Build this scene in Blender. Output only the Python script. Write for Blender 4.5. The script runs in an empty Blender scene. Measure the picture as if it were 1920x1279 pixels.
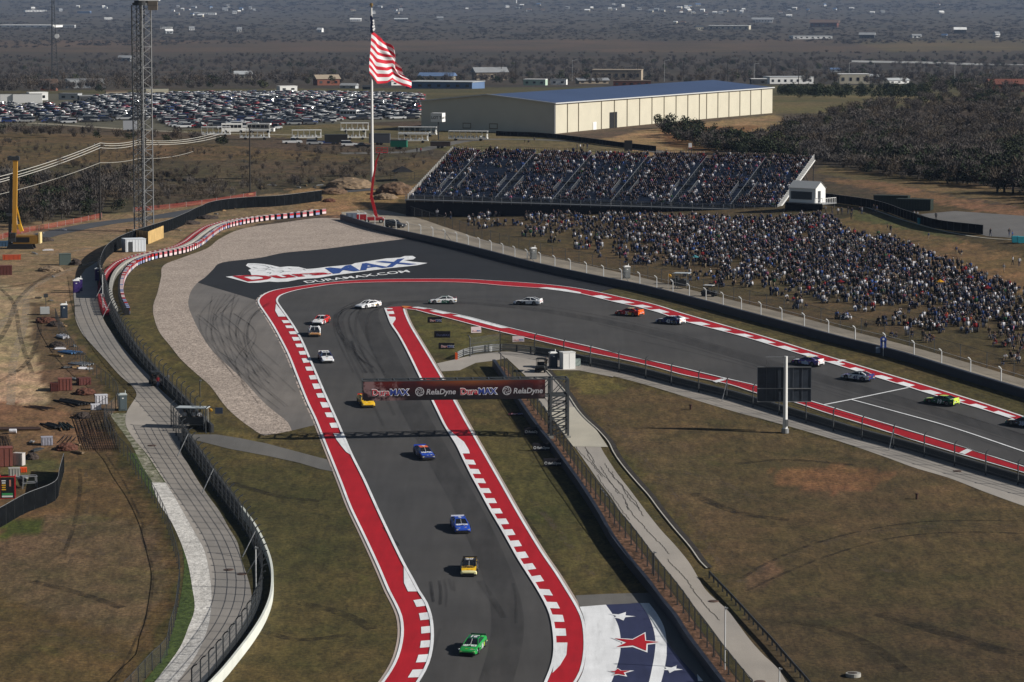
import bpy, bmesh, math, random
import numpy as np
from mathutils import Vector, Matrix
random.seed(7)
rng = np.random.default_rng(7)

# ------------------------------------------------------------------ camera, world, sun, exposure
scene = bpy.context.scene
COL = scene.collection
CAM_Z = 53.0
FPX = 6000.0                       # focal length in pixels of a 1920 px wide frame
PITCH = math.atan((639.5 + 25.0) / FPX)
cam_data = bpy.data.cameras.new("camera")
cam_data.sensor_width = 36.0
cam_data.lens = 36.0 * FPX / 1920.0
cam_data.clip_start = 1.0
cam_data.clip_end = 60000.0
cam = bpy.data.objects.new("camera", cam_data)
cam.location = (0, 0, CAM_Z)
cam.rotation_euler = (math.pi / 2 - PITCH, 0, 0)
COL.objects.link(cam)
scene.camera = cam

SUN_EL, SUN_AZ = math.radians(29.0), math.atan2(-0.17, 0.985)   # azimuth of the sun as an angle from +X
world = bpy.data.worlds.new("World")
scene.world = world
world.use_nodes = True
wn = world.node_tree.nodes
wl = world.node_tree.links
bg = wn["Background"]
sky = wn.new("ShaderNodeTexSky")
sky.sky_type = 'NISHITA'
sky.sun_disc = False
sky.sun_elevation = SUN_EL
sky.sun_rotation = math.pi / 2 - SUN_AZ
wl.new(sky.outputs[0], bg.inputs[0])
bg.inputs[1].default_value = 0.034
sun_d = bpy.data.lights.new("sun", 'SUN')
sun_d.energy = 4.8
sun_d.angle = math.radians(0.5)
sun_d.color = (1.0, 0.955, 0.89)
sun = bpy.data.objects.new("sun", sun_d)
sdir = Vector((math.cos(SUN_AZ) * math.cos(SUN_EL), math.sin(SUN_AZ) * math.cos(SUN_EL), math.sin(SUN_EL)))
sun.rotation_euler = sdir.to_track_quat('Z', 'Y').to_euler()
sun.location = (0, 0, 200)
COL.objects.link(sun)
scene.view_settings.view_transform = 'Standard'
scene.view_settings.look = 'None'
scene.view_settings.exposure = 0.22
scene.view_settings.gamma = 1.0

# ------------------------------------------------------------------ terrain height
def _sp(t, k):
    t = np.asarray(t, float) / k
    return k * (np.maximum(t, 0) + np.log1p(np.exp(-np.abs(t))))
def _ss(t):
    t = np.clip(t, 0, 1)
    return t * t * (3 - 2 * t)
BA = np.array([-25.0, 686.0]); BB = np.array([72.0, 440.0])     # line of the outer track wall
_bd = (BB - BA) / np.linalg.norm(BB - BA); _bn = np.array([-_bd[1], _bd[0]])
if _bn[0] < 0: _bn = -_bn
def H(x, y):
    x = np.asarray(x, float); y = np.asarray(y, float)
    z = -0.08 * _sp(492 - y, 16.0)
    z = np.where(y < 240, z, z)
    d = (x - BA[0]) * _bn[0] + (y - BA[1]) * _bn[1]
    z = z + 7.5 * _ss((d - 11) / 125.0) * _ss((1100 - y) / 250.0)
    plateau = np.interp(y, [0, 740, 900, 960, 1270, 1500, 1900, 2900, 6500, 9000, 14000, 30000], [0, 0, 8.3, 8.8, 8.2, 2.5, -6, -25, -25, -20, 60, 260])
    z = z + plateau * (1 - _ss((d - 11) / 125.0) * _ss((1100 - y) / 250.0))
    return z
EYE = np.array([0, 0, CAM_Z])
def ray(px, py):
    a = (px - 960.0) / FPX; b = (639.5 - py) / FPX
    c, s = math.cos(PITCH), math.sin(PITCH)
    return np.array([a, c + b * s, -s + b * c])
_T = np.concatenate([np.arange(200, 1200, 4.0), np.geomspace(1200, 40000, 500)])
def G(px, py, dz=0.0):
    """ground point seen at a pixel of the 1920 px frame (a point dz above the ground, dropped onto it)"""
    d = ray(px, py)
    X = d[0] * _T; Y = d[1] * _T; Z = CAM_Z + d[2] * _T
    f = Z - H(X, Y) - dz
    i = np.argmax(f < 0)
    if f[i] >= 0: i = len(_T) - 1
    lo, hi = _T[max(i - 1, 0)], _T[i]
    for _ in range(24):
        m = 0.5 * (lo + hi)
        if CAM_Z + d[2] * m - float(H(d[0] * m, d[1] * m)) - dz < 0: hi = m
        else: lo = m
    x, y = d[0] * hi, d[1] * hi
    return Vector((x, y, float(H(x, y))))
def scale_at(p):
    return FPX / (p.y * math.cos(PITCH) + (CAM_Z - p.z) * math.sin(PITCH))
def gz(x, y): return float(H(x, y))
def project(x, y, z):
    """world -> frame pixel (used only to bake region masks and to thin what cannot be seen)"""
    x = np.asarray(x, float); y = np.asarray(y, float); z = np.asarray(z, float) - CAM_Z
    c, s = math.cos(PITCH), math.sin(PITCH)
    dep = y * c - z * s; up = y * s + z * c
    dep = np.maximum(dep, 1.0)
    return 960 + FPX * x / dep, 639.5 - FPX * up / dep

# ------------------------------------------------------------------ materials
MATS = {}
def mat(name, rgb, rough=0.8, metal=0.0, var=0.0, vscale=1.0, alpha=1.0, spec=0.3, bump=0.0, bscale=8.0, emit=0):
    if name in MATS: return MATS[name]
    m = bpy.data.materials.new(name); m.use_nodes = True
    nt = m.node_tree; b = nt.nodes["Principled BSDF"]
    b.inputs["Base Color"].default_value = (*rgb, 1)
    b.inputs["Roughness"].default_value = rough
    b.inputs["Metallic"].default_value = metal
    b.inputs["Specular IOR Level"].default_value = spec
    b.inputs["Alpha"].default_value = alpha
    if var > 0 or bump > 0:
        tc = nt.nodes.new("ShaderNodeTexCoord")
        n = nt.nodes.new("ShaderNodeTexNoise"); n.inputs["Scale"].default_value = vscale; n.inputs["Detail"].default_value = 6
        nt.links.new(tc.outputs["Object"], n.inputs["Vector"])
        if var > 0:
            mx = nt.nodes.new("ShaderNodeMix"); mx.data_type = 'RGBA'
            mx.inputs[6].default_value = (*[c * (1 - var) for c in rgb], 1)
            mx.inputs[7].default_value = (*[min(1, c * (1 + var)) for c in rgb], 1)
            mr = nt.nodes.new("ShaderNodeMapRange"); mr.inputs[1].default_value = 0.3; mr.inputs[2].default_value = 0.7
            nt.links.new(n.outputs[0], mr.inputs[0]); nt.links.new(mr.outputs[0], mx.inputs[0])
            nt.links.new(mx.outputs[2], b.inputs["Base Color"])
        if bump > 0:
            n2 = nt.nodes.new("ShaderNodeTexNoise"); n2.inputs["Scale"].default_value = bscale; n2.inputs["Detail"].default_value = 4
            nt.links.new(tc.outputs["Object"], n2.inputs["Vector"])
            bp = nt.nodes.new("ShaderNodeBump"); bp.inputs["Strength"].default_value = bump; bp.inputs["Distance"].default_value = 0.1
            nt.links.new(n2.outputs[0], bp.inputs["Height"]); nt.links.new(bp.outputs[0], b.inputs["Normal"])
    if emit:
        b.inputs["Emission Color"].default_value = (*rgb, 1); b.inputs["Emission Strength"].default_value = emit
    MATS[name] = m
    return m
class NT:
    """tiny node helper"""
    def __init__(s, name):
        s.m = bpy.data.materials.new(name); s.m.use_nodes = True; s.t = s.m.node_tree; s.b = s.t.nodes["Principled BSDF"]
        s.b.inputs["Specular IOR Level"].default_value = 0.25
        MATS[name] = s.m
        s.pos = s.t.nodes.new("ShaderNodeNewGeometry").outputs["Position"]
    def link(s, a, b): s.t.links.new(a, b)
    def noise(s, scale, detail=5, rough=0.55, vec=None, stretch=None, dist=0.0):
        n = s.t.nodes.new("ShaderNodeTexNoise"); n.inputs["Scale"].default_value = scale; n.inputs["Detail"].default_value = detail
        n.inputs["Roughness"].default_value = rough; n.inputs["Distortion"].default_value = dist
        v = vec or s.pos
        if stretch:
            mp = s.t.nodes.new("ShaderNodeMapping"); mp.inputs["Scale"].default_value = stretch[:3]
            if len(stretch) > 3: mp.inputs["Rotation"].default_value = (0, 0, stretch[3])
            s.link(v, mp.inputs[0]); v = mp.outputs[0]
        s.link(v, n.inputs["Vector"]); return n.outputs[0]
    def ramp(s, fac, stops):
        r = s.t.nodes.new("ShaderNodeValToRGB"); e = r.color_ramp.elements
        while len(e) < len(stops): e.new(0.5)
        for el, (p, c) in zip(e, stops): el.position = p; el.color = (*c, 1)
        s.link(fac, r.inputs[0]); return r.outputs[0]
    def rng(s, v, a, b, c=0.0, d=1.0):
        r = s.t.nodes.new("ShaderNodeMapRange"); r.inputs[1].default_value = a; r.inputs[2].default_value = b
        r.inputs[3].default_value = c; r.inputs[4].default_value = d
        s.link(v, r.inputs[0]); return r.outputs[0]
    def mix(s, f, a, b, mode='MIX'):
        x = s.t.nodes.new("ShaderNodeMix"); x.data_type = 'RGBA'; x.blend_type = mode
        for i, v in ((0, f), (6, a), (7, b)):
            if isinstance(v, (int, float)): x.inputs[i].default_value = v
            elif isinstance(v, tuple): x.inputs[i].default_value = (*v, 1)
            else: s.link(v, x.inputs[i])
        return x.outputs[2]
    def math(s, op, a, b):
        x = s.t.nodes.new("ShaderNodeMath"); x.operation = op
        for i, v in ((0, a), (1, b)):
            if isinstance(v, (int, float)): x.inputs[i].default_value = v
            else: s.link(v, x.inputs[i])
        return x.outputs[0]
    def attr(s, name):
        a = s.t.nodes.new("ShaderNodeAttribute"); a.attribute_name = name; return a
    def done(s, col, rough=0.9, bump=None, bs=0.4, bd=0.1):
        s.link(col, s.b.inputs["Base Color"]); s.b.inputs["Roughness"].default_value = rough
        if bump is not None:
            b = s.t.nodes.new("ShaderNodeBump"); b.inputs["Strength"].default_value = bs; b.inputs["Distance"].default_value = bd
            s.link(bump, b.inputs["Height"]); s.link(b.outputs[0], s.b.inputs["Normal"])
        return s.m

# ------------------------------------------------------------------ object helpers
def tag(o, label=None, cat=None, group=None, kind=None):
    if label: o["label"] = label
    if cat: o["category"] = cat
    if group: o["group"] = group
    if kind: o["kind"] = kind
    return o
def empty(name, loc, label, cat, group=None, rz=0.0):
    o = bpy.data.objects.new(name, None); COL.objects.link(o)
    o.location = loc; o.rotation_euler = (0, 0, rz); o.empty_display_size = 0.2
    return tag(o, label, cat, group)
def mesh_obj(name, me, parent=None, loc=None):
    o = bpy.data.objects.new(name, me); COL.objects.link(o)
    if parent is not None: o.parent = parent
    if loc is not None: o.location = loc
    return o
def copy_tree(o, parent=None):
    c = o.copy(); COL.objects.link(c); c.parent = parent
    for ch in list(o.children): copy_tree(ch, c)
    return c
class MB:
    """mesh builder: verts, faces, material slots"""
    def __init__(s): s.v = []; s.f = []; s.mi = []; s.mats = []
    def m(s, material):
        if material not in s.mats: s.mats.append(material)
        return s.mats.index(material)
    def poly(s, pts, material):
        i = len(s.v); s.v += [tuple(p) for p in pts]; s.f.append(tuple(range(i, i + len(pts)))); s.mi.append(s.m(material))
    def add(s, vs, fs, material):
        i = len(s.v); s.v += [tuple(p) for p in vs]; k = s.m(material)
        for f in fs: s.f.append(tuple(i + q for q in f)); s.mi.append(k)
    def box(s, c, size, material, rz=0.0, taper=1.0, M=None):
        hx, hy, hz = size[0] / 2, size[1] / 2, size[2] / 2
        vs = []
        for z, t in ((-hz, 1.0), (hz, taper)):
            for x, y in ((-hx, -hy), (hx, -hy), (hx, hy), (-hx, hy)):
                p = Vector((x * t, y * t, z)); p.rotate(Matrix.Rotation(rz, 3, 'Z')); p += Vector(c)
                vs.append(M @ p if M else p)
        s.add(vs, [(3, 2, 1, 0), (4, 5, 6, 7), (0, 1, 5, 4), (1, 2, 6, 5), (2, 3, 7, 6), (3, 0, 4, 7)], material)
    def bar(s, a, b, w, material, w2=None, n=4, tip=1.0):
        a = Vector(a); b = Vector(b); d = b - a
        if d.length < 1e-6: return
        d.normalize(); up = Vector((0, 0, 1)) if abs(d.z) < 0.95 else Vector((1, 0, 0))
        u = d.cross(up).normalized(); v = u.cross(d)
        w2 = w2 or w; vs = []
        for p, t in ((a, 1.0), (b, tip)):
            for k in range(n):
                an = 2 * math.pi * (k + 0.5) / n
                r = 0.7071 if n == 4 else 0.5
                vs.append(p + u * (math.cos(an) * w * r * t) + v * (math.sin(an) * w2 * r * t))
        fs = [tuple(range(n - 1, -1, -1)), tuple(range(n, 2 * n))] + [(k, (k + 1) % n, n + (k + 1) % n, n + k) for k in range(n)]
        s.add(vs, fs, material)
    def cyl(s, c, r, h, material, n=12, axis='Z', r2=None):
        c = Vector(c); r2 = r if r2 is None else r2; vs = []
        for z, rr in ((-h / 2, r), (h / 2, r2)):
            for k in range(n):
                a = 2 * math.pi * k / n; p = (math.cos(a) * rr, math.sin(a) * rr, z)
                if axis == 'Y': p = (p[0], p[2], p[1])
                if axis == 'X': p = (p[2], p[0], p[1])
                vs.append(c + Vector(p))
        fs = [tuple(range(n - 1, -1, -1)), tuple(range(n, 2 * n))] + [(k, (k + 1) % n, n + (k + 1) % n, n + k) for k in range(n)]
        s.add(vs, fs, material)
    def prism(s, pts2d, y0, y1, material, f=lambda u, w, y: (u, y, w)):
        n = len(pts2d)
        vs = [f(u, w, y0) for u, w in pts2d] + [f(u, w, y1) for u, w in pts2d]
        fs = [tuple(range(n)), tuple(range(2 * n - 1, n - 1, -1))] + [(k, n + k, n + (k + 1) % n, (k + 1) % n) for k in range(n)]
        s.add(vs, fs, material)
    def mesh(s, name, smooth=False):
        me = bpy.data.meshes.new(name); me.from_pydata(s.v, [], s.f)
        for m_ in s.mats: me.materials.append(m_)
        me.polygons.foreach_set("material_index", s.mi)
        if smooth: me.polygons.foreach_set("use_smooth", [True] * len(s.f))
        me.update(); return me
    def build(s, name, parent=None, loc=None, smooth=False):
        return mesh_obj(name, s.mesh(name, smooth), parent, loc)
def arr_mesh(name, V, F, mats, mi=None, col=None):
    """fast mesh from numpy arrays; F is (n,3) or (n,4)"""
    me = bpy.data.meshes.new(name); n, k = F.shape
    me.vertices.add(len(V)); me.vertices.foreach_set("co", V.astype(np.float32).ravel())
    me.loops.add(n * k); me.loops.foreach_set("vertex_index", F.astype(np.int32).ravel())
    me.polygons.add(n); me.polygons.foreach_set("loop_start", (np.arange(n) * k).astype(np.int32))
    try: me.polygons.foreach_set("loop_total", np.full(n, k, np.int32))
    except Exception: pass
    for m_ in mats: me.materials.append(m_)
    if mi is not None: me.polygons.foreach_set("material_index", mi.astype(np.int32))
    if col is not None:
        a = me.color_attributes.new("tint", 'FLOAT_COLOR', 'POINT')
        a.data.foreach_set("color", np.concatenate([col, np.ones((len(col), 1))], 1).astype(np.float32).ravel())
    me.update(calc_edges=True); me.validate(); return me

# ------------------------------------------------------------------ draped sheets and ribbons
def smooth_line(P, step=2.5):
    """Catmull-Rom through world points, resampled evenly (2D)"""
    P = [np.array([p[0], p[1]]) for p in P]
    if len(P) < 3: 
        out = P
    else:
        Q = [2 * P[0] - P[1]] + P + [2 * P[-1] - P[-2]]; out = []
        for i in range(1, len(Q) - 2):
            p0, p1, p2, p3 = Q[i - 1], Q[i], Q[i + 1], Q[i + 2]
            t0 = 0.0; t1 = t0 + max(np.linalg.norm(p1 - p0), 1e-3) ** .5; t2 = t1 + max(np.linalg.norm(p2 - p1), 1e-3) ** .5; t3 = t2 + max(np.linalg.norm(p3 - p2), 1e-3) ** .5
            for t in np.linspace(t1, t2, 12, endpoint=False):
                A1 = (t1 - t) / (t1 - t0) * p0 + (t - t0) / (t1 - t0) * p1
                A2 = (t2 - t) / (t2 - t1) * p1 + (t - t1) / (t2 - t1) * p2
                A3 = (t3 - t) / (t3 - t2) * p2 + (t - t2) / (t3 - t2) * p3
                B1 = (t2 - t) / (t2 - t0) * A1 + (t - t0) / (t2 - t0) * A2
                B2 = (t3 - t) / (t3 - t1) * A2 + (t - t1) / (t3 - t1) * A3
                out.append((t2 - t) / (t2 - t1) * B1 + (t - t1) / (t2 - t1) * B2)
        out.append(P[-1])
    return resample(np.array(out), step=step)
def resample(A, step=None, n=None):
    d = np.r_[0, np.cumsum(np.linalg.norm(np.diff(A, axis=0), axis=1))]
    if n is None: n = max(2, int(round(d[-1] / step)) + 1)
    t = np.linspace(0, d[-1], n)
    return np.stack([np.interp(t, d, A[:, 0]), np.interp(t, d, A[:, 1])], 1)
def line(px, step=2.5, smooth=True):
    W = [G(*p) for p in px]
    return smooth_line(W, step) if smooth else resample(np.array([[w.x, w.y] for w in W]), step=step)
LV = 0.035      # height of one layer
def strip(name, L, R, level, material, label=None, n=None, nx=None, kind="structure"):
    """ribbon between two world polylines draped on the ground"""
    n = n or max(len(L), len(R)); L = resample(L, n=n); R = resample(R, n=n)
    w = np.linalg.norm(L - R, axis=1).max(); nx = nx or max(1, int(w / 4)) 
    t = np.linspace(0, 1, nx + 1)[None, :, None]
    P = L[:, None, :] * (1 - t) + R[:, None, :] * t
    Z = H(P[..., 0], P[..., 1]) + level * LV
    V = np.concatenate([P.reshape(-1, 2), Z.reshape(-1, 1)], 1)
    i = np.arange(n - 1)[:, None] * (nx + 1) + np.arange(nx)[None, :]
    F = np.stack([i, i + 1, i + nx + 2, i + nx + 1], -1).reshape(-1, 4)
    # orient up
    a = V[F[0][1]] - V[F[0][0]]; b = V[F[0][3]] - V[F[0][0]]
    if a[0] * b[1] - a[1] * b[0] < 0: F = F[:, ::-1]
    o = mesh_obj(name, arr_mesh(name, V, F, [material])); 
    if kind: tag(o, label, None, None, kind)
    return o
def sheet(name, poly, level, material, label=None, world_pts=False, cell=4.0, kind="structure", parent=None):
    W = poly if world_pts else [G(*p) for p in poly]
    bm = bmesh.new()
    vs = [bm.verts.new((p[0], p[1], 0)) for p in W]
    f = bm.faces.new(vs); f.normal_update()
    if f.normal.z < 0: f.normal_flip()
    bmesh.ops.triangulate(bm, faces=bm.faces[:], ngon_method='EAR_CLIP')
    xs = [p[0] for p in W]; ys = [p[1] for p in W]
    for ax, lo, hi in ((0, min(xs), max(xs)), (1, min(ys), max(ys))):
        k = math.ceil(lo / cell)
        while k * cell < hi:
            no = (1, 0, 0) if ax == 0 else (0, 1, 0); co = (k * cell, 0, 0) if ax == 0 else (0, k * cell, 0)
            bmesh.ops.bisect_plane(bm, geom=bm.verts[:] + bm.edges[:] + bm.faces[:], plane_co=co, plane_no=no, dist=1e-4)
            k += 1
    for v in bm.verts: v.co.z = gz(v.co.x, v.co.y) + level * LV
    me = bpy.data.meshes.new(name); bm.to_mesh(me); bm.free(); me.materials.append(material)
    for p in me.polygons:
        if p.normal.z < 0: p.flip()
    o = mesh_obj(name, me, parent)
    if kind: tag(o, label, None, None, kind)
    return o
def slab(name, poly, level, material, parent=None, label=None, kind=None):
    return sheet(name, poly, level, material, label=label, world_pts=False, cell=6.0, kind=kind, parent=parent)
# ------------------------------------------------------------------ ground sheet
def in_poly(px, py, poly):
    px = np.asarray(px); py = np.asarray(py); r = np.zeros(px.shape, bool); n = len(poly)
    for i in range(n):
        x1, y1 = poly[i]; x2, y2 = poly[(i + 1) % n]
        if y1 == y2: continue
        c = (y1 > py) != (y2 > py)
        r ^= c & (px < (x2 - x1) * (py - y1) / (y2 - y1) + x1)
    return r
GRASS = (0.070, 0.061, 0.024); GREEN = (0.060, 0.080, 0.018); DRY = (0.118, 0.080, 0.040); DIRT = (0.25, 0.182, 0.122)
ORANGE = (0.185, 0.112, 0.070); HILL = (0.082, 0.062, 0.030); FIELD = (0.080, 0.060, 0.046); BRUSH = (0.066, 0.056, 0.047); STRAW = (0.14, 0.105, 0.055)
ZONES = [
 ([(-200, 0), (2200, 0), (2200, 430), (-200, 430)], FIELD),
 ([(-200, -60), (2200, -60), (2200, 75), (-200, 75)], (0.066, 0.061, 0.057)),
 ([(-200, 75), (2200, 80), (2200, 108), (900, 110), (600, 95), (-200, 92)], (0.088, 0.066, 0.052)),
 ([(330, 85), (1000, 74), (1300, 95), (1300, 112), (700, 112), (330, 104)], (0.084, 0.064, 0.052)),
 ([(-200, 98), (350, 86), (350, 102), (-200, 106)], (0.092, 0.068, 0.053)),
 ([(1560, 66), (2200, 60), (2200, 105), (1700, 108)], (0.100, 0.082, 0.050)),
 ([(-200, 98), (2200, 96), (2200, 168), (-200, 172)], (0.052, 0.045, 0.040)),
 ([(-200, 50), (2200, 55), (2200, 75), (-200, 75)], (0.060, 0.054, 0.050)),
 ([(-200, 172), (2200, 155), (2200, 190), (-200, 190)], (0.085, 0.080, 0.040)),
 ([(1500, 232), (1640, 205), (1780, 182), (2100, 172), (2100, 400), (1760, 348), (1540, 312), (1330, 288), (1440, 262)], (0.060, 0.048, 0.038)),
 ([(1430, 180), (1770, 180), (1720, 205), (1430, 215)], (0.13, 0.115, 0.06)),
 ([(-200, 228), (100, 232), (350, 250), (620, 262), (860, 285), (1230, 300), (1230, 268), (800, 240), (300, 215), (-200, 215)], (0.12, 0.105, 0.055)),
 ([(-200, 242), (160, 252), (430, 272), (640, 290), (860, 300), (760, 345), (-200, 330)], (0.105, 0.078, 0.045)),
 ([(-200, 330), (250, 300), (760, 300), (770, 350), (500, 372), (190, 412), (-200, 440)], (0.075, 0.062, 0.042)),
 ([(1200, 245), (1450, 215), (1500, 235), (1440, 268), (1230, 300), (1130, 262)], (0.26, 0.185, 0.11)),
 ([(1235, 240), (1430, 235), (1330, 285), (1255, 275)], (0.18, 0.10, 0.05)),
 # construction strip on the left
 ([(-200, 438), (200, 405), (500, 365), (780, 345), (790, 372), (640, 380), (560, 400), (300, 470), (200, 500), (140, 560), (110, 640), (160, 700), (220, 760), (190, 800), (100, 850), (-200, 900)], DIRT),
 ([(540, 355), (790, 345), (800, 400), (640, 408), (560, 395)], (0.27, 0.175, 0.10)),
 ([(-200, 500), (70, 545), (90, 640), (110, 760), (40, 850), (-200, 860)], (0.36, 0.285, 0.205)),
 ([(50, 560), (115, 590), (170, 690), (215, 770), (110, 850), (85, 720), (60, 640)], (0.125, 0.088, 0.056)),
 ([(-200, 740), (100, 760), (230, 830), (200, 860), (-200, 880)], ORANGE),
 ([(-200, 850), (220, 850), (300, 980), (345, 1080), (300, 1180), (240, 1300), (-200, 1320)], DRY),
 ([(120, 960), (290, 990), (320, 1090), (250, 1200), (0, 1120), (-50, 1010)], (0.135, 0.096, 0.062)),
 ([(0, 980), (70, 970), (80, 1000), (0, 1010)], GREEN),
 ([(0, 860), (110, 860), (110, 900), (0, 920)], (0.10, 0.095, 0.04)),
 # spectator hill and everything beyond the outer wall
 ([(700, 400), (900, 462), (1100, 510), (1300, 556), (1500, 606), (1700, 660), (2200, 800), (2200, 400), (1500, 370), (760, 370)], HILL),
 ([(1530, 325), (1700, 350), (1960, 395), (1960, 365), (1700, 330), (1540, 310)], STRAW),
 ([(1545, 340), (1640, 355), (1780, 385), (1960, 418), (1960, 398), (1780, 368), (1650, 340), (1545, 335)], ORANGE),
 ([(1500, 440), (1600, 405), (1700, 420), (2200, 560), (2200, 700), (1800, 510)], (0.19, 0.125, 0.065)),
 ([(1600, 395), (1760, 425), (1800, 455), (1700, 430), (1600, 412)], (0.11, 0.11, 0.045)),
 # verge tone left of the gravel trap and beside the kerbs
 ([(245, 500), (302, 500), (290, 600), (330, 690), (420, 800), (560, 850), (480, 860), (380, 800), (280, 690), (235, 590)], (0.092, 0.080, 0.030)),
 ([(370, 860), (560, 880), (640, 960), (745, 1180), (700, 1300), (470, 1300), (520, 1100), (470, 960)], (0.072, 0.064, 0.025)),
 ([(765, 583), (850, 605), (960, 640), (850, 670), (800, 660)], (0.085, 0.082, 0.026)),
 ([(870, 790), (960, 800), (1080, 960), (1180, 1110), (1090, 1110), (960, 920)], (0.075, 0.070, 0.026)),
 # infield on the right
 ([(1030, 700), (1290, 745), (1600, 840), (2200, 1010), (2200, 1400), (1540, 1400), (1350, 1070), (1200, 880), (1070, 740)], (0.080, 0.062, 0.032)),
 ([(1040, 700), (1120, 702), (1180, 730), (1090, 740)], (0.10, 0.092, 0.032)),
 ([(1150, 800), (1290, 830), (1400, 930), (1330, 980), (1200, 880)], (0.088, 0.068, 0.038)),
 ([(1450, 883), (1560, 873), (1680, 885), (1640, 915), (1560, 925), (1450, 908)], (0.150, 0.086, 0.046)),
 ([(1400, 1080), (1450, 1055), (1470, 1075), (1410, 1110)], (0.115, 0.075, 0.050)),
 ([(1660, 1135), (1740, 1160), (1830, 1190), (1760, 1195), (1670, 1160)], (0.15, 0.11, 0.03)),
 ([(1350, 1170), (1500, 1110), (1900, 1150), (2200, 1250), (2200, 1400), (1560, 1400)], (0.070, 0.052, 0.030)),
]
def build_ground():
    ys = np.r_[np.linspace(150, 285, 28), np.arange(288, 1120, 2.4), np.geomspace(1123, 30000, 170)]
    u = np.linspace(-1, 1, 261)
    Y = np.repeat(ys[:, None], len(u), 1)
    X = u[None, :] * (Y * 0.185 + 25)
    Z = H(X, Y)
    V = np.stack([X, Y, Z], -1).reshape(-1, 3)
    r, c = len(ys), len(u)
    i = np.arange(r - 1)[:, None] * c + np.arange(c - 1)[None, :]
    F = np.stack([i, i + 1, i + c + 1, i + c], -1).reshape(-1, 4)
    px, py = project(V[:, 0], V[:, 1], V[:, 2])
    k = len(V)
    jx = px + rng.normal(0, 1, k) * 5; jy = py + rng.normal(0, 1, k) * np.clip((py - 100) / 200, 0.3, 1.6)
    C = np.tile(np.array(GRASS), (k, 1))
    for poly, colr in ZONES:
        C[in_poly(jx, jy, poly)] = colr
    g = NT("ground")
    t = g.attr("tint").outputs["Color"]
    fine = g.noise(2.2, 6, 0.7); mid = g.noise(0.16, 6, 0.62); big = g.noise(0.022, 4, 0.5); tuft = g.noise(0.75, 5, 0.7, stretch=(1, 0.35, 1))
    far = g.noise(0.006, 8, 0.68, stretch=(1.0, 0.5, 1)); 
    c1 = g.mix(g.rng(fine, 0.3, 0.7), (0.40, 0.40, 0.40), (1.60, 1.57, 1.50))
    c2 = g.mix(g.rng(mid, 0.3, 0.7), (0.66, 0.76, 0.66), (1.32, 1.20, 1.26))
    c3 = g.mix(g.rng(big, 0.35, 0.65), (0.86, 0.94, 0.82), (1.13, 1.05, 1.08))
    c4 = g.mix(g.rng(tuft, 0.35, 0.62), (0.60, 0.60, 0.60), (1.20, 1.20, 1.17))
    c5 = g.mix(g.rng(far, 0.38, 0.62), (0.72, 0.76, 0.80), (1.22, 1.16, 1.12))
    t = g.mix(1.0, t, (1.0, .94, .82), 'MULTIPLY'); col = g.mix(1.0, t, c1, 'MULTIPLY'); col = g.mix(1.0, col, c2, 'MULTIPLY'); col = g.mix(1.0, col, c3, 'MULTIPLY')
    col = g.mix(1.0, col, c4, 'MULTIPLY'); col = g.mix(1.0, col, c5, 'MULTIPLY')
    # green flushes
    gn = g.noise(0.09, 5, 0.6, dist=0.6)
    col = g.mix(g.rng(gn, 0.62, 0.78, 0, 0.55), col, g.mix(1.0, col, (0.78, 1.25, 0.62), 'MULTIPLY'))
    g.done(col, 0.95, tuft, 0.5, 0.25)
    o = mesh_obj("ground", arr_mesh("ground", V, F, [g.m], col=C)); tag(o, kind="structure")
    return o
build_ground()

# ------------------------------------------------------------------ surface materials
def asphalt(name, base, streak=0.12, ang=0.0, seams=False, blotch=0.12):
    g = NT(name)
    n1 = g.noise(9, 4, 0.8); n2 = g.noise(0.12, 5, 0.55); n3 = g.noise(0.8, 4, 0.6, stretch=(1, 0.05, 1, ang)); n4 = g.noise(0.03, 3)
    col = g.mix(g.rng(n1, 0.25, 0.75), tuple(c * 0.88 for c in base), tuple(c * 1.12 for c in base))
    col = g.mix(1.0, col, g.mix(g.rng(n2, 0.3, 0.7), (1 - blotch,) * 3, (1 + blotch,) * 3), 'MULTIPLY')
    col = g.mix(1.0, col, g.mix(g.rng(n3, 0.3, 0.7), (1 - streak,) * 3, (1 + streak,) * 3), 'MULTIPLY')
    col = g.mix(1.0, col, g.mix(g.rng(n4, 0.3, 0.7), (0.93, 0.95, 0.98), (1.07, 1.05, 1.02)), 'MULTIPLY')
    return g.done(col, 0.85, n1, 0.15, 0.02)
def paint(name, rgb, wear=0.1, base=(0.08, 0.08, 0.085)):
    g = NT(name)
    n1 = g.noise(3.0, 6, 0.7); n2 = g.noise(0.25, 5, 0.6); n3 = g.noise(1.2, 4, 0.6, stretch=(1, 0.08, 1))
    col = g.mix(1.0, rgb, g.mix(g.rng(n2, 0.3, 0.7), (0.90,) * 3, (1.08,) * 3), 'MULTIPLY')
    col = g.mix(1.0, col, g.mix(g.rng(n3, 0.3, 0.7), (0.88,) * 3, (1.06,) * 3), 'MULTIPLY')
    n4 = g.noise(.9, 5, .7, stretch=(1, .12, 1, .35)); col = g.mix(g.rng(n4, .56, .78, 0, .45), col, tuple(c * .45 for c in rgb))
    col = g.mix(g.rng(n1, 0.56, 0.82, 0, wear), col, base)
    return g.done(col, 0.7)
M_ASPH = asphalt("track_asphalt", (0.060, 0.058, 0.057), 0.10, 0.3)
M_ASPH_R = asphalt("runoff_asphalt", (0.15, 0.138, 0.128), 0.10, 0.9)
M_BLACK = asphalt("sealed_asphalt", (0.017, 0.0185, 0.022), 0.08, 1.1)
M_APRON = asphalt("apron_asphalt", (0.125, 0.120, 0.112), 0.08)
M_PATH = asphalt("path_asphalt", (0.33, 0.30, 0.265), 0.05, 0.5, blotch=0.10)
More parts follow.
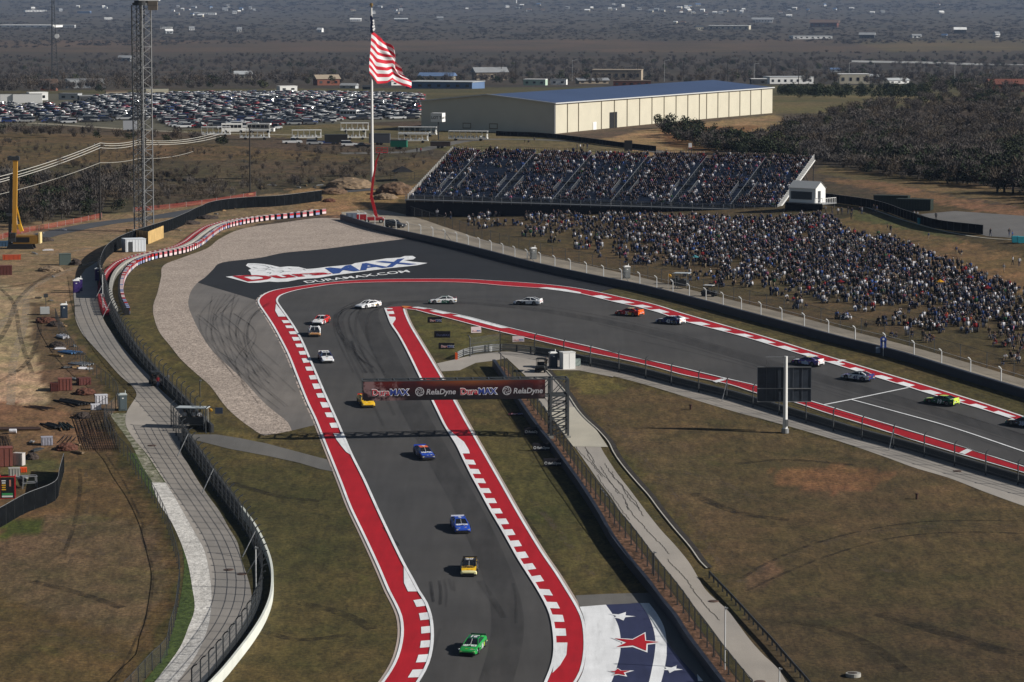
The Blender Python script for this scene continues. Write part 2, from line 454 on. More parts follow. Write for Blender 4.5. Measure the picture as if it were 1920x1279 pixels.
M_TAN = asphalt("tan_road", (0.30, 0.26, 0.205), 0.06, blotch=0.2)
M_ROAD = asphalt("new_road", (0.065, 0.068, 0.075), 0.05)
M_SLAB = asphalt("concrete_slab", (0.43, 0.40, 0.33), 0.03, blotch=0.12)
M_RED = paint("red_paint", (0.40, 0.010, 0.018), 0.25, (0.30, 0.02, 0.025))
M_WHITE = paint("white_paint", (0.78, 0.79, 0.80), 0.45, (0.45, 0.44, 0.43))
M_NAVY = paint("navy_paint", (0.030, 0.036, 0.085), 0.3, (0.08, 0.08, 0.10))
M_BLUEP = paint("blue_paint", (0.030, 0.075, 0.27), 0.3, (0.1, 0.12, 0.2))
M_ORANGEP = paint("orange_paint", (0.55, 0.16, 0.04), 0.3)
M_KERB = asphalt("kerb_concrete", (0.40, 0.33, 0.29), 0.05)
def gravel_mat(name, a, b, scale):
    g = NT(name)
    v = g.t.nodes.new("ShaderNodeTexVoronoi"); v.inputs["Scale"].default_value = scale; g.link(g.pos, v.inputs["Vector"])
    n = g.noise(0.12, 5, 0.6); n2 = g.noise(1.1, 5, 0.75)
    col = g.mix(g.rng(v.outputs["Color"], 0.1, 0.9), a, b)
    col = g.mix(1.0, col, g.mix(g.rng(n, 0.3, 0.7), (0.88,) * 3, (1.12,) * 3), 'MULTIPLY')
    col = g.mix(1.0, col, g.mix(g.rng(n2, 0.25, 0.75), (0.62,) * 3, (1.35,) * 3), 'MULTIPLY')
    return g.done(col, 0.95, n2, 0.8, 0.25)
M_GRAVEL = gravel_mat("gravel_stones", (0.23, 0.19, 0.16), (0.50, 0.415, 0.35), 5)
M_WGRAVEL = gravel_mat("white_gravel_stones", (0.44, 0.42, 0.39), (0.66, 0.64, 0.60), 4)
M_LEAVES = gravel_mat("leaf_litter", (0.06, 0.035, 0.02), (0.24, 0.13, 0.08), 2)
M_LUSH = gravel_mat("green_verge", (0.03, 0.05, 0.012), (0.07, 0.10, 0.025), 2.5)
M_STONY = gravel_mat("stony_grass", (0.07, 0.08, 0.03), (0.32, 0.30, 0.24), 1.6)

M_RUT = NT("worn_ruts"); _n = M_RUT.noise(.5, 5, .7); M_RUT.b.inputs["Base Color"].default_value = (.15, .11, .075, 1); M_RUT.link(M_RUT.rng(_n, .45, .7, 0, .6), M_RUT.b.inputs["Alpha"]); M_RUT = M_RUT.m
M_RUTD = NT("dark_ruts"); _n = M_RUTD.noise(.5, 5, .7); M_RUTD.b.inputs["Base Color"].default_value = (.03, .024, .016, 1); M_RUTD.link(M_RUTD.rng(_n, .35, .7, 0, .65), M_RUTD.b.inputs["Alpha"]); M_RUTD = M_RUTD.m
M_RUTP = NT("pale_ruts"); _n = M_RUTP.noise(.4, 5, .7); M_RUTP.b.inputs["Base Color"].default_value = (.42, .34, .25, 1); M_RUTP.link(M_RUTP.rng(_n, .35, .7, 0, .6), M_RUTP.b.inputs["Alpha"]); M_RUTP = M_RUTP.m
# ------------------------------------------------------------------ track lines (frame pixels -> ground)
OIN = [(745,1330),(768,1300),(781,1279),(790,1265),(801,1240),(807,1210),(807.5,1180),(804,1155),(795,1130),(782,1110),(770,1087),(757,1064),(740,1030),(722,992),(707,960),(680,900),(657,854),(641,817),(625,780),(607,740),(595,712),(577,670),(565,642),(550,615),(536,594),(522,574),(517.5,566),(519,560),(525,554.5),(540,549),(560,544),(590,539),(625,534),(675,531),(750,529.5),(825,529.5),(880,531),(950,537),(995,540),(1025,542),(1050,545.5),(1087,551),(1125,560),(1162,569),(1200,577),(1237,587),(1280,602),(1353,621),(1395,632),(1477,657),(1570,685),(1657,712),(1703,726),(1747,740),(1840,767),(1887,782),(1920,793),(2010,822)]
OOUT = [(670,1330),(700,1300),(716,1279),(729,1260),(741,1237),(749,1210),(752,1185),(749,1157),(740,1135),(727,1110),(710,1070),(692,1030),(675,994),(655,952),(637,905),(615,850),(605,825),(590,787),(575,755),(555,705),(540,667),(525,637),(510,610),(495,587),(485,572),(483,565),(486,559),(497,551),(517,544),(550,539),(600,532),(650,527),(725,524),(800,523.3),(875,524),(925,527),(975,530),(1025,534),(1075,540),(1125,549),(1175,560),(1225,571),(1280,588),(1363,612),(1447,636),(1530,662),(1613,687),(1697,712),(1780,737),(1863,763),(1920,782),(2010,811)]
INL = [(1005,1330),(1018,1300),(1027,1279),(1035,1260),(1042,1235),(1043.5,1210),(1041,1180),(1035,1152),(1025,1130),(1012,1107),(995,1080),(977,1052),(960,1022),(942,990),(924,960),(905,925),(887,892),(872,862),(860,837),(837,800),(822,770),(810,746),(791,710),(770,667),(750,630),(736,609),(729,592),(724,579)]
INR = [(1040,1330),(1066,1300),(1082,1279),(1092,1260),(1099,1225),(1099,1190),(1094,1160),(1082,1135),(1065,1107),(1045,1075),(1022,1042),(997,1002),(972,960),(942,907),(915,860),(892,820),(872,785),(850,745),(830,709),(810,675),(790,642),(772,612),(762,590),(759,580)]
RBT = [(724,579),(735,576),(752,575),(770,575.5),(800,579.5),(837,587),(875,595),(912,605),(950,615),(1000,627),(1050,639),(1112,653),(1175,669),(1237,682),(1280,692),(1363,712),(1420,725),(1513,752),(1613,782),(1713,812),(1813,843),(1920,877),(2010,905)]
RBB = [(759,580),(775,581.5),(800,588),(837,597),(875,607),(912,617),(950,626),(1000,638),(1050,650),(1112,664),(1175,677),(1237,692),(1280,704),(1363,721),(1420,739),(1480,753),(1547,775),(1613,795),(1713,827),(1813,857),(1920,888),(2010,917)]
def ext(L, x=2260):
    (x0, y0), (x1, y1) = L[-2], L[-1]; k = (y1 - y0) / (x1 - x0); L.append((x, y1 + k * (x - x1) * .95))
for _L in (OIN, OOUT, RBT, RBB): ext(_L)
oin = line(OIN); oout = line(OOUT); inl = line(INL); inr = line(INR); rbt = line(RBT); rbb = line(RBB)
def perp(A):
    d = np.gradient(A, axis=0); d /= np.linalg.norm(d, axis=1)[:, None] + 1e-9
    return np.stack([-d[:, 1], d[:, 0]], 1)
def near(A, B):
    return B[np.argmin(((A[:, None] - B[None]) ** 2).sum(-1), axis=1)]
def toward(A, B, dist=None, frac=None):
    D = near(A, B) - A
    L = np.linalg.norm(D, axis=1)[:, None] + 1e-9
    return A + (D / L * dist if dist is not None else D * frac)
def off(A, d): return A + perp(A) * d
rp = np.concatenate([oin, rbt[::-1], inl[::-1]])
sheet("track", rp, 1, M_ASPH, world_pts=True)
# run-off surfaces and gravel
GR_OUT = [(640,410),(602,409),(535,417),(460,428),(412,448),(388,466),(340,484),(308,497),(302,520),(295,550),(287,575),(290,600),(300,625),(320,650),(340,675),(367,700),(393,723),(427,767),(467,800),(500,818),(525,812),(547,808)]
GR_IN = [(547,808),(540,793),(500,760),(450,707),(400,660),(377,627),(360,593),(353,570),(358,547),(371,530),(385,520),(400,505),(410,495),(425,491),(485,484),(535,474),(600,468),(687,457),(762,448)]
gi = line(GR_IN); go = line(GR_OUT)
sheet("gravel", np.concatenate([go, gi[1:], [[G(700,432).x, G(700,432).y]]]), 1, M_GRAVEL, world_pts=True)
i0 = np.argmin(((gi - np.array(G(371,530))[:2]) ** 2).sum(1))
oo = lambda a, b: oout[min(np.argmin(((oout - np.array(G(*a))[:2]) ** 2).sum(1)), np.argmin(((oout - np.array(G(*b))[:2]) ** 2).sum(1))):max(np.argmin(((oout - np.array(G(*a))[:2]) ** 2).sum(1)), np.argmin(((oout - np.array(G(*b))[:2]) ** 2).sum(1))) + 1]
lo = oo((594, 800), (484, 565))
sheet("runoff", np.concatenate([gi[:i0 + 1], lo[::-1]]), 1, M_ASPH_R, world_pts=True)
WALLR = [(640,412),(707,433),(773,447),(840,462),(907,479),(1007,505),(1107,527),(1200,546),(1280,566),(1380,593),(1480,620),(1580,647),(1680,672),(1780,703),(1920,746),(2010,774)]
ext(WALLR); wr = line(WALLR)
k1 = np.argmin(((wr - np.array(G(762,446))[:2]) ** 2).sum(1)); k2 = np.argmin(((wr - np.array(G(1175,541))[:2]) ** 2).sum(1))
up = oo((484, 565), (1128, 549))
sheet("sealed_runoff", np.concatenate([gi[i0:], wr[k1:k2], up[::-1]]), 1, M_BLACK, world_pts=True)
# kerbs
strip("kerb", oout, oin, 2, M_RED, n=470)
strip("kerb", inl, inr, 2, M_RED, n=230)
strip("kerb", rbt, rbb, 2, M_RED, n=250)
def wline(A, d, lev=3, w=None, name="road_marking", m=None): strip(name, A, off(A, d), lev, m or M_WHITE)
wline(oin, -0.32, 4); wline(oout, -0.30, 3)
wline(oout, 0.35, 1, name="kerb_foundation", m=M_KERB)
wline(inl, 0.32, 4) ; wline(inr, 0.30, 3); wline(inr, -0.3, 1, name="kerb_foundation", m=M_KERB)
wline(rbt[3:], 0.25, 4); wline(rbb, 0.28, 3)
def pidx(A, p): return int(np.argmin(((A - np.array(G(*p))[:2]) ** 2).sum(1)))
def dense(A): return resample(A, step=0.25)
def teeth(A, B, segs, frac, lev=3, m=None, mbx=None):
    A = dense(A)
    for a, b in segs:
        i, j = sorted((a, b)) if isinstance(a, (int, np.integer)) else sorted((pidx(A, a), pidx(A, b)))
        if j - i < 2: j = i + 2
        S = A[i:j + 1]
        strip("road_marking", S, toward(S, B, frac=frac), lev, m or M_WHITE, nx=1)
def teeth_run(A, B, pa, pb, n, duty, frac):
    D = dense(A); i, j = sorted((pidx(D, pa), pidx(D, pb))); s = (j - i) / (n - 1)
    teeth(A, B, [(int(i + k * s - s * duty / 2), int(i + k * s + s * duty / 2)) for k in range(n)], frac)
teeth_run(oin, oout, (541,604), (632,798), 14, 0.5, 0.36)
teeth_run(oin, oout, (794,1131), (788,1263), 6, 0.5, 0.32)
teeth_run(inl, inr, (882,867), (1052,1187), 16, 0.5, 0.34)
teeth(inl, inr, [((724,577),(725,581)), ((726,585),(728,590))], 0.34)
teeth(oin, oout, [((1107,556),(1131,561)),((1144,565),(1169,570)),((1182,574),(1200,578)),((1214,582),(1237,588)),((1258,594),(1275,599)),((1293,605),(1315,611)),((1333,616),(1355,622)),((1375,627),(1396,633)),((1414,638),(1437,645)),((1455,651),(1479,658)),((1500,664),(1522,671)),((1547,679),(1570,686)),((1590,692),(1610,698)),((1635,706),(1657,713)),((1680,719),(1703,727)),((1725,733),(1747,741)),((1770,748),(1793,755)),((1817,760),(1842,768)),((1863,774),(1888,783)),((1910,790),(1935,798)),((1958,805),(1985,814)),((2010,822),(2038,831)),((2065,840),(2095,850))], 0.5)
teeth(rbt, rbb, [((817,583),(844,589))], 0.45); teeth(rbt, rbb, [((779,576.5),(802,580)),((860,592),(955,616))], 0.35)
teeth(rbt, rbb, [((751,575),(772,576))], 1.0, 4, M_ORANGEP)
for pts in ([(517.5,571),(516,584),(522,595),(536,595)], [(625,814),(641,815),(657,854),(649,849),(640,838),(631,826)], [(757,1064),(757.5,1095),(765,1111),(782,1111)],
            [(841,806),(851,815),(862,824),(870,830),(879,845),(881,852),(866,852)], [(1043.5,1207),(1064,1207),(1062,1230),(1050,1250),(1036,1264)], [(729.5,595),(741,595.5),(742,600),(736,609)],
            [(1007,541),(1025,540),(1060,543.5),(1090,549.5),(1087,552),(1050,546.5)], [(1562,682),(1572,681),(1587,676.5),(1577,675.5)]):
    sheet("road_marking", pts, 3.5, M_WHITE)
for a, b in (((1338,717),(1361,712)), ((1341,718),(1364,713)), ((1803,852),(1818,844)), ((1810,853),(1825,846))): pass
sheet("road_marking", [(1336,716),(1357,710.5),(1364,713),(1343,719)], 3.5, M_WHITE)
sheet("road_marking", [(1797,851),(1814,842.5),(1825,845.5),(1808,854)], 3.5, M_WHITE)
def pline(name, pts, w, lev, m, smooth=True):
    A = line(pts, 1.5, smooth); return strip(name, off(A, w / 2), off(A, -w / 2), lev, m)
pline("road_marking", [(1543,760.5),(1597,750),(1703,728)], 0.35, 3, M_WHITE, False)
pline("road_marking", [(1597,750.5),(1680,773),(1780,801),(1920,848),(2010,878),(2200,942)], 0.3, 3, M_WHITE)
# tyre rubber laid on the asphalt
def rubber(name, a):
    g = NT(name); n = g.noise(0.6, 4, 0.6, stretch=(1, 0.2, 1)); g.b.inputs["Base Color"].default_value = (0.022, 0.022, 0.024, 1); g.b.inputs["Roughness"].default_value = 0.8
    g.link(g.rng(n, 0.3, 0.75, 0.25 * a, a), g.b.inputs["Alpha"]); return g.m
M_RUB = rubber("tyre_rubber", 0.30); M_RUB2 = rubber("skid_rubber", 0.75); M_RUB3 = rubber("tyre_rubber_light", 0.26)
for pts, w, lev, m in [
 ([(2200,915),(2000,850),(1800,786),(1600,728),(1400,672),(1250,630),(1100,597),(980,578),(880,569),(800,566),(740,568),(700,577),(690,590),(700,620),(730,680),(775,770),(830,870),(880,960),(925,1060),(950,1140),(950,1200),(930,1279),(915,1320)], 3.4, 2.2, M_RUB),
 ([(2000,842),(1800,778),(1600,720),(1400,664),(1250,622),(1100,588),(980,570),(860,560)], 0.5, 2.6, M_RUB3),
 ([(2000,862),(1800,798),(1600,740),(1400,683),(1250,640),(1120,608)], 0.5, 2.6, M_RUB3),
 ([(1900,848),(1700,778),(1500,718),(1350,675),(1200,640)], 0.4, 2.7, M_RUB3),
 ([(720,570),(680,580),(668,600),(672,640),(700,700),(740,780)], 0.45, 2.6, M_RUB3), ([(735,572),(700,584),(688,605),(693,645),(722,705)], 0.45, 2.7, M_RUB3),
 ([(700,560),(650,575),(640,605),(648,650),(680,720),(720,800)], 0.4, 2.6, M_RUB3), ([(660,640),(672,670),(700,690)], 0.4, 2.8, M_RUB2),
 ([(718,990),(735,1010),(745,1020),(747,1025)], 0.28, 2.8, M_RUB2), ([(808,1092),(811,1115),(813,1130)], 0.30, 2.8, M_RUB2), ([(824,1090),(827,1110),(826,1135)], 0.30, 2.8, M_RUB2),
 ([(833,1088),(838,1110),(836,1140)], 0.22, 2.7, M_RUB3), ([(842,1086),(848,1108)], 0.3, 2.7, M_RUB3), ([(850,1090),(853,1110)], 0.25, 2.8, M_RUB3),
 ([(962,1095),(967,1120),(968,1170)], 0.3, 2.7, M_RUB3), ([(826,1180),(815,1215),(806,1240)], 0.3, 2.7, M_RUB3), ([(900,1090),(930,1135),(946,1160)], 0.8, 2.6, M_RUB),
 ([(1420,700),(1500,722),(1700,786)], 0.3, 2.7, M_RUB3)]:
    pline("tyre_mark", pts, w, lev, m)
r2 = random.Random(3)
for k in range(26):                                   # looping skid marks on the run-off
    x0 = r2.uniform(395, 470); y0 = r2.uniform(548, 560); bend = r2.uniform(10, 60); x1 = r2.uniform(470, 575); y1 = r2.uniform(690, 780)
    if k % 3 == 0: pts = [(x0, y0), (x0 - bend * .6, y0 + 40), (x0 - bend * .3, y0 + 90), (x1 - 40, y1)]
    elif k % 3 == 1: pts = [(x0 + 40, y0 + 10), (x0 + 5, y0 + 40), (x0, y0 + 90), (x0 + 40, y0 + 150)]
    else: pts = [(x0 - 30, y0 + 35), (x0 + 10, y0 + 70), (x1 - 60, y1 - 50), (x1 - 10, y1 - 5)]
    pline("tyre_mark", pts, 0.25, 2.0 + 0.02 * k, M_RUB3)
for k in range(10):
    x0 = r2.uniform(600, 690); pline("tyre_mark", [(x0 + 60, 560 + k), (x0 + 10, 585), (x0 + 5, 620), (x0 + 40 + 4 * k, 700)], 0.3, 2.9 + .02 * k, M_RUB)
# left service path, white gravel, verge
PL = [(160,505),(150,520),(140,535),(138,550),(140,575),(142,600),(155,627),(175,650),(200,677),(225,705),(250,727),(256,742),(247,757),(237,775),(236,797),(250,822),(275,852),(300,890),(315,912),(332,940),(350,972),(367,1002),(383,1032),(393,1077),(397,1127),(390,1177),(373,1220),(347,1260),(333,1279),(300,1320)]
PR = [(200,480),(190,505),(182,527),(186,550),(187,580),(197,605),(215,632),(237,660),(260,685),(280,705),(300,730),(325,752),(347,775),(356,795),(340,825),(338,845),(352,870),(370,900),(390,930),(412,960),(430,992),(445,1017),(452,1047),(467,1093),(472,1127),(463,1160),(443,1193),(423,1220),(400,1253),(387,1279),(360,1320)]
def join_line(a, b): return np.concatenate([a, b[::-1]])
pl = line(PL, 2.0); pr = line(PR, 2.0)
strip("service_road", pl, pr, 1.2, M_PATH, n=240, nx=3)
WG = [(283,905),(300,947),(320,977),(340,1020),(353,1060),(360,1100),(365,1143),(353,1177),(340,1210),(320,1240),(290,1279),(262,1312)]
kk = pidx(pl, (310, 905))
strip("gravel_strip", line(WG, 2.0), pl[kk:], 1, M_WGRAVEL, nx=2)
strip("verge", line([(270,850),(283,880),(298,905),(340,960),(352,1005),(366,1045),(374,1100),(371,1150),(360,1190),(335,1230),(300,1279)], 2), line([(240,850),(262,890),(285,925),(318,965),(335,1005),(345,1050),(342,1100),(332,1150),(318,1200),(300,1240),(270,1279)], 2), 0.6, M_LUSH, nx=2)
strip("stony_verge", line([(204,775),(222,800),(245,832),(270,880),(290,910)], 2), line([(240,775),(240,800),(262,835),(295,880),(310,905)], 2), 0.7, M_STONY, nx=3)
strip("verge", line([(262,835),(292,880),(308,905)], 2), line([(250,822),(275,852),(310,905)], 2)[::1], 0.9, M_LUSH, nx=1)
sheet("footpath", [(350,812),(360,815),(405,815),(450,822),(500,832),(560,848),(613,862),(626,885),(600,880),(560,868),(500,855),(430,842),(375,828),(345,822)], 1, M_APRON)
# path beside the pit-side fence, hub, slab
CL = [(980,690),(1000,730),(1020,765),(1040,790),(1060,815),(1077,838),(1100,870),(1122,902),(1145,932),(1162,958),(1185,987),(1215,1025),(1240,1057),(1270,1095),(1300,1135),(1325,1167),(1357,1210),(1390,1252),(1410,1279),(1440,1320)]
CR = [(1040,712),(1065,740),(1085,768),(1100,790),(1118,815),(1128,842),(1142,865),(1160,892),(1182,920),(1212,960),(1240,995),(1265,1022),(1292,1055),(1307,1080),(1322,1105),(1342,1125),(1362,1142),(1385,1172),(1410,1205),(1435,1232),(1457,1252),(1475,1279),(1505,1320)]
strip("service_road", line(CL, 2), line(CR, 2), 1, M_PATH, n=150, nx=3)
sheet("service_yard", [(819,682),(855,674),(887,666),(935,660),(975,659),(1012,662),(1045,671),(1100,682),(1150,693),(1150,708),(1087,695),(1022,694),(1045,715),(1055,728),(1000,735),(985,705),(950,672),(925,677),(892,681),(862,695),(828,697)], 1.3, M_PATH)
sheet("concrete_pad", [(1018,764),(1080,764),(1110,795),(1140,839),(1075,838),(1055,812)], 1.8, M_SLAB)
DT = [(1100,682),(1150,692),(1200,703),(1280,724),(1380,749),(1447,769),(1547,799),(1613,819),(1713,846),(1813,876),(1920,908),(2010,934)]
DB = [(1087,694),(1125,700),(1175,712),(1225,726),(1280,743),(1380,773),(1480,800),(1580,830),(1667,860),(1713,877),(1780,897),(1847,923),(1913,947),(2010,980)]
ext(DT); ext(DB); strip("service_road", line(DT, 2), line(DB, 2), 1, M_PATH, n=160, nx=2)
# outer tan road behind the outer wall
RD = [(640,398),(700,393),(760,403),(840,428),(907,450),(1007,477),(1107,499),(1200,520),(1300,545),(1400,570),(1500,595),(1600,622),(1700,648),(1800,676),(1920,712),(2010,738)]
ext(RD); strip("service_road", off(wr, 0.6), line(RD), 0.8, M_TAN, n=160, nx=2)
# leaf litter between the wall and the fence
CW = [(926,688),(942,711),(980,772),(1010,815),(1035,846),(1060,881),(1085,916),(1122,974),(1150,1023),(1185,1069),(1215,1105),(1240,1140),(1265,1170),(1287,1205),(1320,1250),(1350,1290),(1372,1320)]
cw = line(CW, 2)
strip("leaf_bed", cw, line([(946,688),(962,708),(995,755),(1025,795),(1050,830),(1075,866),(1100,900),(1140,955),(1185,1012),(1215,1050),(1240,1085),(1270,1125),(1300,1165),(1330,1205),(1362,1250),(1390,1285),(1420,1320)], 2), 0.8, M_LEAVES, nx=2)
# drain line
DK = [(1025,695),(1045,717),(1065,740),(1085,770),(1100,787),(1122,807),(1142,830),(1152,850),(1167,872),(1192,902),(1217,930),(1237,957),(1265,992),(1295,1027),(1315,1055),(1327,1067)]
dk = line(DK, 1.5); strip("drain_kerb", off(dk, -0.16), off(dk, -0.0), 4, mat("light_concrete", (0.42, 0.40, 0.35), var=0.15)); strip("drain", off(dk, 0.02), off(dk, 0.62), 4.2, mat("drain_dark", (0.035, 0.03, 0.025), var=0.3))
# painted apron at the bottom
sheet("apron", [(1079,1117),(1140,1114),(1222,1112),(1240,1140),(1265,1170),(1287,1205),(1320,1250),(1350,1290),(1372,1320),(1044,1320),(1066,1300),(1082,1279),(1092,1260),(1099,1225),(1099,1190),(1094,1160)], 1, M_APRON)
W1 = [(1136,1135),(1150,1155),(1160,1177),(1164,1205),(1162,1230),(1155,1257),(1147,1279),(1130,1315)]
W2 = [(1200,1132),(1215,1155),(1225,1180),(1229,1205),(1227,1230),(1222,1257),(1217,1279),(1205,1315)]
W3 = [(1217,1132),(1232,1152),(1245,1177),(1250,1205),(1250,1230),(1245,1260),(1240,1279),(1228,1315)]
W0 = [(1087,1139),(1095,1160),(1099,1190),(1099,1225),(1093,1260),(1084,1279),(1060,1315)]
w0, w1, w2, w3 = (resample(line(w, 1), n=40) for w in (W0, W1, W2, W3))
strip("painted_apron", w0, w1, 2, M_WHITE, nx=3); strip("painted_apron", w1, w2, 2, M_NAVY, nx=3); strip("painted_apron", w2, w3, 2, M_WHITE, nx=2)
sheet("painted_apron", [(1250,1203),(1262,1222),(1290,1252),(1306,1270),(1340,1318),(1229,1314),(1240,1279),(1245,1260),(1250,1230)], 2, M_NAVY)
def zz(pts): return [(1000 + x / 4, 960 + y / 4) for x, y in pts]
sheet("painted_star", zz([(560,770),(640,775),(695,757),(692,783),(768,790),(690,797),(676,822),(640,806),(600,800),(625,788)]), 3, M_WHITE)
sheet("painted_star", zz([(580,950),(745,960),(841,908),(846,970),(1010,985),(858,1003),(856,1062),(745,1020),(596,1030),(672,990)]), 3, M_WHITE)
sheet("painted_star", zz([(608,957),(745,968),(834,920),(840,975),(945,985),(849,996),(846,1050),(750,1010),(622,1022),(700,988)]), 4, M_RED)
sheet("painted_star", zz([(552,1198),(605,1200),(632,1177),(660,1196),(758,1197),(690,1216),(704,1243),(640,1230),(588,1235),(605,1215)]), 3, M_WHITE)
sheet("painted_star", zz([(575,1202),(612,1204),(634,1185),(655,1200),(725,1200),(678,1214),(690,1234),(640,1224),(600,1229),(618,1215)]), 4, M_RED)
sheet("painted_star", zz([(975,1166),(1035,1175),(1076,1158),(1072,1182),(1122,1190),(1058,1197),(1022,1216),(1012,1195),(975,1192),(1000,1180)]), 3, M_WHITE)
sheet("painted_star", zz([(1228,1222),(1235,1276),(1275,1276)]), 3, M_WHITE)
# manholes
def manhole(px, py, m=None, r=0.55):
    b = MB(); b.cyl((0, 0, 0.02), r, 0.05, m or mat("rusty_iron", (0.13, 0.08, 0.06), var=0.2), 20); b.cyl((0, 0, 0.03), r * 0.86, 0.045, mat("iron_lid", (0.09, 0.06, 0.05), var=0.2), 20)
    p = G(px, py); o = b.build("manhole_cover", loc=(p.x, p.y, p.z + 0.04)); return o
for k, (x, y, l) in enumerate([(285,836,"rusty manhole cover on the grey path below the marshal post"),(429,1069,"larger rusty manhole cover on the grey path near the curved concrete wall"),(454,1077,"small rusty manhole cover at the right edge of the grey path"),(1338,1128,"dark manhole cover on the pale service road beside the guardrail"),(1795,884,"dark manhole cover on the service road near the right edge"),(1425,1279,"dark manhole cover at the bottom edge on the pale service road")]):
    tag(manhole(x, y), l, "manhole cover", "manhole covers on the service roads")

for pts, w, m in [([(1385,1095),(1430,1065),(1500,1035),(1590,1008),(1700,990),(1800,984),(2000,990)], 1.2, M_RUT), ([(1390,1085),(1440,1055),(1520,1022),(1620,995),(1740,978),(2000,978)], .5, M_RUTD), ([(1400,1108),(1470,1075),(1560,1040),(1680,1008),(1800,998),(2000,1004)], .5, M_RUTD),
    ([(1600,1045),(1640,1058),(1680,1075)], 1.6, M_RUT), ([(1300,925),(1340,945),(1400,965),(1480,975)], 1.5, M_RUTD), ([(1280,885),(1350,905),(1420,935)], 1.3, M_RUT), ([(1650,1150),(1740,1178),(1840,1210),(1960,1240)], 2.2, M_RUTD), ([(1120,760),(1200,850),(1290,960),(1350,1060)], .6, M_RUT),
    ([(1480,1165),(1560,1180),(1640,1215),(1700,1260)], 1.4, M_RUTD), ([(1380,870),(1470,862),(1600,872)], 1.0, M_RUTD),
    ([(198,852),(230,900),(258,960),(268,985),(265,1000),(285,1060),(282,1130),(250,1210),(215,1279)], .28, M_RUTD), ([(150,880),(150,920),(140,980),(120,1040)], .5, M_RUTD), ([(160,880),(165,930),(155,990),(130,1060)], .5, M_RUT), ([(60,1090),(140,1110),(230,1140)], 1.2, M_RUTD), ([(20,1180),(120,1190),(220,1230)], 1.5, M_RUT), ([(90,1000),(160,1030),(240,1050)], 1.4, M_RUT),
    ([(-30,640),(20,590),(60,540),(120,510),(180,490)], 1.4, M_RUTP), ([(-30,690),(15,610),(35,560),(90,515),(160,485)], .8, M_RUTD), ([(20,760),(25,680),(45,610),(50,560)], 1.2, M_RUTP), ([(60,700),(40,640),(20,560),(-30,520)], .7, M_RUTD), ([(-30,730),(40,690),(70,640),(75,600)], .8, M_RUTD), ([(-30,475),(80,478),(170,465),(230,455)], 1.4, M_RUTP), ([(-30,488),(90,490),(180,478)], .8, M_RUTD), ([(-30,545),(60,530),(130,500)], .9, M_RUTD),
    ([(430,905),(520,930),(600,940)], 1.3, M_RUTD), ([(560,1130),(640,1150),(700,1180)], 1.5, M_RUTD), ([(480,1180),(560,1200),(660,1190)], 1.2, M_RUTD), ([(900,860),(950,930),(1010,1010)], 1.0, M_RUTD), ([(1000,940),(1050,1000),(1110,1080)], .9, M_RUT)]:
    pline("worn_track", pts, w, .45, m)
rk = random.Random(4); M_CRK = mat("crack_sealant", (.05, .045, .04), .9)
for k in range(14):                                   # cracks in the old service road
    i = rk.randrange(10, 120); A = line(CL, 2)[::2]; Bc = line(CR, 2)[::2]; n_ = min(len(A), len(Bc)); i = rk.randrange(2, n_ - 12); t = rk.uniform(.15, .85); pts = []
    for q in range(7):
        t = min(.95, max(.05, t + rk.uniform(-.12, .12))); p_ = A[i + q] * (1 - t) + Bc[i + q] * t; pts.append(p_)
    L_ = resample(np.array(pts), step=.5); L_ = L_ + np.array([[rk.uniform(-.12, .12), rk.uniform(-.12, .12)] for _ in L_]); strip("crack", L_, off(L_, .07), 1.6, M_CRK, nx=1)
# ------------------------------------------------------------------ shared materials
DARKSTEEL = mat("dark_steel", (0.06, 0.065, 0.07), 0.55, 0.4)
GALV = mat("galvanised_steel", (0.30, 0.31, 0.32), 0.5, 0.5)
PALE = mat("pale_or_sunlit_steel", (0.55, 0.56, 0.56), 0.5, 0.1)
WHITE = mat("white_enamel", (0.78, 0.78, 0.76), 0.4)
BLACK = mat("black_rubber", (0.012, 0.012, 0.013), 0.7)
NAVYW = mat("navy_barrier", (0.026, 0.032, 0.048), 0.6, var=0.15, vscale=0.5)
CONC = mat("barrier_concrete", (0.34, 0.33, 0.30), 0.9, var=0.12, vscale=0.6)
CONCW = mat("whitewashed_concrete", (0.58, 0.60, 0.55), 0.85, var=0.10, vscale=0.4)
DWALL = mat("dark_barrier_steel", (0.045, 0.048, 0.052), 0.8, var=0.2, vscale=0.4)
SCREEN = mat("black_windscreen_fabric", (0.008, 0.009, 0.010), 1.0, var=0.25, vscale=0.8, spec=0.0)
LINK = mat("chain_link", (0.10, 0.11, 0.12), 0.6, 0.2, alpha=0.16)
LINK2 = mat("dense_mesh", (0.10, 0.11, 0.12), 0.6, 0.2, alpha=0.27)
TYREB = mat("tyre_block", (0.02, 0.02, 0.022), 0.8, var=0.3, vscale=3)
REDM = mat("red_enamel", (0.42, 0.015, 0.02), 0.45)
BLUEM = mat("blue_enamel", (0.03, 0.07, 0.32), 0.5)
YEL = mat("yellow_enamel", (0.75, 0.42, 0.03), 0.45)
ORG = mat("orange_plastic", (0.75, 0.10, 0.02), 0.5)
GLASS = mat("dark_glass", (0.012, 0.014, 0.018), 0.08, 0.0, spec=0.8)

def Q(px, py, Y):
    """point on the sight line of a pixel at distance Y"""
    d = ray(px, py); t = Y / d[1]
    return Vector((d[0] * t, Y, CAM_Z + d[2] * t))
def v3(p, dz=0.0): return Vector((p[0], p[1], gz(p[0], p[1]) + dz))

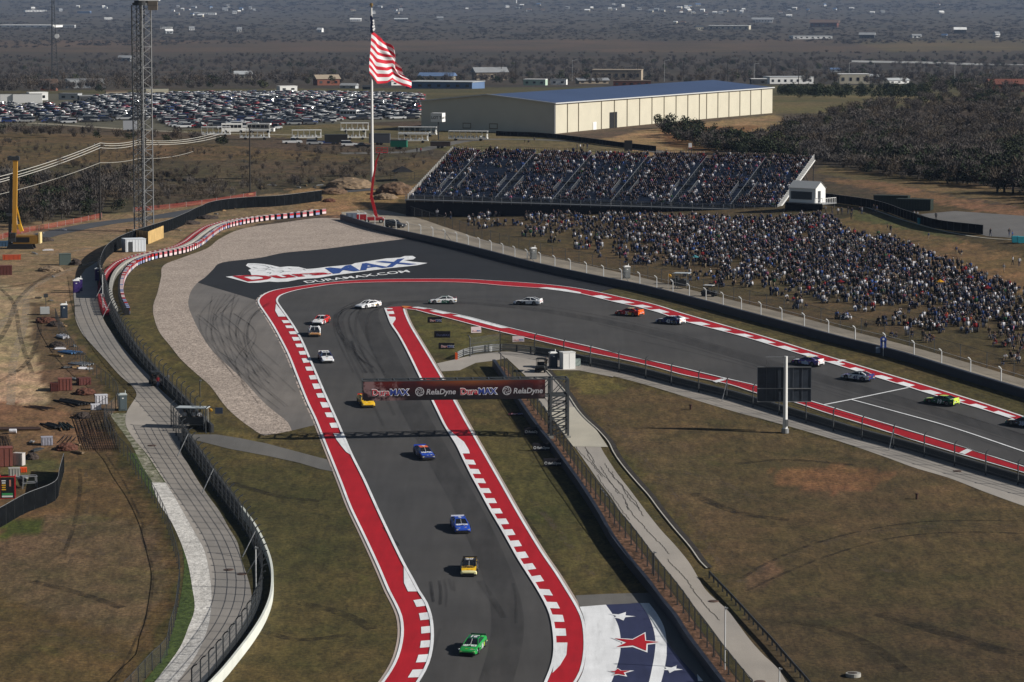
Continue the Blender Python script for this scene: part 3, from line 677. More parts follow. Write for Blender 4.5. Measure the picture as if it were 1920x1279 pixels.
def wall(name, label, cat, A, h, th, material, group=None, h0=0.0, parent=None, capmat=None):
    """solid wall along a world polyline, top edge following the ground"""
    n = len(A); pr_ = perp(A); V = []; F = []; mi = []
    for i in range(n):
        for s, z in ((-1, h0), (1, h0), (1, h), (-1, h)):
            q = A[i] + pr_[i] * s * th / 2; V.append((q[0], q[1], gz(*A[i]) + z - (0.3 if z == 0 else 0)))
    for i in range(n - 1):
        a, b = 4 * i, 4 * i + 4
        for k in range(4):
            F.append((a + k, b + k, b + (k + 1) % 4, a + (k + 1) % 4)); mi.append(1 if k == 2 and capmat else 0)
    e = 4 * (n - 1)
    F += [(3, 2, 1, 0), (e, e + 1, e + 2, e + 3)]; mi += [0, 0]
    c = A[n // 2]; org = Vector((c[0], c[1], gz(*c))) if parent is None else Vector((0, 0, 0))
    me = bpy.data.meshes.new(name); me.from_pydata([Vector(v) - org for v in V], [], F); me.materials.append(material)
    if capmat: me.materials.append(capmat)
    me.polygons.foreach_set("material_index", mi)
    bm = bmesh.new(); bm.from_mesh(me); bmesh.ops.recalc_face_normals(bm, faces=bm.faces[:]); bm.to_mesh(me); bm.free()
    o = mesh_obj(name, me, parent, org if parent is None else None)
    if parent is None: tag(o, label, cat, group)
    return o
def post_mesh(name, h, w, material, arm=0.0, armh=0.45, foot=True):
    b = MB()
    if arm:
        b.bar((0, 0, -0.2), (0, 0, h - armh), w, material); b.bar((0, 0, h - armh), (arm * 0.4, 0, h - armh * 0.35), w, material); b.bar((arm * 0.4, 0, h - armh * 0.35), (arm, 0, h), w, material)
    else:
        b.bar((0, 0, -0.2), (0, 0, h), w, material)
    if foot: b.box((0, 0, 0.03), (w * 2.2, w * 2.2, 0.1), material)
    return b.mesh(name)
def fence(label, A, sp, h, group=None, arm=0.0, side=1, postw=0.12, pmat=None, link=None, cables=0, cat="fence", name="fence", cw=0.06, braces=(), link_h=None, link_z=0.0, toprail=True, cat_posts=100, armh=0.45):
    """posts (each a part), mesh panel, cables; side=+1 leans to the left-hand normal"""
    pmat = pmat or DARKSTEEL; D = resample(A, step=0.5); L = (len(D) - 1) * 0.5; n = max(2, int(round(L / sp)) + 1)
    P = resample(A, n=n); N = perp(P) * side
    org = v3(P[n // 2]); root = empty(name, org, label, cat, group)
    pm = post_mesh("post", h, postw, pmat, arm, armh)
    for i in range(n):
        o = mesh_obj("post", pm, root, v3(P[i]) - org); o.rotation_euler = (0, 0, math.atan2(N[i][1], N[i][0]))
    lh = link_h or (h - (armh if arm else 0.05))
    if link:
        V = []; F = []
        for i in range(n):
            q = v3(P[i]) - org; V += [q + Vector((0, 0, link_z)), q + Vector((0, 0, lh))]
            if i: F.append((2 * i - 2, 2 * i, 2 * i + 1, 2 * i - 1))
        me = bpy.data.meshes.new("wire_mesh"); me.from_pydata(V, [], F); me.materials.append(link); mesh_obj("wire_mesh", me, root)
    zs = [h * (k + 1) / (cables + 1) * 0.98 for k in range(cables)] if cables else []
    if toprail: zs = zs[:-1] + [h - (armh if arm else 0.05)] if zs else [h - 0.05]
    for z in zs:
        b = MB()
        for i in range(n - 1): b.bar(v3(P[i], z) - org, v3(P[i + 1], z) - org, cw, pmat)
        b.build("cable" if z < h - armh - 0.01 else "top_rail", root)
    for (i, s) in braces:
        if i < n - 1:
            b = MB(); q = v3(P[i], h * 0.8) - org; d = Vector((P[i + 1][0] - P[i][0], P[i + 1][1] - P[i][1], 0)).normalized()
            m_ = Vector((-N[i][0], -N[i][1], 0))
            b.bar(q, v3(P[i]) - org + d * 1.0 * s + m_ * 1.6, 0.09, GALV); b.build("brace", root)
    return root
def wpx(pts, step=1.5, smooth=True): return line(pts, step, smooth)

# ---- left catch fence (upper part) and its barrier
B1 = wpx([(184,520),(190,545),(198,575),(214,612),(236,648),(262,682),(290,713),(318,742),(345,770),(368,795),(386,812)])
fence("tall curved-post catch fence between the upper grey path and the gravel verge", B1, 3.3, 3.7, "catch fences round the track", arm=0.55, side=1, link=LINK2, cables=5, braces=((13, 1), (22, 1)), cw=0.035)
wall("barrier", "dark low crash barrier in front of the upper left catch fence", "barrier", off(B1, 0.9), 1.05, 0.35, DWALL, "low crash barriers")
B2 = wpx([(321,800),(333,822),(350,848),(370,876),(392,908),(416,940),(442,976),(461,1003),(477,1035),(489,1070),(492,1100),(488,1135),(474,1170),(452,1205),(425,1240),(396,1275),(360,1312)])
fence("tall catch fence curving along the lower grey path beside the white-topped wall", B2, 2.9, 3.5, "catch fences round the track", arm=0.55, side=1, link=LINK2, cables=5, braces=((6, 1), (13, 1), (24, 1), (27, -1)), cw=0.035)
wall("barrier", "curved concrete wall with a pale sunlit face below the lower left catch fence", "barrier", off(B2, 1.1)[34:], 1.15, 0.26, CONCW, "low crash barriers")
wall("barrier", "shaded wall run painted dark grey below the upper part of the lower left catch fence", "barrier", off(B2, 1.1)[3:35], 1.1, 0.3, DWALL, "low crash barriers")  # upper run of the same wall, its shaded face put in as dark colour
# ---- low chain-link fence left of the path
FA = wpx([(104,600),(112,622),(126,646),(148,676),(178,706),(206,728),(221,748),(218,768),(196,790),(197,802),(217,838),(240,864),(258,895),(287,937),(312,988),(326,1035),(337,1080),(334,1125),(327,1172),(318,1200),(312,1232),(287,1255),(260,1285),(232,1315)], 1.5)
fence("low chain-link fence winding between the construction site and the grey path", FA, 2.6, 1.9, postw=0.08, link=LINK, cables=0, cw=0.05)
# ---- pit-side wall and fence C
wall("barrier", "long navy wall with a wide shadow on the inside of the track", "barrier", cw, 1.1, 0.45, NAVYW, "low crash barriers")
FC = wpx([(939,694),(952,708),(971,728),(988,750),(1005,775),(1026,803),(1056,846),(1077,880),(1099,912),(1122,942),(1157,990),(1185,1024),(1212,1060),(1226,1080),(1255,1116),(1282,1151),(1312,1195),(1342,1236),(1359,1257),(1385,1290),(1410,1320)])
fence("chain-link debris fence with short bent posts beside the pale service road", FC, 3.2, 2.6, "catch fences round the track", arm=0.35, side=-1, link=LINK2, cables=2, cw=0.05, braces=((9, 1), (26, 1)), armh=0.25)
# ---- wall and fence D
WD = wpx([(857,674),(868,668.5),(885,664),(912,660),(945,658),(975,660),(1012,665),(1050,671),(1100,682),(1150,692),(1200,703),(1280,724),(1380,749),(1447,769),(1547,799),(1613,819),(1713,846),(1813,876),(1920,908),(2010,934),(2260,1003)])
kD = pidx(WD, (1012, 665))
wall("barrier", "long dark wall between the inner red kerb and the infield service road", "barrier", WD[kD:], 1.1, 0.5, DWALL, "low crash barriers")
def guardrail_slats(label, A, h=1.0):
    org = v3(A[len(A) // 2]); r = empty("guardrail", org, label, "guardrail")
    for z in (0.2, 0.48, 0.76, 1.0):
        b = MB()
        for i in range(len(A) - 1): b.bar(v3(A[i], z) - org, v3(A[i + 1], z) - org, 0.06, GALV, 0.17)
        b.build("rail", r)
    P = resample(A, step=2.6); N = perp(P)
    pm = MB(); pm.box((0, 0, 0.5), (0.22, 0.22, 1.1), DARKSTEEL); pm = pm.mesh("post")
    for p, n_ in zip(P, N): mesh_obj("post", pm, r, v3(p) - org)
    b = MB(); e = v3(A[0]) - org; b.box(e + Vector((-0.1, 0, 0.5)), (0.35, 0.8, 1.0), ORG); b.build("end_cap", r)
guardrail_slats("pale slatted guardrail with an orange end curving round the inside of the hairpin", WD[:kD + 2])
fence("catch fence with leaning tops along the infield side of the main straight", off(WD, -1.0)[2:], 6.2, 3.2, "catch fences round the track", arm=0.5, side=1, link=LINK, cables=4, cw=0.05, braces=((9, 1), (15, 1), (24, 1)))
# ---- outer wall, posts, second fence
wall("barrier", "long dark wall on the outside of the track below the spectator hill", "barrier", wr, 1.25, 0.6, NAVYW, "low crash barriers")
fence("row of curved catch-fence posts, sunlight painted in pale, behind the outer track wall", off(wr, 0.9)[6:], 7.6, 3.2, "catch fences round the track", arm=0.5, side=-1, pmat=PALE, link=LINK, cables=2, cw=0.04, braces=((8, 1), (15, 1), (21, 1)), postw=0.13)  # pale steel instead of dark imitates sunlight on these posts
rd = wpx(RD[2:])
fence("thin dark fence at the foot of the spectator hill behind the tan road", off(rd, 0.5), 7.0, 2.3, postw=0.08, link=LINK, cw=0.04)
# ---- infield guardrail at the bottom right
GRL = wpx([(1330,1084),(1362,1117),(1390,1147),(1416,1176),(1444,1206),(1480,1248),(1510,1282),(1545,1325)])
def guardrail(label, A, sp=1.9, h=0.8):
    org = v3(A[len(A) // 2]); r = empty("guardrail", org, label, "guardrail")
    b = MB()
    for i in range(len(A) - 1): b.bar(v3(A[i], h - 0.15) - org, v3(A[i + 1], h - 0.15) - org, 0.10, DARKSTEEL, 0.32)
    b.build("rail", r)
    pm = MB(); pm.box((0, 0, 0.35), (0.16, 0.16, 0.9), DARKSTEEL); pm = pm.mesh("post")
    for p in resample(A, step=sp): mesh_obj("post", pm, r, v3(p) - org)
guardrail("dark guardrail on short posts beside the pale service road at lower right", GRL)
# ---- black windscreen fence, lower left
def screen(label, A, h=2.4, sp=2.5):
    org = v3(A[len(A) // 2]); r = empty("screen_fence", org, label, "fence")
    D = resample(A, step=0.6); V = []; F = []; N = perp(D)
    for i, p in enumerate(D):
        wv = 0.07 * math.sin(i * 1.7) * (1 if i % 4 else 0.2)
        for k, z in enumerate((0.05, h * .5, h)):
            q = v3(p, z) - org; V.append(q + Vector((N[i][0], N[i][1], 0)) * (wv * (1 if k == 1 else 0.3)))
        if i:
            for k in range(2): F.append((3 * i - 3 + k, 3 * i + k, 3 * i + k + 1, 3 * i - 2 + k))
    me = bpy.data.meshes.new("fabric"); me.from_pydata(V, [], F); me.materials.append(SCREEN); mesh_obj("fabric", me, r)
    pm = MB(); pm.bar((0, 0, -0.2), (0, 0, h + 0.05), 0.07, DARKSTEEL); pm = pm.mesh("post")
    for p in resample(A, step=sp): mesh_obj("post", pm, r, v3(p) - org)
    b = MB(); R_ = resample(A, step=1.0)
    for i in range(len(R_) - 1): b.bar(v3(R_[i], h) - org, v3(R_[i + 1], h) - org, 0.05, GALV)
    b.build("top_rail", r)
    return r
screen("black fabric-covered fence round the storage yard in the lower left corner", wpx([(-45,1012),(0,990),(50,962),(98,943),(108,934),(112,915),(120,886)]))
# black screen behind the tyre barrier
SB = wpx([(192,560),(188,530),(190,505),(205,480),(235,462),(280,446),(320,433),(350,420),(375,408),(400,398),(450,391),(520,387),(603,377)], 2)
screen("long black fabric fence behind the red and white tyre barrier", SB, 2.6)
screen("black fabric fence running across the open ground right of the grandstand", wpx([(1545,378),(1640,392),(1700,412),(1760,430),(1843,440)], 2), 1.9)
screen("black fabric fence along the track edge behind the top of the grandstand", wpx([(930,255),(1010,258),(1100,268),(1160,276),(1230,284)], 3), 1.5)

# ------------------------------------------------------------------ lettering
def text_mesh(s, size, material, bold=0.0, shear=0.0, extrude=0.0, align='LEFT', spacing=1.0):
    c = bpy.data.curves.new("lettering", 'FONT'); c.body = s; c.size = size; c.offset = bold; c.shear = shear; c.extrude = extrude; c.align_x = align; c.space_character = spacing
    c.resolution_u = 3
    o = bpy.data.objects.new("lettering", c); COL.objects.link(o)
    dg = bpy.context.evaluated_depsgraph_get(); me = bpy.data.meshes.new_from_object(o.evaluated_get(dg))
    bpy.data.objects.remove(o); me.materials.clear(); me.materials.append(material); me.name = "lettering"
    return me
def tri_mesh(me, cuts=0):
    bm = bmesh.new(); bm.from_mesh(me); bmesh.ops.triangulate(bm, faces=bm.faces[:]); bm.to_mesh(me); bm.free()
def bounds(me):
    v = np.array([x.co[:] for x in me.vertices]); return v.min(0), v.max(0)
def ground_text(s, quad, lev, m, bold=0.0, shear=0.0):
    me = text_mesh(s, 1.0, m, bold, shear); lo, hi = bounds(me); bl, br, tr, tl = [np.array(q, float) for q in quad]
    for v in me.vertices:
        u = (v.co.x - lo[0]) / (hi[0] - lo[0]); w = (v.co.y - lo[1]) / (hi[1] - lo[1])
        p = (bl * (1 - u) + br * u) * (1 - w) + (tl * (1 - u) + tr * u) * w
        g = G(*p); v.co = (g.x, g.y, g.z + lev * LV)
    me.update()
    for p in me.polygons:
        if p.normal.z < 0: p.flip()
    tag(mesh_obj("painted_lettering", me), kind="structure")
z4 = lambda pts: [(400 + x / 4, 420 + y / 4) for x, y in pts]
sheet("painted_logo", z4([(92,400),(268,446),(350,444),(420,436),(480,440),(560,436),(640,420),(700,414),(780,410),(900,390),(1100,364),(1300,338),(1530,314),(1607,297),(1495,287),(1430,276),(1500,270),(1518,256),(1495,243),(1435,244),(1400,256),(1300,262),(1180,280),(1060,298),(1040,308),(850,326),(760,338),(700,342),(640,326),(560,322),(500,328),(430,312),(380,304),(310,299),(258,300),(244,316),(285,340),(262,350),(278,366),(285,388),(190,390)]), 3, M_WHITE)
M_GREYP = paint("grey_paint", (0.30, 0.31, 0.32), 0.3)
for pts in ([(262,312),(300,308),(350,312),(400,322),(420,334)], [(300,330),(340,340),(380,336),(420,345)], [(330,352),(380,352),(410,340),(430,348)], [(430,325),(470,338),(520,336)], [(440,355),(480,362),(530,352),(520,362)], [(560,335),(600,345),(660,340),(690,352)], [(500,372),(540,360),(580,362)], [(400,372),(430,365),(425,378)]):
    pline("painted_logo", z4(pts), 0.30, 3.6, M_GREYP)
ground_text("Dura", z4([(262,438),(893,380),(832,361),(142,396)]), 4.5, M_RED, 0.038)
ground_text("MAX", z4([(902,380),(1528,306),(1440,262),(838,336)]), 4.5, M_BLUEP, 0.03)
ground_text("DURAMAX.COM", z4([(705,449),(1478,366),(1452,349),(672,434)]), 3.5, M_WHITE, 0.015, 0.0)

def put_text(s, parent, loc, size, m, rot, bold=0.0, shear=0.0, align='LEFT', width=None, name="lettering", extrude=0.0):
    me = text_mesh(s, size, m, bold, shear, extrude, align)
    if width:
        lo, hi = bounds(me); k = width / (hi[0] - lo[0])
        for v in me.vertices: v.co.x *= k
    o = mesh_obj(name, me, parent, loc); o.rotation_euler = rot; return o
FRONT = (math.pi / 2, 0, 0)
TXRED = mat("lettering_red", (0.50, 0.015, 0.03), 0.6); TXBLUE = mat("lettering_blue", (0.03, 0.06, 0.30), 0.6); TXWHITE = mat("lettering_white", (0.80, 0.80, 0.80), 0.6); TXBLACK = mat("lettering_black", (0.015, 0.015, 0.015), 0.6); TXYEL = mat("lettering_yellow", (0.8, 0.5, 0.03), 0.6)
def brand_dura(parent, x, z, y, size, rot=FRONT, pre="", shear=0.0):
    for i, (s, m, b, dy) in enumerate((("Dura", TXWHITE, .075, 0), ("Dura", TXRED, .010, -.03), ("MAX", TXWHITE, .085, 0), ("MAX", TXBLUE, .02, -.03))):
        dx = 0 if i < 2 else 2.12 * size
        put_text(s, parent, (x + dx, y + dy, z), size, m, rot, bold=b * size, shear=shear)
def swirl(parent, x, z, y, r, m):
    b = MB()
    for k in range(14):
        a0, a1 = 2 * math.pi * k / 14, 2 * math.pi * (k + 1) / 14
        b.poly([(x + math.cos(a0) * r * .82, y, z + math.sin(a0) * r * .82), (x + math.cos(a1) * r * .82, y, z + math.sin(a1) * r * .82), (x + math.cos(a1) * r, y, z + math.sin(a1) * r), (x + math.cos(a0) * r, y, z + math.sin(a0) * r)], m)
    for k in range(5):
        a = 2 * math.pi * k / 5; pts = []
        for t in np.linspace(0, 1, 5):
            rr = r * (0.25 + 0.55 * t); an = a + 1.6 * t; pts.append((x + math.cos(an) * rr, z + math.sin(an) * rr))
        for (x0, z0), (x1, z1) in zip(pts, pts[1:]):
            dx, dz = x1 - x0, z1 - z0; l = math.hypot(dx, dz) or 1; wx, wz = -dz / l * r * .07, dx / l * r * .07
            b.poly([(x0 - wx, y, z0 - wz), (x1 - wx, y, z1 - wz), (x1 + wx, y, z1 + wz), (x0 + wx, y, z0 + wz)], m)
    b.build("emblem", parent)

# ------------------------------------------------------------------ gantry over the track
GST = mat("gantry_steel", (0.10, 0.11, 0.118), 0.5, 0.5)
def gantry():
    T = G(1047, 818); yaw = math.atan2(-0.10, -1.0)        # beam runs to the left
    # local: +x toward the tower from the free end; the free end at x=0
    Ltot = 27.0; d = Vector((math.cos(yaw), math.sin(yaw), 0)); org = T + d * (Ltot - 1.2); org.z = T.z
    root = empty("gantry", T, "steel truss gantry reaching over the track with a dark red sponsor banner", "gantry")
    root.rotation_euler = (0, 0, yaw + math.pi)
    # in the root's frame the beam runs from x=-(Ltot-1.2) to x=+1.2 ; camera side is -y
    W = 1.15; Ht = 7.75; bh = 2.25; c = 0.17; x0 = -(Ltot - 1.2); x1 = 1.15
    b = MB()
    for sx in (-1.15, 1.15):
        for sy in (-W, W): b.bar((sx, sy, -0.3), (sx, sy, Ht), 0.26, GST)
    b.build("tower_post", root)
    b = MB()
    for i in range(5):
        z0 = 0.15 + i * 1.1; z1 = z0 + 1.1
        for sy in (-W, W): b.bar((-1.15, sy, z0), (1.15, sy, z1), 0.15, GST); b.bar((-1.15, sy, z1), (1.15, sy, z1), 0.13, GST)
        for sx in (-1.15, 1.15): b.bar((sx, -W, z1), (sx, W, z0), 0.13, GST); b.bar((sx, -W, z1), (sx, W, z1), 0.11, GST)
    b.build("tower_brace", root)
    b = MB()
    for sy in (-W, W):
        for z in (Ht, Ht - bh): b.bar((x0, sy, z), (x1, sy, z), c, GST)
    b.build("chord", root)
    b = MB(); n = 13; st = (x1 - x0) / n
    for i in range(n + 1):
        x = x0 + i * st
        for sy in (-W, W): b.bar((x, sy, Ht - bh), (x, sy, Ht), 0.09, GST)
        b.bar((x, -W, Ht), (x, W, Ht), 0.13, GST); b.bar((x, -W, Ht - bh), (x, W, Ht - bh), 0.12, GST)
        if i < n:
            for sy in (-W, W): b.bar((x, sy, Ht - bh), (x + st, sy, Ht), 0.09, GST)
            b.bar((x, -W, Ht - bh), (x + st, W, Ht - bh), 0.13, GST); b.bar((x, W, Ht), (x + st, -W, Ht), 0.09, GST)
    b.build("lattice", root)
    for sx in (-1.15, 1.15):
        for sy in (-W, W):
            b = MB(); b.box((sx, sy, 0.05), (0.7, 0.7, 0.35), CONC); b.build("footing", root)
    # banner
    g = NT("banner_print"); tc = g.t.nodes.new("ShaderNodeTexCoord").outputs["Object"]
    sp = g.t.nodes.new("ShaderNodeSeparateXYZ"); g.link(tc, sp.inputs[0])
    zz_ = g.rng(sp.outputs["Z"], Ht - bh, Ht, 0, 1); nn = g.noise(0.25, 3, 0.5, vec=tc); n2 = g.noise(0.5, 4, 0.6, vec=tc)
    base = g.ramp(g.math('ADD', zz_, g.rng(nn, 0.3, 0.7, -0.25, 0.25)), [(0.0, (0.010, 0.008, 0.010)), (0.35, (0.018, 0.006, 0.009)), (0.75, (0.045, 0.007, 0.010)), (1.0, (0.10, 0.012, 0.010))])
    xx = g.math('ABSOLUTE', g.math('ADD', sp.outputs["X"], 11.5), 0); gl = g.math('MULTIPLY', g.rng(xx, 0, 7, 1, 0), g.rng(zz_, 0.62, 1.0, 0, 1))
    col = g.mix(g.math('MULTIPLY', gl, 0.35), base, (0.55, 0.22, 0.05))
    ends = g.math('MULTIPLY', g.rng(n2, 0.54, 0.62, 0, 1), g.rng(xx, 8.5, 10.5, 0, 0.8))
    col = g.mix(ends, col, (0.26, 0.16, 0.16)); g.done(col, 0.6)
    bn = MB(); bw0, bw1 = x0 + 0.05, -1.9; bn.box(((bw0 + bw1) / 2, -W - 0.16, Ht - bh / 2 - 0.18), (bw1 - bw0, 0.05, bh + 0.25), g.m)
    bo = bn.build("banner", root); y = -W - 0.20; zb = Ht - bh + 0.40
    L = bw1 - bw0
    for fx in (0.045, 0.53): brand_dura(bo, bw0 + L * fx, zb, y, 1.12)
    for fx in (0.285, 0.765):
        swirl(bo, bw0 + L * fx + 0.55, zb + 0.42, y, 0.60, mat("lettering_silver", (.42, .42, .45), .6))
        me = put_text("RelaDyne", bo, (bw0 + L * fx + 1.35, y, zb + 0.05), 1.0, mat("lettering_silver", (.42, .42, .45), .6), FRONT, bold=0.02, shear=0.2)
gantry()

# ------------------------------------------------------------------ sponsor boards lying on the verge
def board(px, py, w, h, face, kind, label, yawd=0, tilt=82, group="sponsor boards on the grass"):
    p = G(px, py); r = empty("sponsor_board", p, label, "sign", group, rz=math.radians(yawd))
    b = MB(); t = math.radians(tilt); up_ = Vector((0, math.cos(t), math.sin(t))); nrm = Vector((0, -math.sin(t), math.cos(t)))
    c0 = Vector((-w / 2, 0, 0.08))
    pts = [c0, c0 + Vector((w, 0, 0)), c0 + Vector((w, 0, 0)) + up_ * h, c0 + up_ * h]
    back = [q - nrm * 0.12 for q in pts]
    b.add(pts + back, [(0, 1, 2, 3), (7, 6, 5, 4), (0, 4, 5, 1), (1, 5, 6, 2), (2, 6, 7, 3), (3, 7, 4, 0)], face)
    bo = b.build("panel", r)
    rot = (t, 0, 0); s = w / 5.6
    o = c0 + nrm * 0.03 + up_ * h * 0.22
    if kind == "dura":
        for i, (tx, m, bd, dn) in enumerate((("Dura", TXWHITE, .10, 0), ("Dura", TXRED, .012, .03), ("MAX", TXWHITE, .10, 0), ("MAX", TXBLUE, .02, .02))):
            q = o + nrm * dn + Vector(((0.9 + (0 if i < 2 else 2.12)) * s * 1.05, 0, 0)); put_text(tx, bo, q, s * 1.05, m, rot, bold=bd * s)
    elif kind == "rela":
        q = o + Vector((1.35 * s, 0, 0)); put_text("RelaDyne", bo, q, s * 1.05, TXWHITE, rot, bold=.02 * s, shear=0.2)
        bb = MB(); 
        for k in range(12):
            a0, a1 = 2 * math.pi * k / 12, 2 * math.pi * (k + 1) / 12; ce = o + Vector((0.72 * s, 0, 0)) + up_ * 0.38 * s
            f = lambda a, rr: ce + Vector((math.cos(a) * rr, 0, 0)) + up_ * math.sin(a) * rr
            bb.poly([f(a0, .33 * s), f(a1, .33 * s), f(a1, .46 * s), f(a0, .46 * s)], TXWHITE)
        bb.build("emblem", bo)
    elif kind == "dark":
        q = o + Vector((0.8 * s, 0, 0)); put_text("DuraMAX", bo, q, s * 1.1, mat("lettering_dim_blue", (0.10, 0.11, 0.22), 0.6), rot, bold=.02 * s)
    bb = MB(); bb.bar(c0 - nrm * 0.1 + up_ * h * .8 + Vector((w * .2, 0, 0)), (c0.x + w * .2, 0.9, 0), 0.05, DARKSTEEL); bb.bar(c0 - nrm * 0.1 + up_ * h * .8 + Vector((w * .8, 0, 0)), (c0.x + w * .8, 0.9, 0), 0.05, DARKSTEEL); bb.build("strut", r)
BD = mat("board_black", (0.014, 0.013, 0.018), 0.6); BM = mat("board_maroon", (0.06, 0.012, 0.02), 0.6); BW = mat("board_pale", (0.62, 0.52, 0.53), 0.6)
board(815, 606, 2.3, 0.9, BD, "dura", "black sponsor board nearest the hairpin tip", -6)
board(829, 634, 2.5, 1.0, BD, "dark", "plain dark sponsor board in the middle of the three on the hairpin grass", -8)
board(837, 655, 2.4, 0.9, BD, "dura", "black sponsor board closest to the slatted guardrail end", -5)
board(893, 625, 1.6, 0.95, BW, "dura", "pale sponsor board alone below the long white kerb wedge", 14)
board(972, 642, 1.8, 0.9, BW, "dura", "pale sponsor board between the guardrail arc and the red kerb", 10)
board(969, 779, 2.2, 0.45, BM, "dura", "low maroon sponsor board nearly flat behind the gantry shadow", 8, 25)
board(999, 816, 2.3, 1.0, BD, "rela", "dark sponsor board against the navy wall, nearest the gantry tower", 4, 84)
board(1015, 846, 2.25, 1.0, BD, "rela", "dark sponsor board against the navy wall, middle of the lower three", 4, 84)
board(1036, 875, 2.25, 1.0, BD, "rela", "dark sponsor board against the navy wall, nearest the camera", 4, 84)

# ------------------------------------------------------------------ tyre barrier on the left
def tyre_barrier():
    A = wpx([(238,590),(229,570),(226,545),(232,522),(244,507),(258,497),(290,486),(320,480),(350,473),(375,461),(395,445),(420,430),(455,421),(500,414),(550,409),(605,402)], 1.5)
    org = v3(A[len(A) // 2]); root = empty("tyre_barrier", org, "winding barrier of red, white and black tyre blocks along the gravel", "barrier")
    P = resample(A, step=1.55); N = perp(P)
    mid = np.array(G(450, 480))[:2]
    blk = {}
    for nm, m1, m2 in (("a", REDM, TXWHITE), ("b", mat("pink_banner", (0.66, 0.52, 0.53), 0.7), mat("banner_red", (0.42, .10, .12), .7)), ("c", mat("blue_banner", (0.25, 0.28, 0.45), 0.7), REDM)):
        b = MB(); b.box((0, 0, 0.6), (1.45, 0.85, 1.2), TYREB); b.box((0, -0.45, 0.42), (1.40, 0.06, 0.5), m2 if nm == "a" else m1); b.box((0, -0.45, 0.92), (1.40, 0.06, 0.40), m1 if nm == "a" else m2)
        b.box((0, -0.2, 1.22), (1.42, 0.55, 0.05), m1); blk[nm] = b.mesh("tyre_block")
    rr = random.Random(5)
    P = resample(A, step=1.55 if len(P) < 100 else (len(P) * 1.55 / 98)); N = perp(P); n = len(P)
    for i in range(n):
        q = v3(P[i]) - org; nn = N[i]
        if np.dot(mid - P[i], nn) < 0: nn = -nn
        o = mesh_obj("tyre_block", blk["a" if rr.random() < .12 else ("b" if rr.random() < .72 else "c")], root, q); o.rotation_euler = (0, 0, math.atan2(-nn[1], -nn[0]) - math.pi / 2)
    # grey concrete wall behind, and flat red packs behind that
    sgn = 1 if np.dot(mid - P[n // 2], perp(P)[n // 2]) < 0 else -1
    return A, sgn
TA, TS = tyre_barrier()
wall("barrier", "pale grey undulating concrete wall behind the tyre blocks", "barrier", off(TA, 1.7 * TS), 1.05, 0.55, CONC, "low crash barriers")
def red_packs():
    A = off(TA, 3.3 * TS); P = resample(A, step=2.5); N = perp(P)
    b = MB(); b.box((0, 0, 0.42), (1.5, 1.3, 0.84), mat("dark_red_foam", (0.22, 0.012, 0.02), 0.7)); b.box((0, 0, 0.86), (1.3, 1.1, 0.06), mat("red_foam_top", (0.42, 0.05, 0.06), 0.7)); b.box((0.0, 0.0, 0.90), (1.0, 0.3, 0.04), TXWHITE)
    m = b.mesh("foam_block")
    for i in range(0, len(P)):
        o = mesh_obj("foam_block", m, None, v3(P[i])); o.rotation_euler = (0, 0, math.atan2(N[i][1], N[i][0]) + math.pi / 2)
        tag(o, "dark red foam block " + ("at the near end of" if i < 8 else ("in the lower bend of" if i < 25 else ("on the long middle run of" if i < 60 else "on the far straight run of"))) + " the grey wall", "foam block", "red foam blocks behind the grey wall")
red_packs()

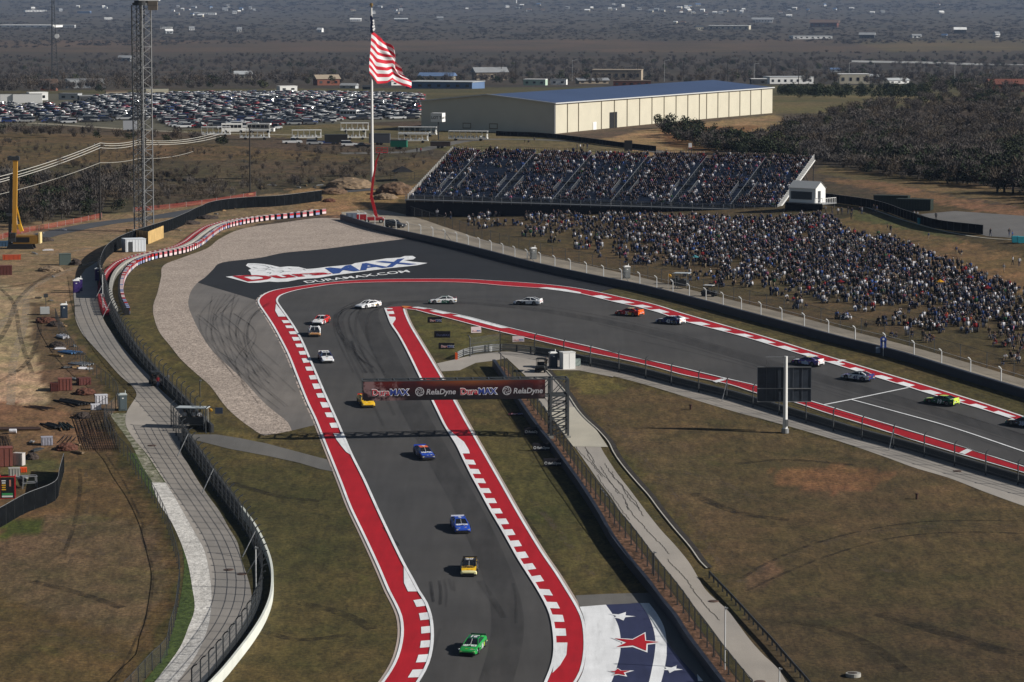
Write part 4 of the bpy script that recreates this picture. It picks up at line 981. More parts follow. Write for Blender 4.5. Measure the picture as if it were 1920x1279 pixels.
# ------------------------------------------------------------------ grandstand
SA = Vector((-24.7, 740.0)); SBp = Vector((58.0, 703.0)); SZ = 4.0; NROW = 30; TR = 0.83; RI = 0.338; SLEN = (SBp - SA).length
SYAW = math.atan2(SBp.y - SA.y, SBp.x - SA.x)
AISLES = [8.0, 22.3, 36.6, 51.0, 65.3, 79.6]
def st2w(x, y, z):
    c, s = math.cos(SYAW), math.sin(SYAW); return Vector((SA.x + x * c - y * s, SA.y + x * s + y * c, z))
def grandstand():
    root = empty("grandstand", (SA.x, SA.y, 0), "large steel grandstand packed with spectators above the hairpin", "grandstand"); root.rotation_euler = (0, 0, SYAW)
    DECK = mat("grey_deck", (0.13, 0.14, 0.155), 0.7); SEAT = mat("slate_blue_seats", (0.10, 0.125, 0.18), 0.6); SEATR = mat("crimson_seats", (0.19, 0.018, 0.05), 0.6)
    b = MB()
    prof = []
    for i in range(NROW): prof += [(i * TR + 1.2, SZ + i * RI), (i * TR + 1.2 + TR, SZ + i * RI)]
    prof = [(0, SZ)] + prof; y, z = prof[-1]; prof += [(y + 0.4, z), (y + 0.4, z - 0.25), (1.4, SZ - 0.25), (0, SZ - 0.25)]
    n = len(prof); V = [(0, p[0], p[1]) for p in prof] + [(SLEN, p[0], p[1]) for p in prof]
    F = [(k, k + 1, n + k + 1, n + k) for k in range(n - 1)] + [(n - 1, 0, n, 2 * n - 1)]
    b.add(V, F, DECK); o = b.build("seating_tiers", root)
    bm = bmesh.new(); bm.from_mesh(o.data); bmesh.ops.recalc_face_normals(bm, faces=bm.faces[:]); bm.to_mesh(o.data); bm.free()
    cuts = [0.4] + sum([[a - 0.7, a + 0.7] for a in AISLES], []) + [SLEN - 0.4]
    for i in range(1, NROW):
        b = MB(); yy = 1.2 + i * TR + 0.52; z = SZ + i * RI; m_ = SEATR if i >= NROW - 5 else SEAT
        for a, c in zip(cuts[::2], cuts[1::2]):
            b.box(((a + c) / 2, yy, z + 0.36), (c - a, 0.36, 0.07), m_); b.box(((a + c) / 2, yy + 0.2, z + 0.55), (c - a, 0.05, 0.32), m_)
        b.build("seat_row", root)
    RL = mat("pale_rail", (0.25, 0.26, 0.27), 0.5, 0.3)
    for k, a in enumerate(AISLES):
        b = MB()
        for i in range(0, NROW, 2):
            y = 1.2 + i * TR; z = SZ + i * RI
            b.bar((a, y, z), (a, y, z + 1.0), 0.05, RL)
            if i + 2 < NROW: b.bar((a, y, z + 1.0), (a, y + 2 * TR, z + 1.0 + 2 * RI), 0.05, RL)
        b.build("aisle_rail", root)
        b = MB(); i0 = 6
        for s in (-2.0, 2.4):
            for i in range(i0, i0 + 7):
                y = 1.2 + i * TR; z = SZ + i * RI
                for q in (0, .27, .55): b.bar((a + s, y + q, z), (a + s, y + q, z + 1.15), 0.05, RL)
            y = 1.2 + i0 * TR; z = SZ + i0 * RI
            b.bar((a + s, y, z + 1.15), (a + s, y + 7 * TR, z + 1.15 + 7 * RI), 0.06, RL)
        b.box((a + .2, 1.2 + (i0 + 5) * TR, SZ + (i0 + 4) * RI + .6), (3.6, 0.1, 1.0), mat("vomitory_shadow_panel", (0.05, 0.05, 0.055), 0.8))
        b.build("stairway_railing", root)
    b = MB(); nn = int(SLEN / 2.4)
    for i in range(nn + 1):
        x = i * SLEN / nn; b.bar((x, -0.05, SZ - 0.5), (x, -0.05, SZ + 1.15), 0.08, RL)
    for z in (0.15, 1.15): b.bar((0, -0.05, SZ + z), (SLEN, -0.05, SZ + z), 0.06, RL)
    b.build("front_rail", root)
    b = MB(); b.poly([(0, -0.02, SZ + 0.1), (SLEN, -0.02, SZ + 0.1), (SLEN, -0.02, SZ + 1.12), (0, -0.02, SZ + 1.12)], mat("rail_mesh", (0.20, 0.20, 0.20), 0.6, alpha=0.35)); b.build("front_mesh", root)
    for x, cm in ((0, RL), (SLEN, PALE)):
        b = MB()
        for i in range(NROW):
            y = 1.2 + i * TR; z = SZ + i * RI
            b.bar((x, y, z - 0.3), (x, y, z + 1.25), 0.07, cm); b.bar((x, y, z + 1.25), (x, y + TR, z + 1.25), 0.06, cm); b.bar((x, y, z + .15), (x, y + TR, z + .15 + RI * 0), 0.05, cm)
            b.poly([(x, y, z + .15), (x, y + TR, z + .15), (x, y + TR, z + 1.22), (x, y, z + 1.22)], mat("rail_infill", (0.45, 0.45, 0.44), 0.6, alpha=0.45))
        b.build("side_rail", root)
        b = MB(); b.bar((x + (0.12 if x else -0.12), 0.6, SZ - 0.35), (x + (0.12 if x else -0.12), 1.2 + NROW * TR, SZ + NROW * RI - 0.35), 0.20, WHITE if x else PALE); b.build("stringer", root)
    b = MB(); yb = 1.2 + NROW * TR + 0.3; zb = SZ + NROW * RI
    for i in range(nn + 1): b.bar((i * SLEN / nn, yb, zb - 0.4), (i * SLEN / nn, yb, zb + 1.1), 0.06, DARKSTEEL)
    for z in (0.5, 1.1): b.bar((0, yb, zb + z), (SLEN, yb, zb + z), 0.05, DARKSTEEL)
    b.build("back_rail", root)
    b = MB()
    for i in range(0, 32):
        x = i * SLEN / 31
        for j, y in enumerate((1.0, 7.0, 13.0, 19.0, 25.5)):
            w_ = st2w(x, y, 0); top = SZ + max(0, (y - 1.2)) / TR * RI - 0.3; g_ = gz(w_.x, w_.y)
            b.bar((x, y, g_ - 0.2), (x, y, top), 0.14, DARKSTEEL)
            if j: b.bar((x, y - 6, SZ + max(0, (y - 7.2)) / TR * RI - 0.3 if j > 1 else SZ - 0.4), (x, y, max(g_, -1) + 0.3), 0.10, DARKSTEEL)
    b.build("support_frame", root)
    # black sheet standing in for the shade under the raised front deck
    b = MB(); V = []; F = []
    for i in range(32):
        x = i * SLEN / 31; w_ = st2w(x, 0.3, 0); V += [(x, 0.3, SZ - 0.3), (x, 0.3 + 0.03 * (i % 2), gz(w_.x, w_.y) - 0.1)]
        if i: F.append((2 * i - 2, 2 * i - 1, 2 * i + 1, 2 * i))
    b.add(V, F, mat("under_stand_shade_black", (0.012, 0.013, 0.018), 0.9)); b.build("skirt_or_shade_sheet", root)
grandstand()

# ------------------------------------------------------------------ flag, cranes, lifts, poles
def flagpole():
    base = G(698, 344); Y0 = base.y; top = Q(697, 15, Y0); s = scale_at(base)
    r = empty("flagpole", base, "very tall white flagpole flying a huge striped flag behind the hairpin", "flagpole")
    h = top.z - base.z; b = MB(); b.cyl((0, 0, h / 2), 0.42, h, WHITE, 14, r2=0.2); b.build("pole", r, smooth=False)
    b = MB(); b.cyl((0, 0, h + 0.35), 0.15, 0.5, mat("gold_ball", (0.35, 0.25, 0.12), 0.3, 0.8), 10)
    for z, rr in ((0.5, .3), (0.7, .45), (0.95, .45), (1.15, .25)): b.cyl((0, 0, h + z), rr, 0.25, mat("gold_ball", (0.35, 0.25, 0.12)), 10)
    b.build("finial", r)
    phi = math.radians(42); d = Vector((math.cos(phi), math.sin(phi), 0)); nr = Vector((math.sin(phi), -math.cos(phi), 0))
    c = base + Vector((0, 0, 0)) - nr * -0.5
    def on(px, py):
        q = ray(px, py); q = Vector(q); e = Vector((0, 0, CAM_Z)); t = (c - e).dot(nr) / q.dot(nr); return e + q * t - base
    def curve(pts, n):
        P = np.array(pts, float); t = np.r_[0, np.cumsum(np.linalg.norm(np.diff(P, axis=0), axis=1))]; t /= t[-1]; u = np.linspace(0, 1, n)
        return np.stack([np.interp(u, t, P[:, 0]), np.interp(u, t, P[:, 1])], 1)
    nu, nv = 36, 39
    T = curve([(697,58),(705,64),(716,73),(730,83),(738,96)], nu); B = curve([(693,137),(698,143),(706,157),(725,156),(738,149),(752,160),(766,165)], nu)
    Lc = curve([(697,58),(696,72),(695,90),(693,110),(692,125),(693,137)], nv); R = curve([(738,96),(741,108),(744,118),(754,126),(757,140),(770,153),(766,165)], nv)
    FR = mat("flag_red", (0.52, 0.012, 0.03), 0.75); FW = mat("flag_white", (0.68, 0.68, 0.70), 0.75); FB = mat("flag_blue", (0.02, 0.03, 0.12), 0.75)
    b = MB(); V = []; F = []; mi = []
    for j in range(nv):
        v = j / (nv - 1)
        for i in range(nu):
            u = i / (nu - 1)
            p = (1 - v) * T[i] + v * B[i] + (1 - u) * Lc[j] + u * R[j] - ((1 - u) * (1 - v) * T[0] + u * (1 - v) * T[-1] + (1 - u) * v * B[0] + u * v * B[-1])
            w = u * (0.9 * math.sin(u * 9 + v * 5.5) + 0.5 * math.sin(u * 17 - v * 9 + 1)) 
            q = on(*p) + nr * w; V.append(q)
            if i < nu - 1 and j < nv - 1:
                k = j * nu + i; F.append((k, k + nu, k + nu + 1, k + 1)); mi.append((j // 3) % 2)
    me = bpy.data.meshes.new("flag"); me.from_pydata(V, [], F); me.materials.append(FR); me.materials.append(FW); me.polygons.foreach_set("material_index", mi); me.polygons.foreach_set("use_smooth", [True] * len(F))
    fl = mesh_obj("flag", me, r)
    V = []; F = []
    for j in range(8):
        t = j / 7
        for i in range(5):
            u = i / 4; px = 695.2 + u * (1.5 + 4.0 * t) ; py = 29 + t * 32 + u * 1.5
            V.append(on(px, py) + nr * (0.5 * math.sin(u * 9 + t * 3)))
            if i < 4 and j < 7: k = j * 5 + i; F.append((k, k + 5, k + 6, k + 1))
    me = bpy.data.meshes.new("canton"); me.from_pydata(V, [], F); me.materials.append(FB); mesh_obj("canton", me, fl)
    b = MB()
    for (x, y) in ((698.4, 44), (699.2, 49), (699.8, 54), (698, 39), (697.6, 50), (698.4, 56)):
        q = on(x, y) + nr * 0.45; pts = [q + (d * math.cos(a * 2 * math.pi / 10) + Vector((0, 0, 1)) * math.sin(a * 2 * math.pi / 10)) * (0.42 if a % 2 else 0.18) for a in range(10)]; b.poly(pts, FW)
    b.build("star", fl)
flagpole()

CR_D = mat("crane_dark_steel", (0.05, 0.052, 0.055), 0.6, 0.3); CR_P = mat("crane_pale_steel", (0.20, 0.205, 0.21), 0.5, 0.2)
def lattice_mast(b, a, z0, z1, bay, m, cw_=0.16, dw=0.09, c=(0, 0)):
    k = a / 2; cx, cy = c; C4 = [(cx - k, cy - k), (cx + k, cy - k), (cx + k, cy + k), (cx - k, cy + k)]
    for x, y in C4: b.bar((x, y, z0), (x, y, z1), cw_, m)
    n = int((z1 - z0) / bay)
    for i in range(n):
        za = z0 + i * (z1 - z0) / n; zb = z0 + (i + 1) * (z1 - z0) / n
        for j in range(4):
            p, q = C4[j], C4[(j + 1) % 4]
            if i % 2: p, q = q, p
            b.bar((*p, za), (*q, zb), dw, m)
            if i % 3 == 0: b.bar((*p, za), (*q, za), dw, m)
def tower_crane():
    base = G(270, 434); r = empty("tower_crane", base, "tall lattice tower crane mast standing behind a plywood hoarding", "crane", rz=math.radians(-34))
    s = scale_at(base); zt = Q(270, 10, base.y).z - base.z
    b = MB(); lattice_mast(b, 2.9, 0, zt, 1.45, CR_P, 0.22, 0.085); b.build("mast", r)
    b = MB(); lattice_mast(b, 1.2, 0, zt, 1.2, CR_D, 0.12, 0.07, (-0.2, -0.1)); b.build("lift_shaft", r)
    b = MB(); b.cyl((0, 0, zt + 0.25), 1.9, 0.6, DARKSTEEL, 16); b.cyl((0, 0, zt + 0.75), 1.5, 0.5, CR_D, 16); b.build("slew_ring", r)
    f = math.radians(34)
    def rot(x, y): return (x * math.cos(f) - y * math.sin(f), x * math.sin(f) + y * math.cos(f))
    b = MB(); x, y = rot(1.8, 0); b.box((x, y, zt + 1.35), (4.4, 2.2, 0.8), WHITE, rz=f); x, y = rot(-2.2, 0); b.box((x, y, zt + 1.3), (4.4, 2.0, 0.35), CR_D, rz=f); b.build("machinery_deck", r)
    b = MB(); x, y = rot(2.6, -0.6); b.box((x, y, zt - 0.05), (2.0, 1.2, 2.0), mat("ballast_concrete", (0.15, 0.13, 0.11), 0.9, var=0.15), rz=f); b.box((x, y, zt + 0.02), (2.04, 1.24, 0.06), DARKSTEEL, rz=f); b.build("counterweight", r)
    b = MB(); x, y = rot(-1.2, -1.1); b.box((x, y, zt + 2.3), (1.3, 1.3, 1.6), WHITE, rz=f); b.build("cab", r)
    b = MB(); x0, y0 = rot(-1, 0); x1, y1 = rot(-24, 8)
    for o_ in (-.5, .5): b.bar((x0, y0 + o_, zt + 2), (x1, y1 + o_, zt + 22), 0.16, WHITE)
    b.bar((x0, y0, zt + 3), (x1, y1, zt + 22.6), 0.16, WHITE)
    b.build("jib", r)
    for j in range(4):
        b = MB(); b.box(((-1.9, 1.9)[j % 2], (-1.9, 1.9)[j // 2], 0.1), (1.4, 1.4, 0.8), CONC); b.build("footing", r)
tower_crane()
def hoarding():
    PLY = mat("plywood", (0.50, 0.34, 0.14), 0.8, var=0.15, vscale=0.6); PLYD = mat("plywood_darker", (0.36, 0.24, 0.11), 0.8, var=0.2)  # left-hand panels take the darker plywood tone
    a, c, e = G(236, 452), G(278, 458), G(307, 446)
    r = empty("hoarding", c, "box-shaped plywood hoarding round the foot of the lattice crane", "hoarding")
    for p, q, m_ in ((a, c, PLYD), (c, e, PLY)):
        d = (q - p); n = max(2, int(d.length / 1.22)); 
        for i in range(n):
            u0 = p + d * (i / n) - c; u1 = p + d * ((i + 1) / n - 0.004) - c; w = (u1 - u0); nr = Vector((-w.y, w.x, 0)).normalized() * 0.04
            b = MB(); h = 2.6 + 0.03 * (i % 2)
            b.add([u0, u1, u1 + nr, u0 + nr, u0 + Vector((0, 0, h)), u1 + Vector((0, 0, h)), u1 + nr + Vector((0, 0, h)), u0 + nr + Vector((0, 0, h))], [(3, 2, 1, 0), (4, 5, 6, 7), (0, 1, 5, 4), (1, 2, 6, 5), (2, 3, 7, 6), (3, 0, 4, 7)], m_)
            b.build("panel", r)
hoarding()
def cabin(px, py, w, d, h, label, m, roofm=None, yaw=0, group=None, door=True, name="site_cabin", cat="cabin", ribs=True):
    p = G(px, py); r = empty(name, p, label, cat, group, rz=math.radians(yaw))
    b = MB(); b.box((0, 0, h / 2 + 0.1), (w, d, h), m)
    if ribs:
        for i in range(int(w / 0.6)): b.box((-w / 2 + 0.3 + i * 0.6, -d / 2 - 0.02, h / 2 + 0.1), (0.08, 0.04, h * 0.94), m)
        for i in range(int(d / 0.6)): b.box((w / 2 + 0.02, -d / 2 + 0.3 + i * 0.6, h / 2 + 0.1), (0.04, 0.08, h * 0.94), m)
    b.build("wall", r)
    b = MB(); b.box((0, 0, h + 0.15), (w + 0.12, d + 0.12, 0.1), roofm or m); b.build("roof", r)
    if door:
        b = MB(); b.box((-w * .25, -d / 2 - 0.05, h * .45), (0.85, 0.05, h * .8), DARKSTEEL); b.build("door", r)
    return r
cabin(251, 472, 4.2, 3.0, 2.5, "white site cabin with a flat roof in front of the plywood hoarding", mat("cabin_white", (0.66, 0.70, 0.74), 0.6), yaw=22)

def boom_lift():
    base = G(700, 418); r = empty("boom_lift", base, "red boom lift with its arm raised high beside the flagpole", "boom lift"); R = REDM; Y = base.y
    pt = lambda x, y: Q(x, y, Y) - base
    b = MB(); b.box((0.2, 0, 0.95), (4.6, 1.8, 0.7), R); b.box((-2.6, -0.3, 1.4), (2.2, 1.6, 1.2), R); b.box((-2.6, -0.3, 2.05), (2.0, 1.5, 0.25), WHITE); b.build("chassis", r)
    for sx in (-1.4, 1.8):
        for sy in (-0.95, 0.95):
            b = MB(); b.cyl((sx, sy, 0.45), 0.48, 0.4, BLACK, 14, 'Y'); w = b.build("wheel", r); b = MB(); b.cyl((sx, sy * 1.12, 0.45), 0.24, 0.22, PALE, 10, 'Y'); b.build("rim", w)
    for (a, c, w, nm) in (((706, 408), (696, 368), 0.65, "riser"), ((696, 370), (700, 332), 0.55, "lower_boom"), ((700, 334), (706, 300), 0.42, "upper_boom"), ((706, 302), (712, 287), 0.28, "jib")):
        b = MB(); b.bar(pt(*a), pt(*c), w, R); b.build(nm, r)
    b = MB(); c = pt(716, 286); 
    b.box(c + Vector((0, 0, 0)), (2.6, 1.0, 0.12), R)
    for sx in (-1.3, 0, 1.3):
        for sy in (-.5, .5): b.bar(c + Vector((sx, sy, 0)), c + Vector((sx, sy, 1.1)), 0.06, R)
    for z in (.55, 1.1):
        for sy in (-.5, .5): b.bar(c + Vector((-1.3, sy, z)), c + Vector((1.3, sy, z)), 0.06, R)
    b.build("basket", r)
boom_lift()

def piling_rig():
    base = G(40, 466); r = empty("piling_rig", base, "yellow piling rig with a tall mast on dark tracks at the left edge", "piling rig"); Y = base.y
    pt = lambda x, y, dy=0: Q(x, y, Y + dy) - base
    b = MB()
    for sy in (-1.4, 1.4): b.box((0, sy, 0.5), (5.6, 0.8, 1.0), BLACK, taper=0.86)
    b.build("crawler_track", r)
    b = MB(); b.box((1.0, 0, 1.9), (5.0, 2.8, 1.7), mat("machine_yellow", (0.28, 0.15, 0.03), 0.5, var=0.15)); b.box((3.9, 0, 2.2), (0.35, 2.6, 2.2), mat("pale_yellow", (0.75, 0.6, 0.3), 0.5)); b.box((0.3, -1.3, 1.9), (3.2, 0.3, 1.0), BLACK); b.build("body", r)
    b = MB(); b.box((-1.5, -1.2, 2.4), (1.3, 1.2, 1.8), DARKSTEEL); b.box((-1.5, -1.82, 2.7), (1.0, 0.04, 0.9), GLASS); b.build("cab", r)
    b = MB(); b.bar(pt(27, 450), pt(29, 300), 0.85, mat("mast_yellow", (.52, .27, .04), .5)); b.build("mast", r)
    b = MB(); b.bar(pt(18, 460), pt(21, 330), 0.55, DARKSTEEL); b.bar(pt(18, 405), pt(18, 400), 1.2, DARKSTEEL); b.build("drill_string", r)
    b = MB(); b.box(pt(25.5, 297), (2.4, 1.0, 0.8), DARKSTEEL); b.cyl(pt(19, 296), 0.45, 0.3, DARKSTEEL, 12, 'Y'); b.cyl(pt(32, 296), 0.45, 0.3, DARKSTEEL, 12, 'Y'); b.build("mast_head", r)
    b = MB(); b.bar(pt(30, 382), pt(41, 430), 0.22, YEL); b.bar(pt(28, 385), pt(34, 430), 0.18, PALE); b.bar(pt(36, 420), pt(41, 434), 0.7, YEL); b.build("backstay", r)
piling_rig()

def big_sign():
    base = G(1472, 812); r = empty("sign_board", base, "back of a large panelled sign board on a tall white pole in the infield", "sign board"); Y = base.y; s = scale_at(base)
    pt = lambda x, y, dy=0: Q(x, y, Y + dy) - base
    h = pt(1472, 668).z; b = MB(); b.cyl((0, 0, h / 2), 0.33, h, WHITE, 16, r2=0.24); b.cyl((0, 0, .3), 0.5, .6, GALV, 16); b.box((0.2, -0.35, 1.4), (0.35, 0.3, 0.9), GALV); b.build("pole", r)
    PB = mat("sign_back", (0.038, 0.048, 0.065), 0.5, var=0.2, vscale=1.2); FRM = mat("sign_frame", (0.10, 0.11, 0.13), 0.5)
    x0, x1 = pt(1420, 700, .5).x, pt(1521, 700, .5).x; z1 = pt(1470, 688, .5).z; z0 = pt(1470, 753, .5).z
    for j in range(6):
        xa = x0 + (x1 - x0) * j / 6; xb = x0 + (x1 - x0) * (j + 1) / 6
        for k in range(2):
            za = z0 + (z1 - z0) * (0 if k == 0 else .38); zb = z0 + (z1 - z0) * (.38 if k == 0 else 1)
            b = MB(); b.box(((xa + xb) / 2, 0.55, (za + zb) / 2), (xb - xa - 0.03, 0.25, zb - za - 0.03), PB); b.build("panel", r)
    b = MB()
    for j in range(7): x = x0 + (x1 - x0) * j / 6; b.bar((x, 0.38, z0), (x, 0.38, z1), 0.05, FRM)
    for z in (z0, z0 + (z1 - z0) * .38, z1): b.bar((x0, 0.36, z), (x1, 0.36, z), 0.10, GALV)
    b.bar((pt(1436, 670).x, 0, h - .1), (pt(1490, 668).x, 0, h - .1), 0.12, GALV); b.bar((pt(1438, 670).x, 0.2, h - .1), (pt(1438, 670).x, .3, z1), 0.05, GALV)
    b.build("frame", r)
big_sign()

def utility_pole(px, pyb, pyt, label, arms=1, group="utility poles on the fields", w=0.34, m=None):
    base = G(px, pyb); r = empty("utility_pole", base, label, "utility pole", group); h = Q(px, pyt, base.y).z - base.z; m = m or mat("dark_pole", (0.03, 0.028, 0.025), 0.8)
    b = MB(); b.cyl((0, 0, h / 2 - .2), w / 2 * 1.15, h + .4, m, 8, r2=w / 2 * .8); b.build("pole", r)
    if arms:
        b = MB(); b.box((0, 0, h - 0.5), (2.4, 0.14, 0.16), m)
        for x in (-1.1, 0, 1.1): b.cyl((x, 0, h - .25), 0.08, 0.35, GALV, 6)
        b.build("crossarm", r)
    return base, h
p1_, h1_ = utility_pole(188, 413, 268, "dark utility pole standing left of the lattice crane")
p2_, h2_ = utility_pole(469, 360, 236, "dark utility pole right of the lattice crane", 0)
def cable(pts, label, w=0.10, group="power lines over the fields"):
    A = [Vector(p) for p in pts]; b = MB(); org = A[0]
    for p, q in zip(A, A[1:]):
        n = 14; sag = (q - p).length * 0.008
        for i in range(n):
            f = lambda t: p.lerp(q, t) - Vector((0, 0, 4 * sag * t * (1 - t))) - org
            b.bar(f(i / n), f((i + 1) / n), w, mat("bright_cable", (0.7, 0.68, 0.62), 0.4, 0.3))
    o = b.build("power_line", loc=org); tag(o, label, "cable", group)
pz = p1_.y
cable([Q(-60, 345, pz - 90), Q(188, 268, pz), Q(262, 262, pz + 60), Q(400, 250, pz + 190)], "bright power line, uppermost of the three over the left field")
cable([Q(-60, 352, pz - 90), Q(188, 272, pz), Q(262, 266, pz + 60), Q(410, 252, pz + 190)], "bright power line, middle of the three over the left field")
cable([Q(-60, 356, pz - 90), Q(188, 277, pz), Q(262, 270, pz + 60), Q(420, 254, pz + 190)], "bright power line, lowest of the three over the left field")
cable([Q(-60, 377, pz - 90), Q(188, 305, pz), Q(262, 297, pz + 40), Q(362, 284, pz + 120)], "single thin power line crossing lower than the other three", 0.06)

def radio_mast():
    base = G(101, 152); Y = base.y; r = empty("radio_mast", base, "tall guyed lattice radio mast far off beyond the car park", "radio mast"); h = Q(97, -25, Y).z - base.z
    b = MB(); n = 34
    for k in range(3):
        a = k * 2.094; w = h * 0.045
        b.bar((math.cos(a) * w, math.sin(a) * w, 0), (math.cos(a) * .6, math.sin(a) * .6, h), h * 0.005, DARKSTEEL)
        for i in range(n):
            t0, t1 = i / n, (i + 1) / n; f = lambda t, kk: Vector((math.cos(kk * 2.094) * (w + (.6 - w) * t), math.sin(kk * 2.094) * (w + (.6 - w) * t), h * t))
            b.bar(f(t0, k), f(t1, k + 1), h * 0.0022, DARKSTEEL)
    b.build("mast", r); b = MB(); z = Q(107, 68, Y) - base; b.cyl((z.x, -1, z.z), 1.6, 1.2, WHITE, 12, 'Y'); b.build("dish", r)
radio_mast()

# ------------------------------------------------------------------ warehouse
def warehouse():
    W_, D_ = 32.0, 0; a = Q(1040, 250, 960.0)
    y0 = 960.0; za = gz(a.x, y0); a = G(1040, 251)
    # near corner a, right wall runs to b, left gable wall runs to c
    b_ = G(1448, 212); bx = b_ - a; bx.z = 0; L = bx.length; u = bx.normalized(); n = Vector((-u.y, u.x, 0))
    r = empty("warehouse", a, "long cream warehouse with a blue roof beyond the grandstand", "warehouse")
    s = scale_at(a); eave = (250 - 193) / s; c = G(788, 232); Wd = abs((c - a).dot(n)); 
    Wd = (a.x - Q(788, 240, a.y + 10).x) / abs(n.x + 1e-6) ; ridge = eave + (193 - 179) / s
    CREAM = mat("cream_cladding", (0.54, 0.505, 0.40), 0.6, var=0.05, vscale=0.2); SEAM = mat("cladding_seam", (0.25, 0.22, 0.16), 0.7); RB = mat("blue_metal_roof", (0.055, 0.085, 0.17), 0.45, var=0.08, vscale=0.05); GREYC = mat("grey_green_cladding", (0.56, 0.54, 0.46), 0.6, var=0.04, vscale=.2)
    z0 = -3.0
    def P(l, w, z): return u * l + n * w + Vector((0, 0, z))
    b = MB(); b.poly([P(0, 0, z0), P(L, 0, z0), P(L, 0, eave), P(0, 0, eave)], CREAM); b.poly([P(L, Wd, z0), P(0, Wd, z0), P(0, Wd, eave), P(L, Wd, eave)], CREAM)
    b.poly([P(0, Wd, z0), P(0, 0, z0), P(0, 0, eave), P(0, Wd / 2, ridge), P(0, Wd, eave)], GREYC); b.poly([P(L, 0, z0), P(L, Wd, z0), P(L, Wd, eave), P(L, Wd / 2, ridge), P(L, 0, eave)], GREYC)
    b.build("wall", r)
    b = MB(); e = 0.5
    for w0, w1, q0, q1 in ((-e, Wd / 2, eave - .05, ridge), (Wd / 2, Wd + e, ridge, eave - .05)):
        b.poly([P(-e, w0, q0 + .1), P(L + e, w0, q0 + .1), P(L + e, w1, q1 + .1), P(-e, w1, q1 + .1)], RB); b.poly([P(-e, w1, q1 - .1), P(L + e, w1, q1 - .1), P(L + e, w0, q0 - .1), P(-e, w0, q0 - .1)], RB)
    b.build("roof", r)
    b = MB()
    b.bar(P(-e, -e, eave), P(L + e, -e, eave), 0.35, PALE); b.bar(P(-e, -e, eave), P(-e, Wd / 2, ridge + .1), 0.35, PALE); b.bar(P(-e, Wd / 2, ridge + .1), P(-e, Wd + e, eave), 0.35, PALE); b.build("gutter", r)
    xs = [0.05,.095,.19,.245,.30,.355,.41,.465,.52,.575,.63,.665,.72,.775,.83,.885,.94]
    for f_ in xs:
        b = MB(); b.bar(P(L * f_, -0.1, z0), P(L * f_, -0.1, eave - .3), 0.28, SEAM); b.build("downpipe", r)
    b = MB(); b.bar(P(0, -.12, z0), P(0, -.12, eave), 0.4, PALE); b.build("corner_trim", r)
    b = MB(); l = L * .225; b.poly([P(l, -0.12, 0.2), P(l + 5.5, -0.12, 0.2), P(l + 5.5, -0.12, 5.2), P(l, -0.12, 5.2)], mat("dark_doorway", (0.01, 0.011, 0.013), 0.7)); b.build("doorway", r)
    b = MB(); l = L * .155; b.poly([P(l, -0.12, 0), P(l + 2.5, -0.12, 0), P(l + 2.5, -0.12, 2.6), P(l, -0.12, 2.6)], WHITE); b.build("door", r)
    for w in (.42, .62):
        b = MB(); b.poly([P(-.12, Wd * w + 3, 1.0), P(-.12, Wd * w, 1.0), P(-.12, Wd * w, 2.8), P(-.12, Wd * w + 3, 2.8)], SEAM); b.poly([P(-.14, Wd * w + 2.7, 1.3), P(-.14, Wd * w + .3, 1.3), P(-.14, Wd * w + .3, 2.5), P(-.14, Wd * w + 2.7, 2.5)], GREYC); b.build("louvre", r)
warehouse()
# ------------------------------------------------------------------ race cars
def paintm(name, rgb): return mat("car_" + name, rgb, 0.28, 0.0, spec=0.5)
PC = {k: paintm(k, v) for k, v in dict(white=(.78, .79, .80), black=(.015, .015, .018), red=(.50, .015, .015), orange=(.75, .13, .02), blue=(.02, .07, .42), navy=(.02, .035, .15), yellow=(.80, .48, .02), green=(.02, .30, .06), dkgreen=(.01, .09, .05), teal=(.01, .16, .14), lime=(.55, .75, .10), tan=(.40, .20, .08), purple=(.12, .08, .32), ltblue=(.40, .50, .68), grey=(.25, .26, .28), dkgrey=(.06, .065, .07), cream=(.7, .66, .35)).items()}
STN = [  # x, halfwidth, bottom, shoulder z, top z
 (2.46, 0.70, 0.16, 0.36, 0.46), (2.40, 0.86, 0.12, 0.44, 0.55), (2.15, 0.95, 0.10, 0.54, 0.64), (1.65, 0.985, 0.10, 0.64, 0.74), (1.15, 0.99, 0.12, 0.68, 0.80), (0.85, 0.98, 0.12, 0.72, 0.86),
 (0.2, 0.965, 0.12, 0.78, 0.90), (-0.6, 0.965, 0.12, 0.80, 0.93), (-1.2, 0.98, 0.12, 0.80, 0.95), (-1.75, 0.99, 0.14, 0.82, 0.97), (-2.2, 0.96, 0.18, 0.82, 0.98), (-2.46, 0.90, 0.24, 0.80, 0.96)]
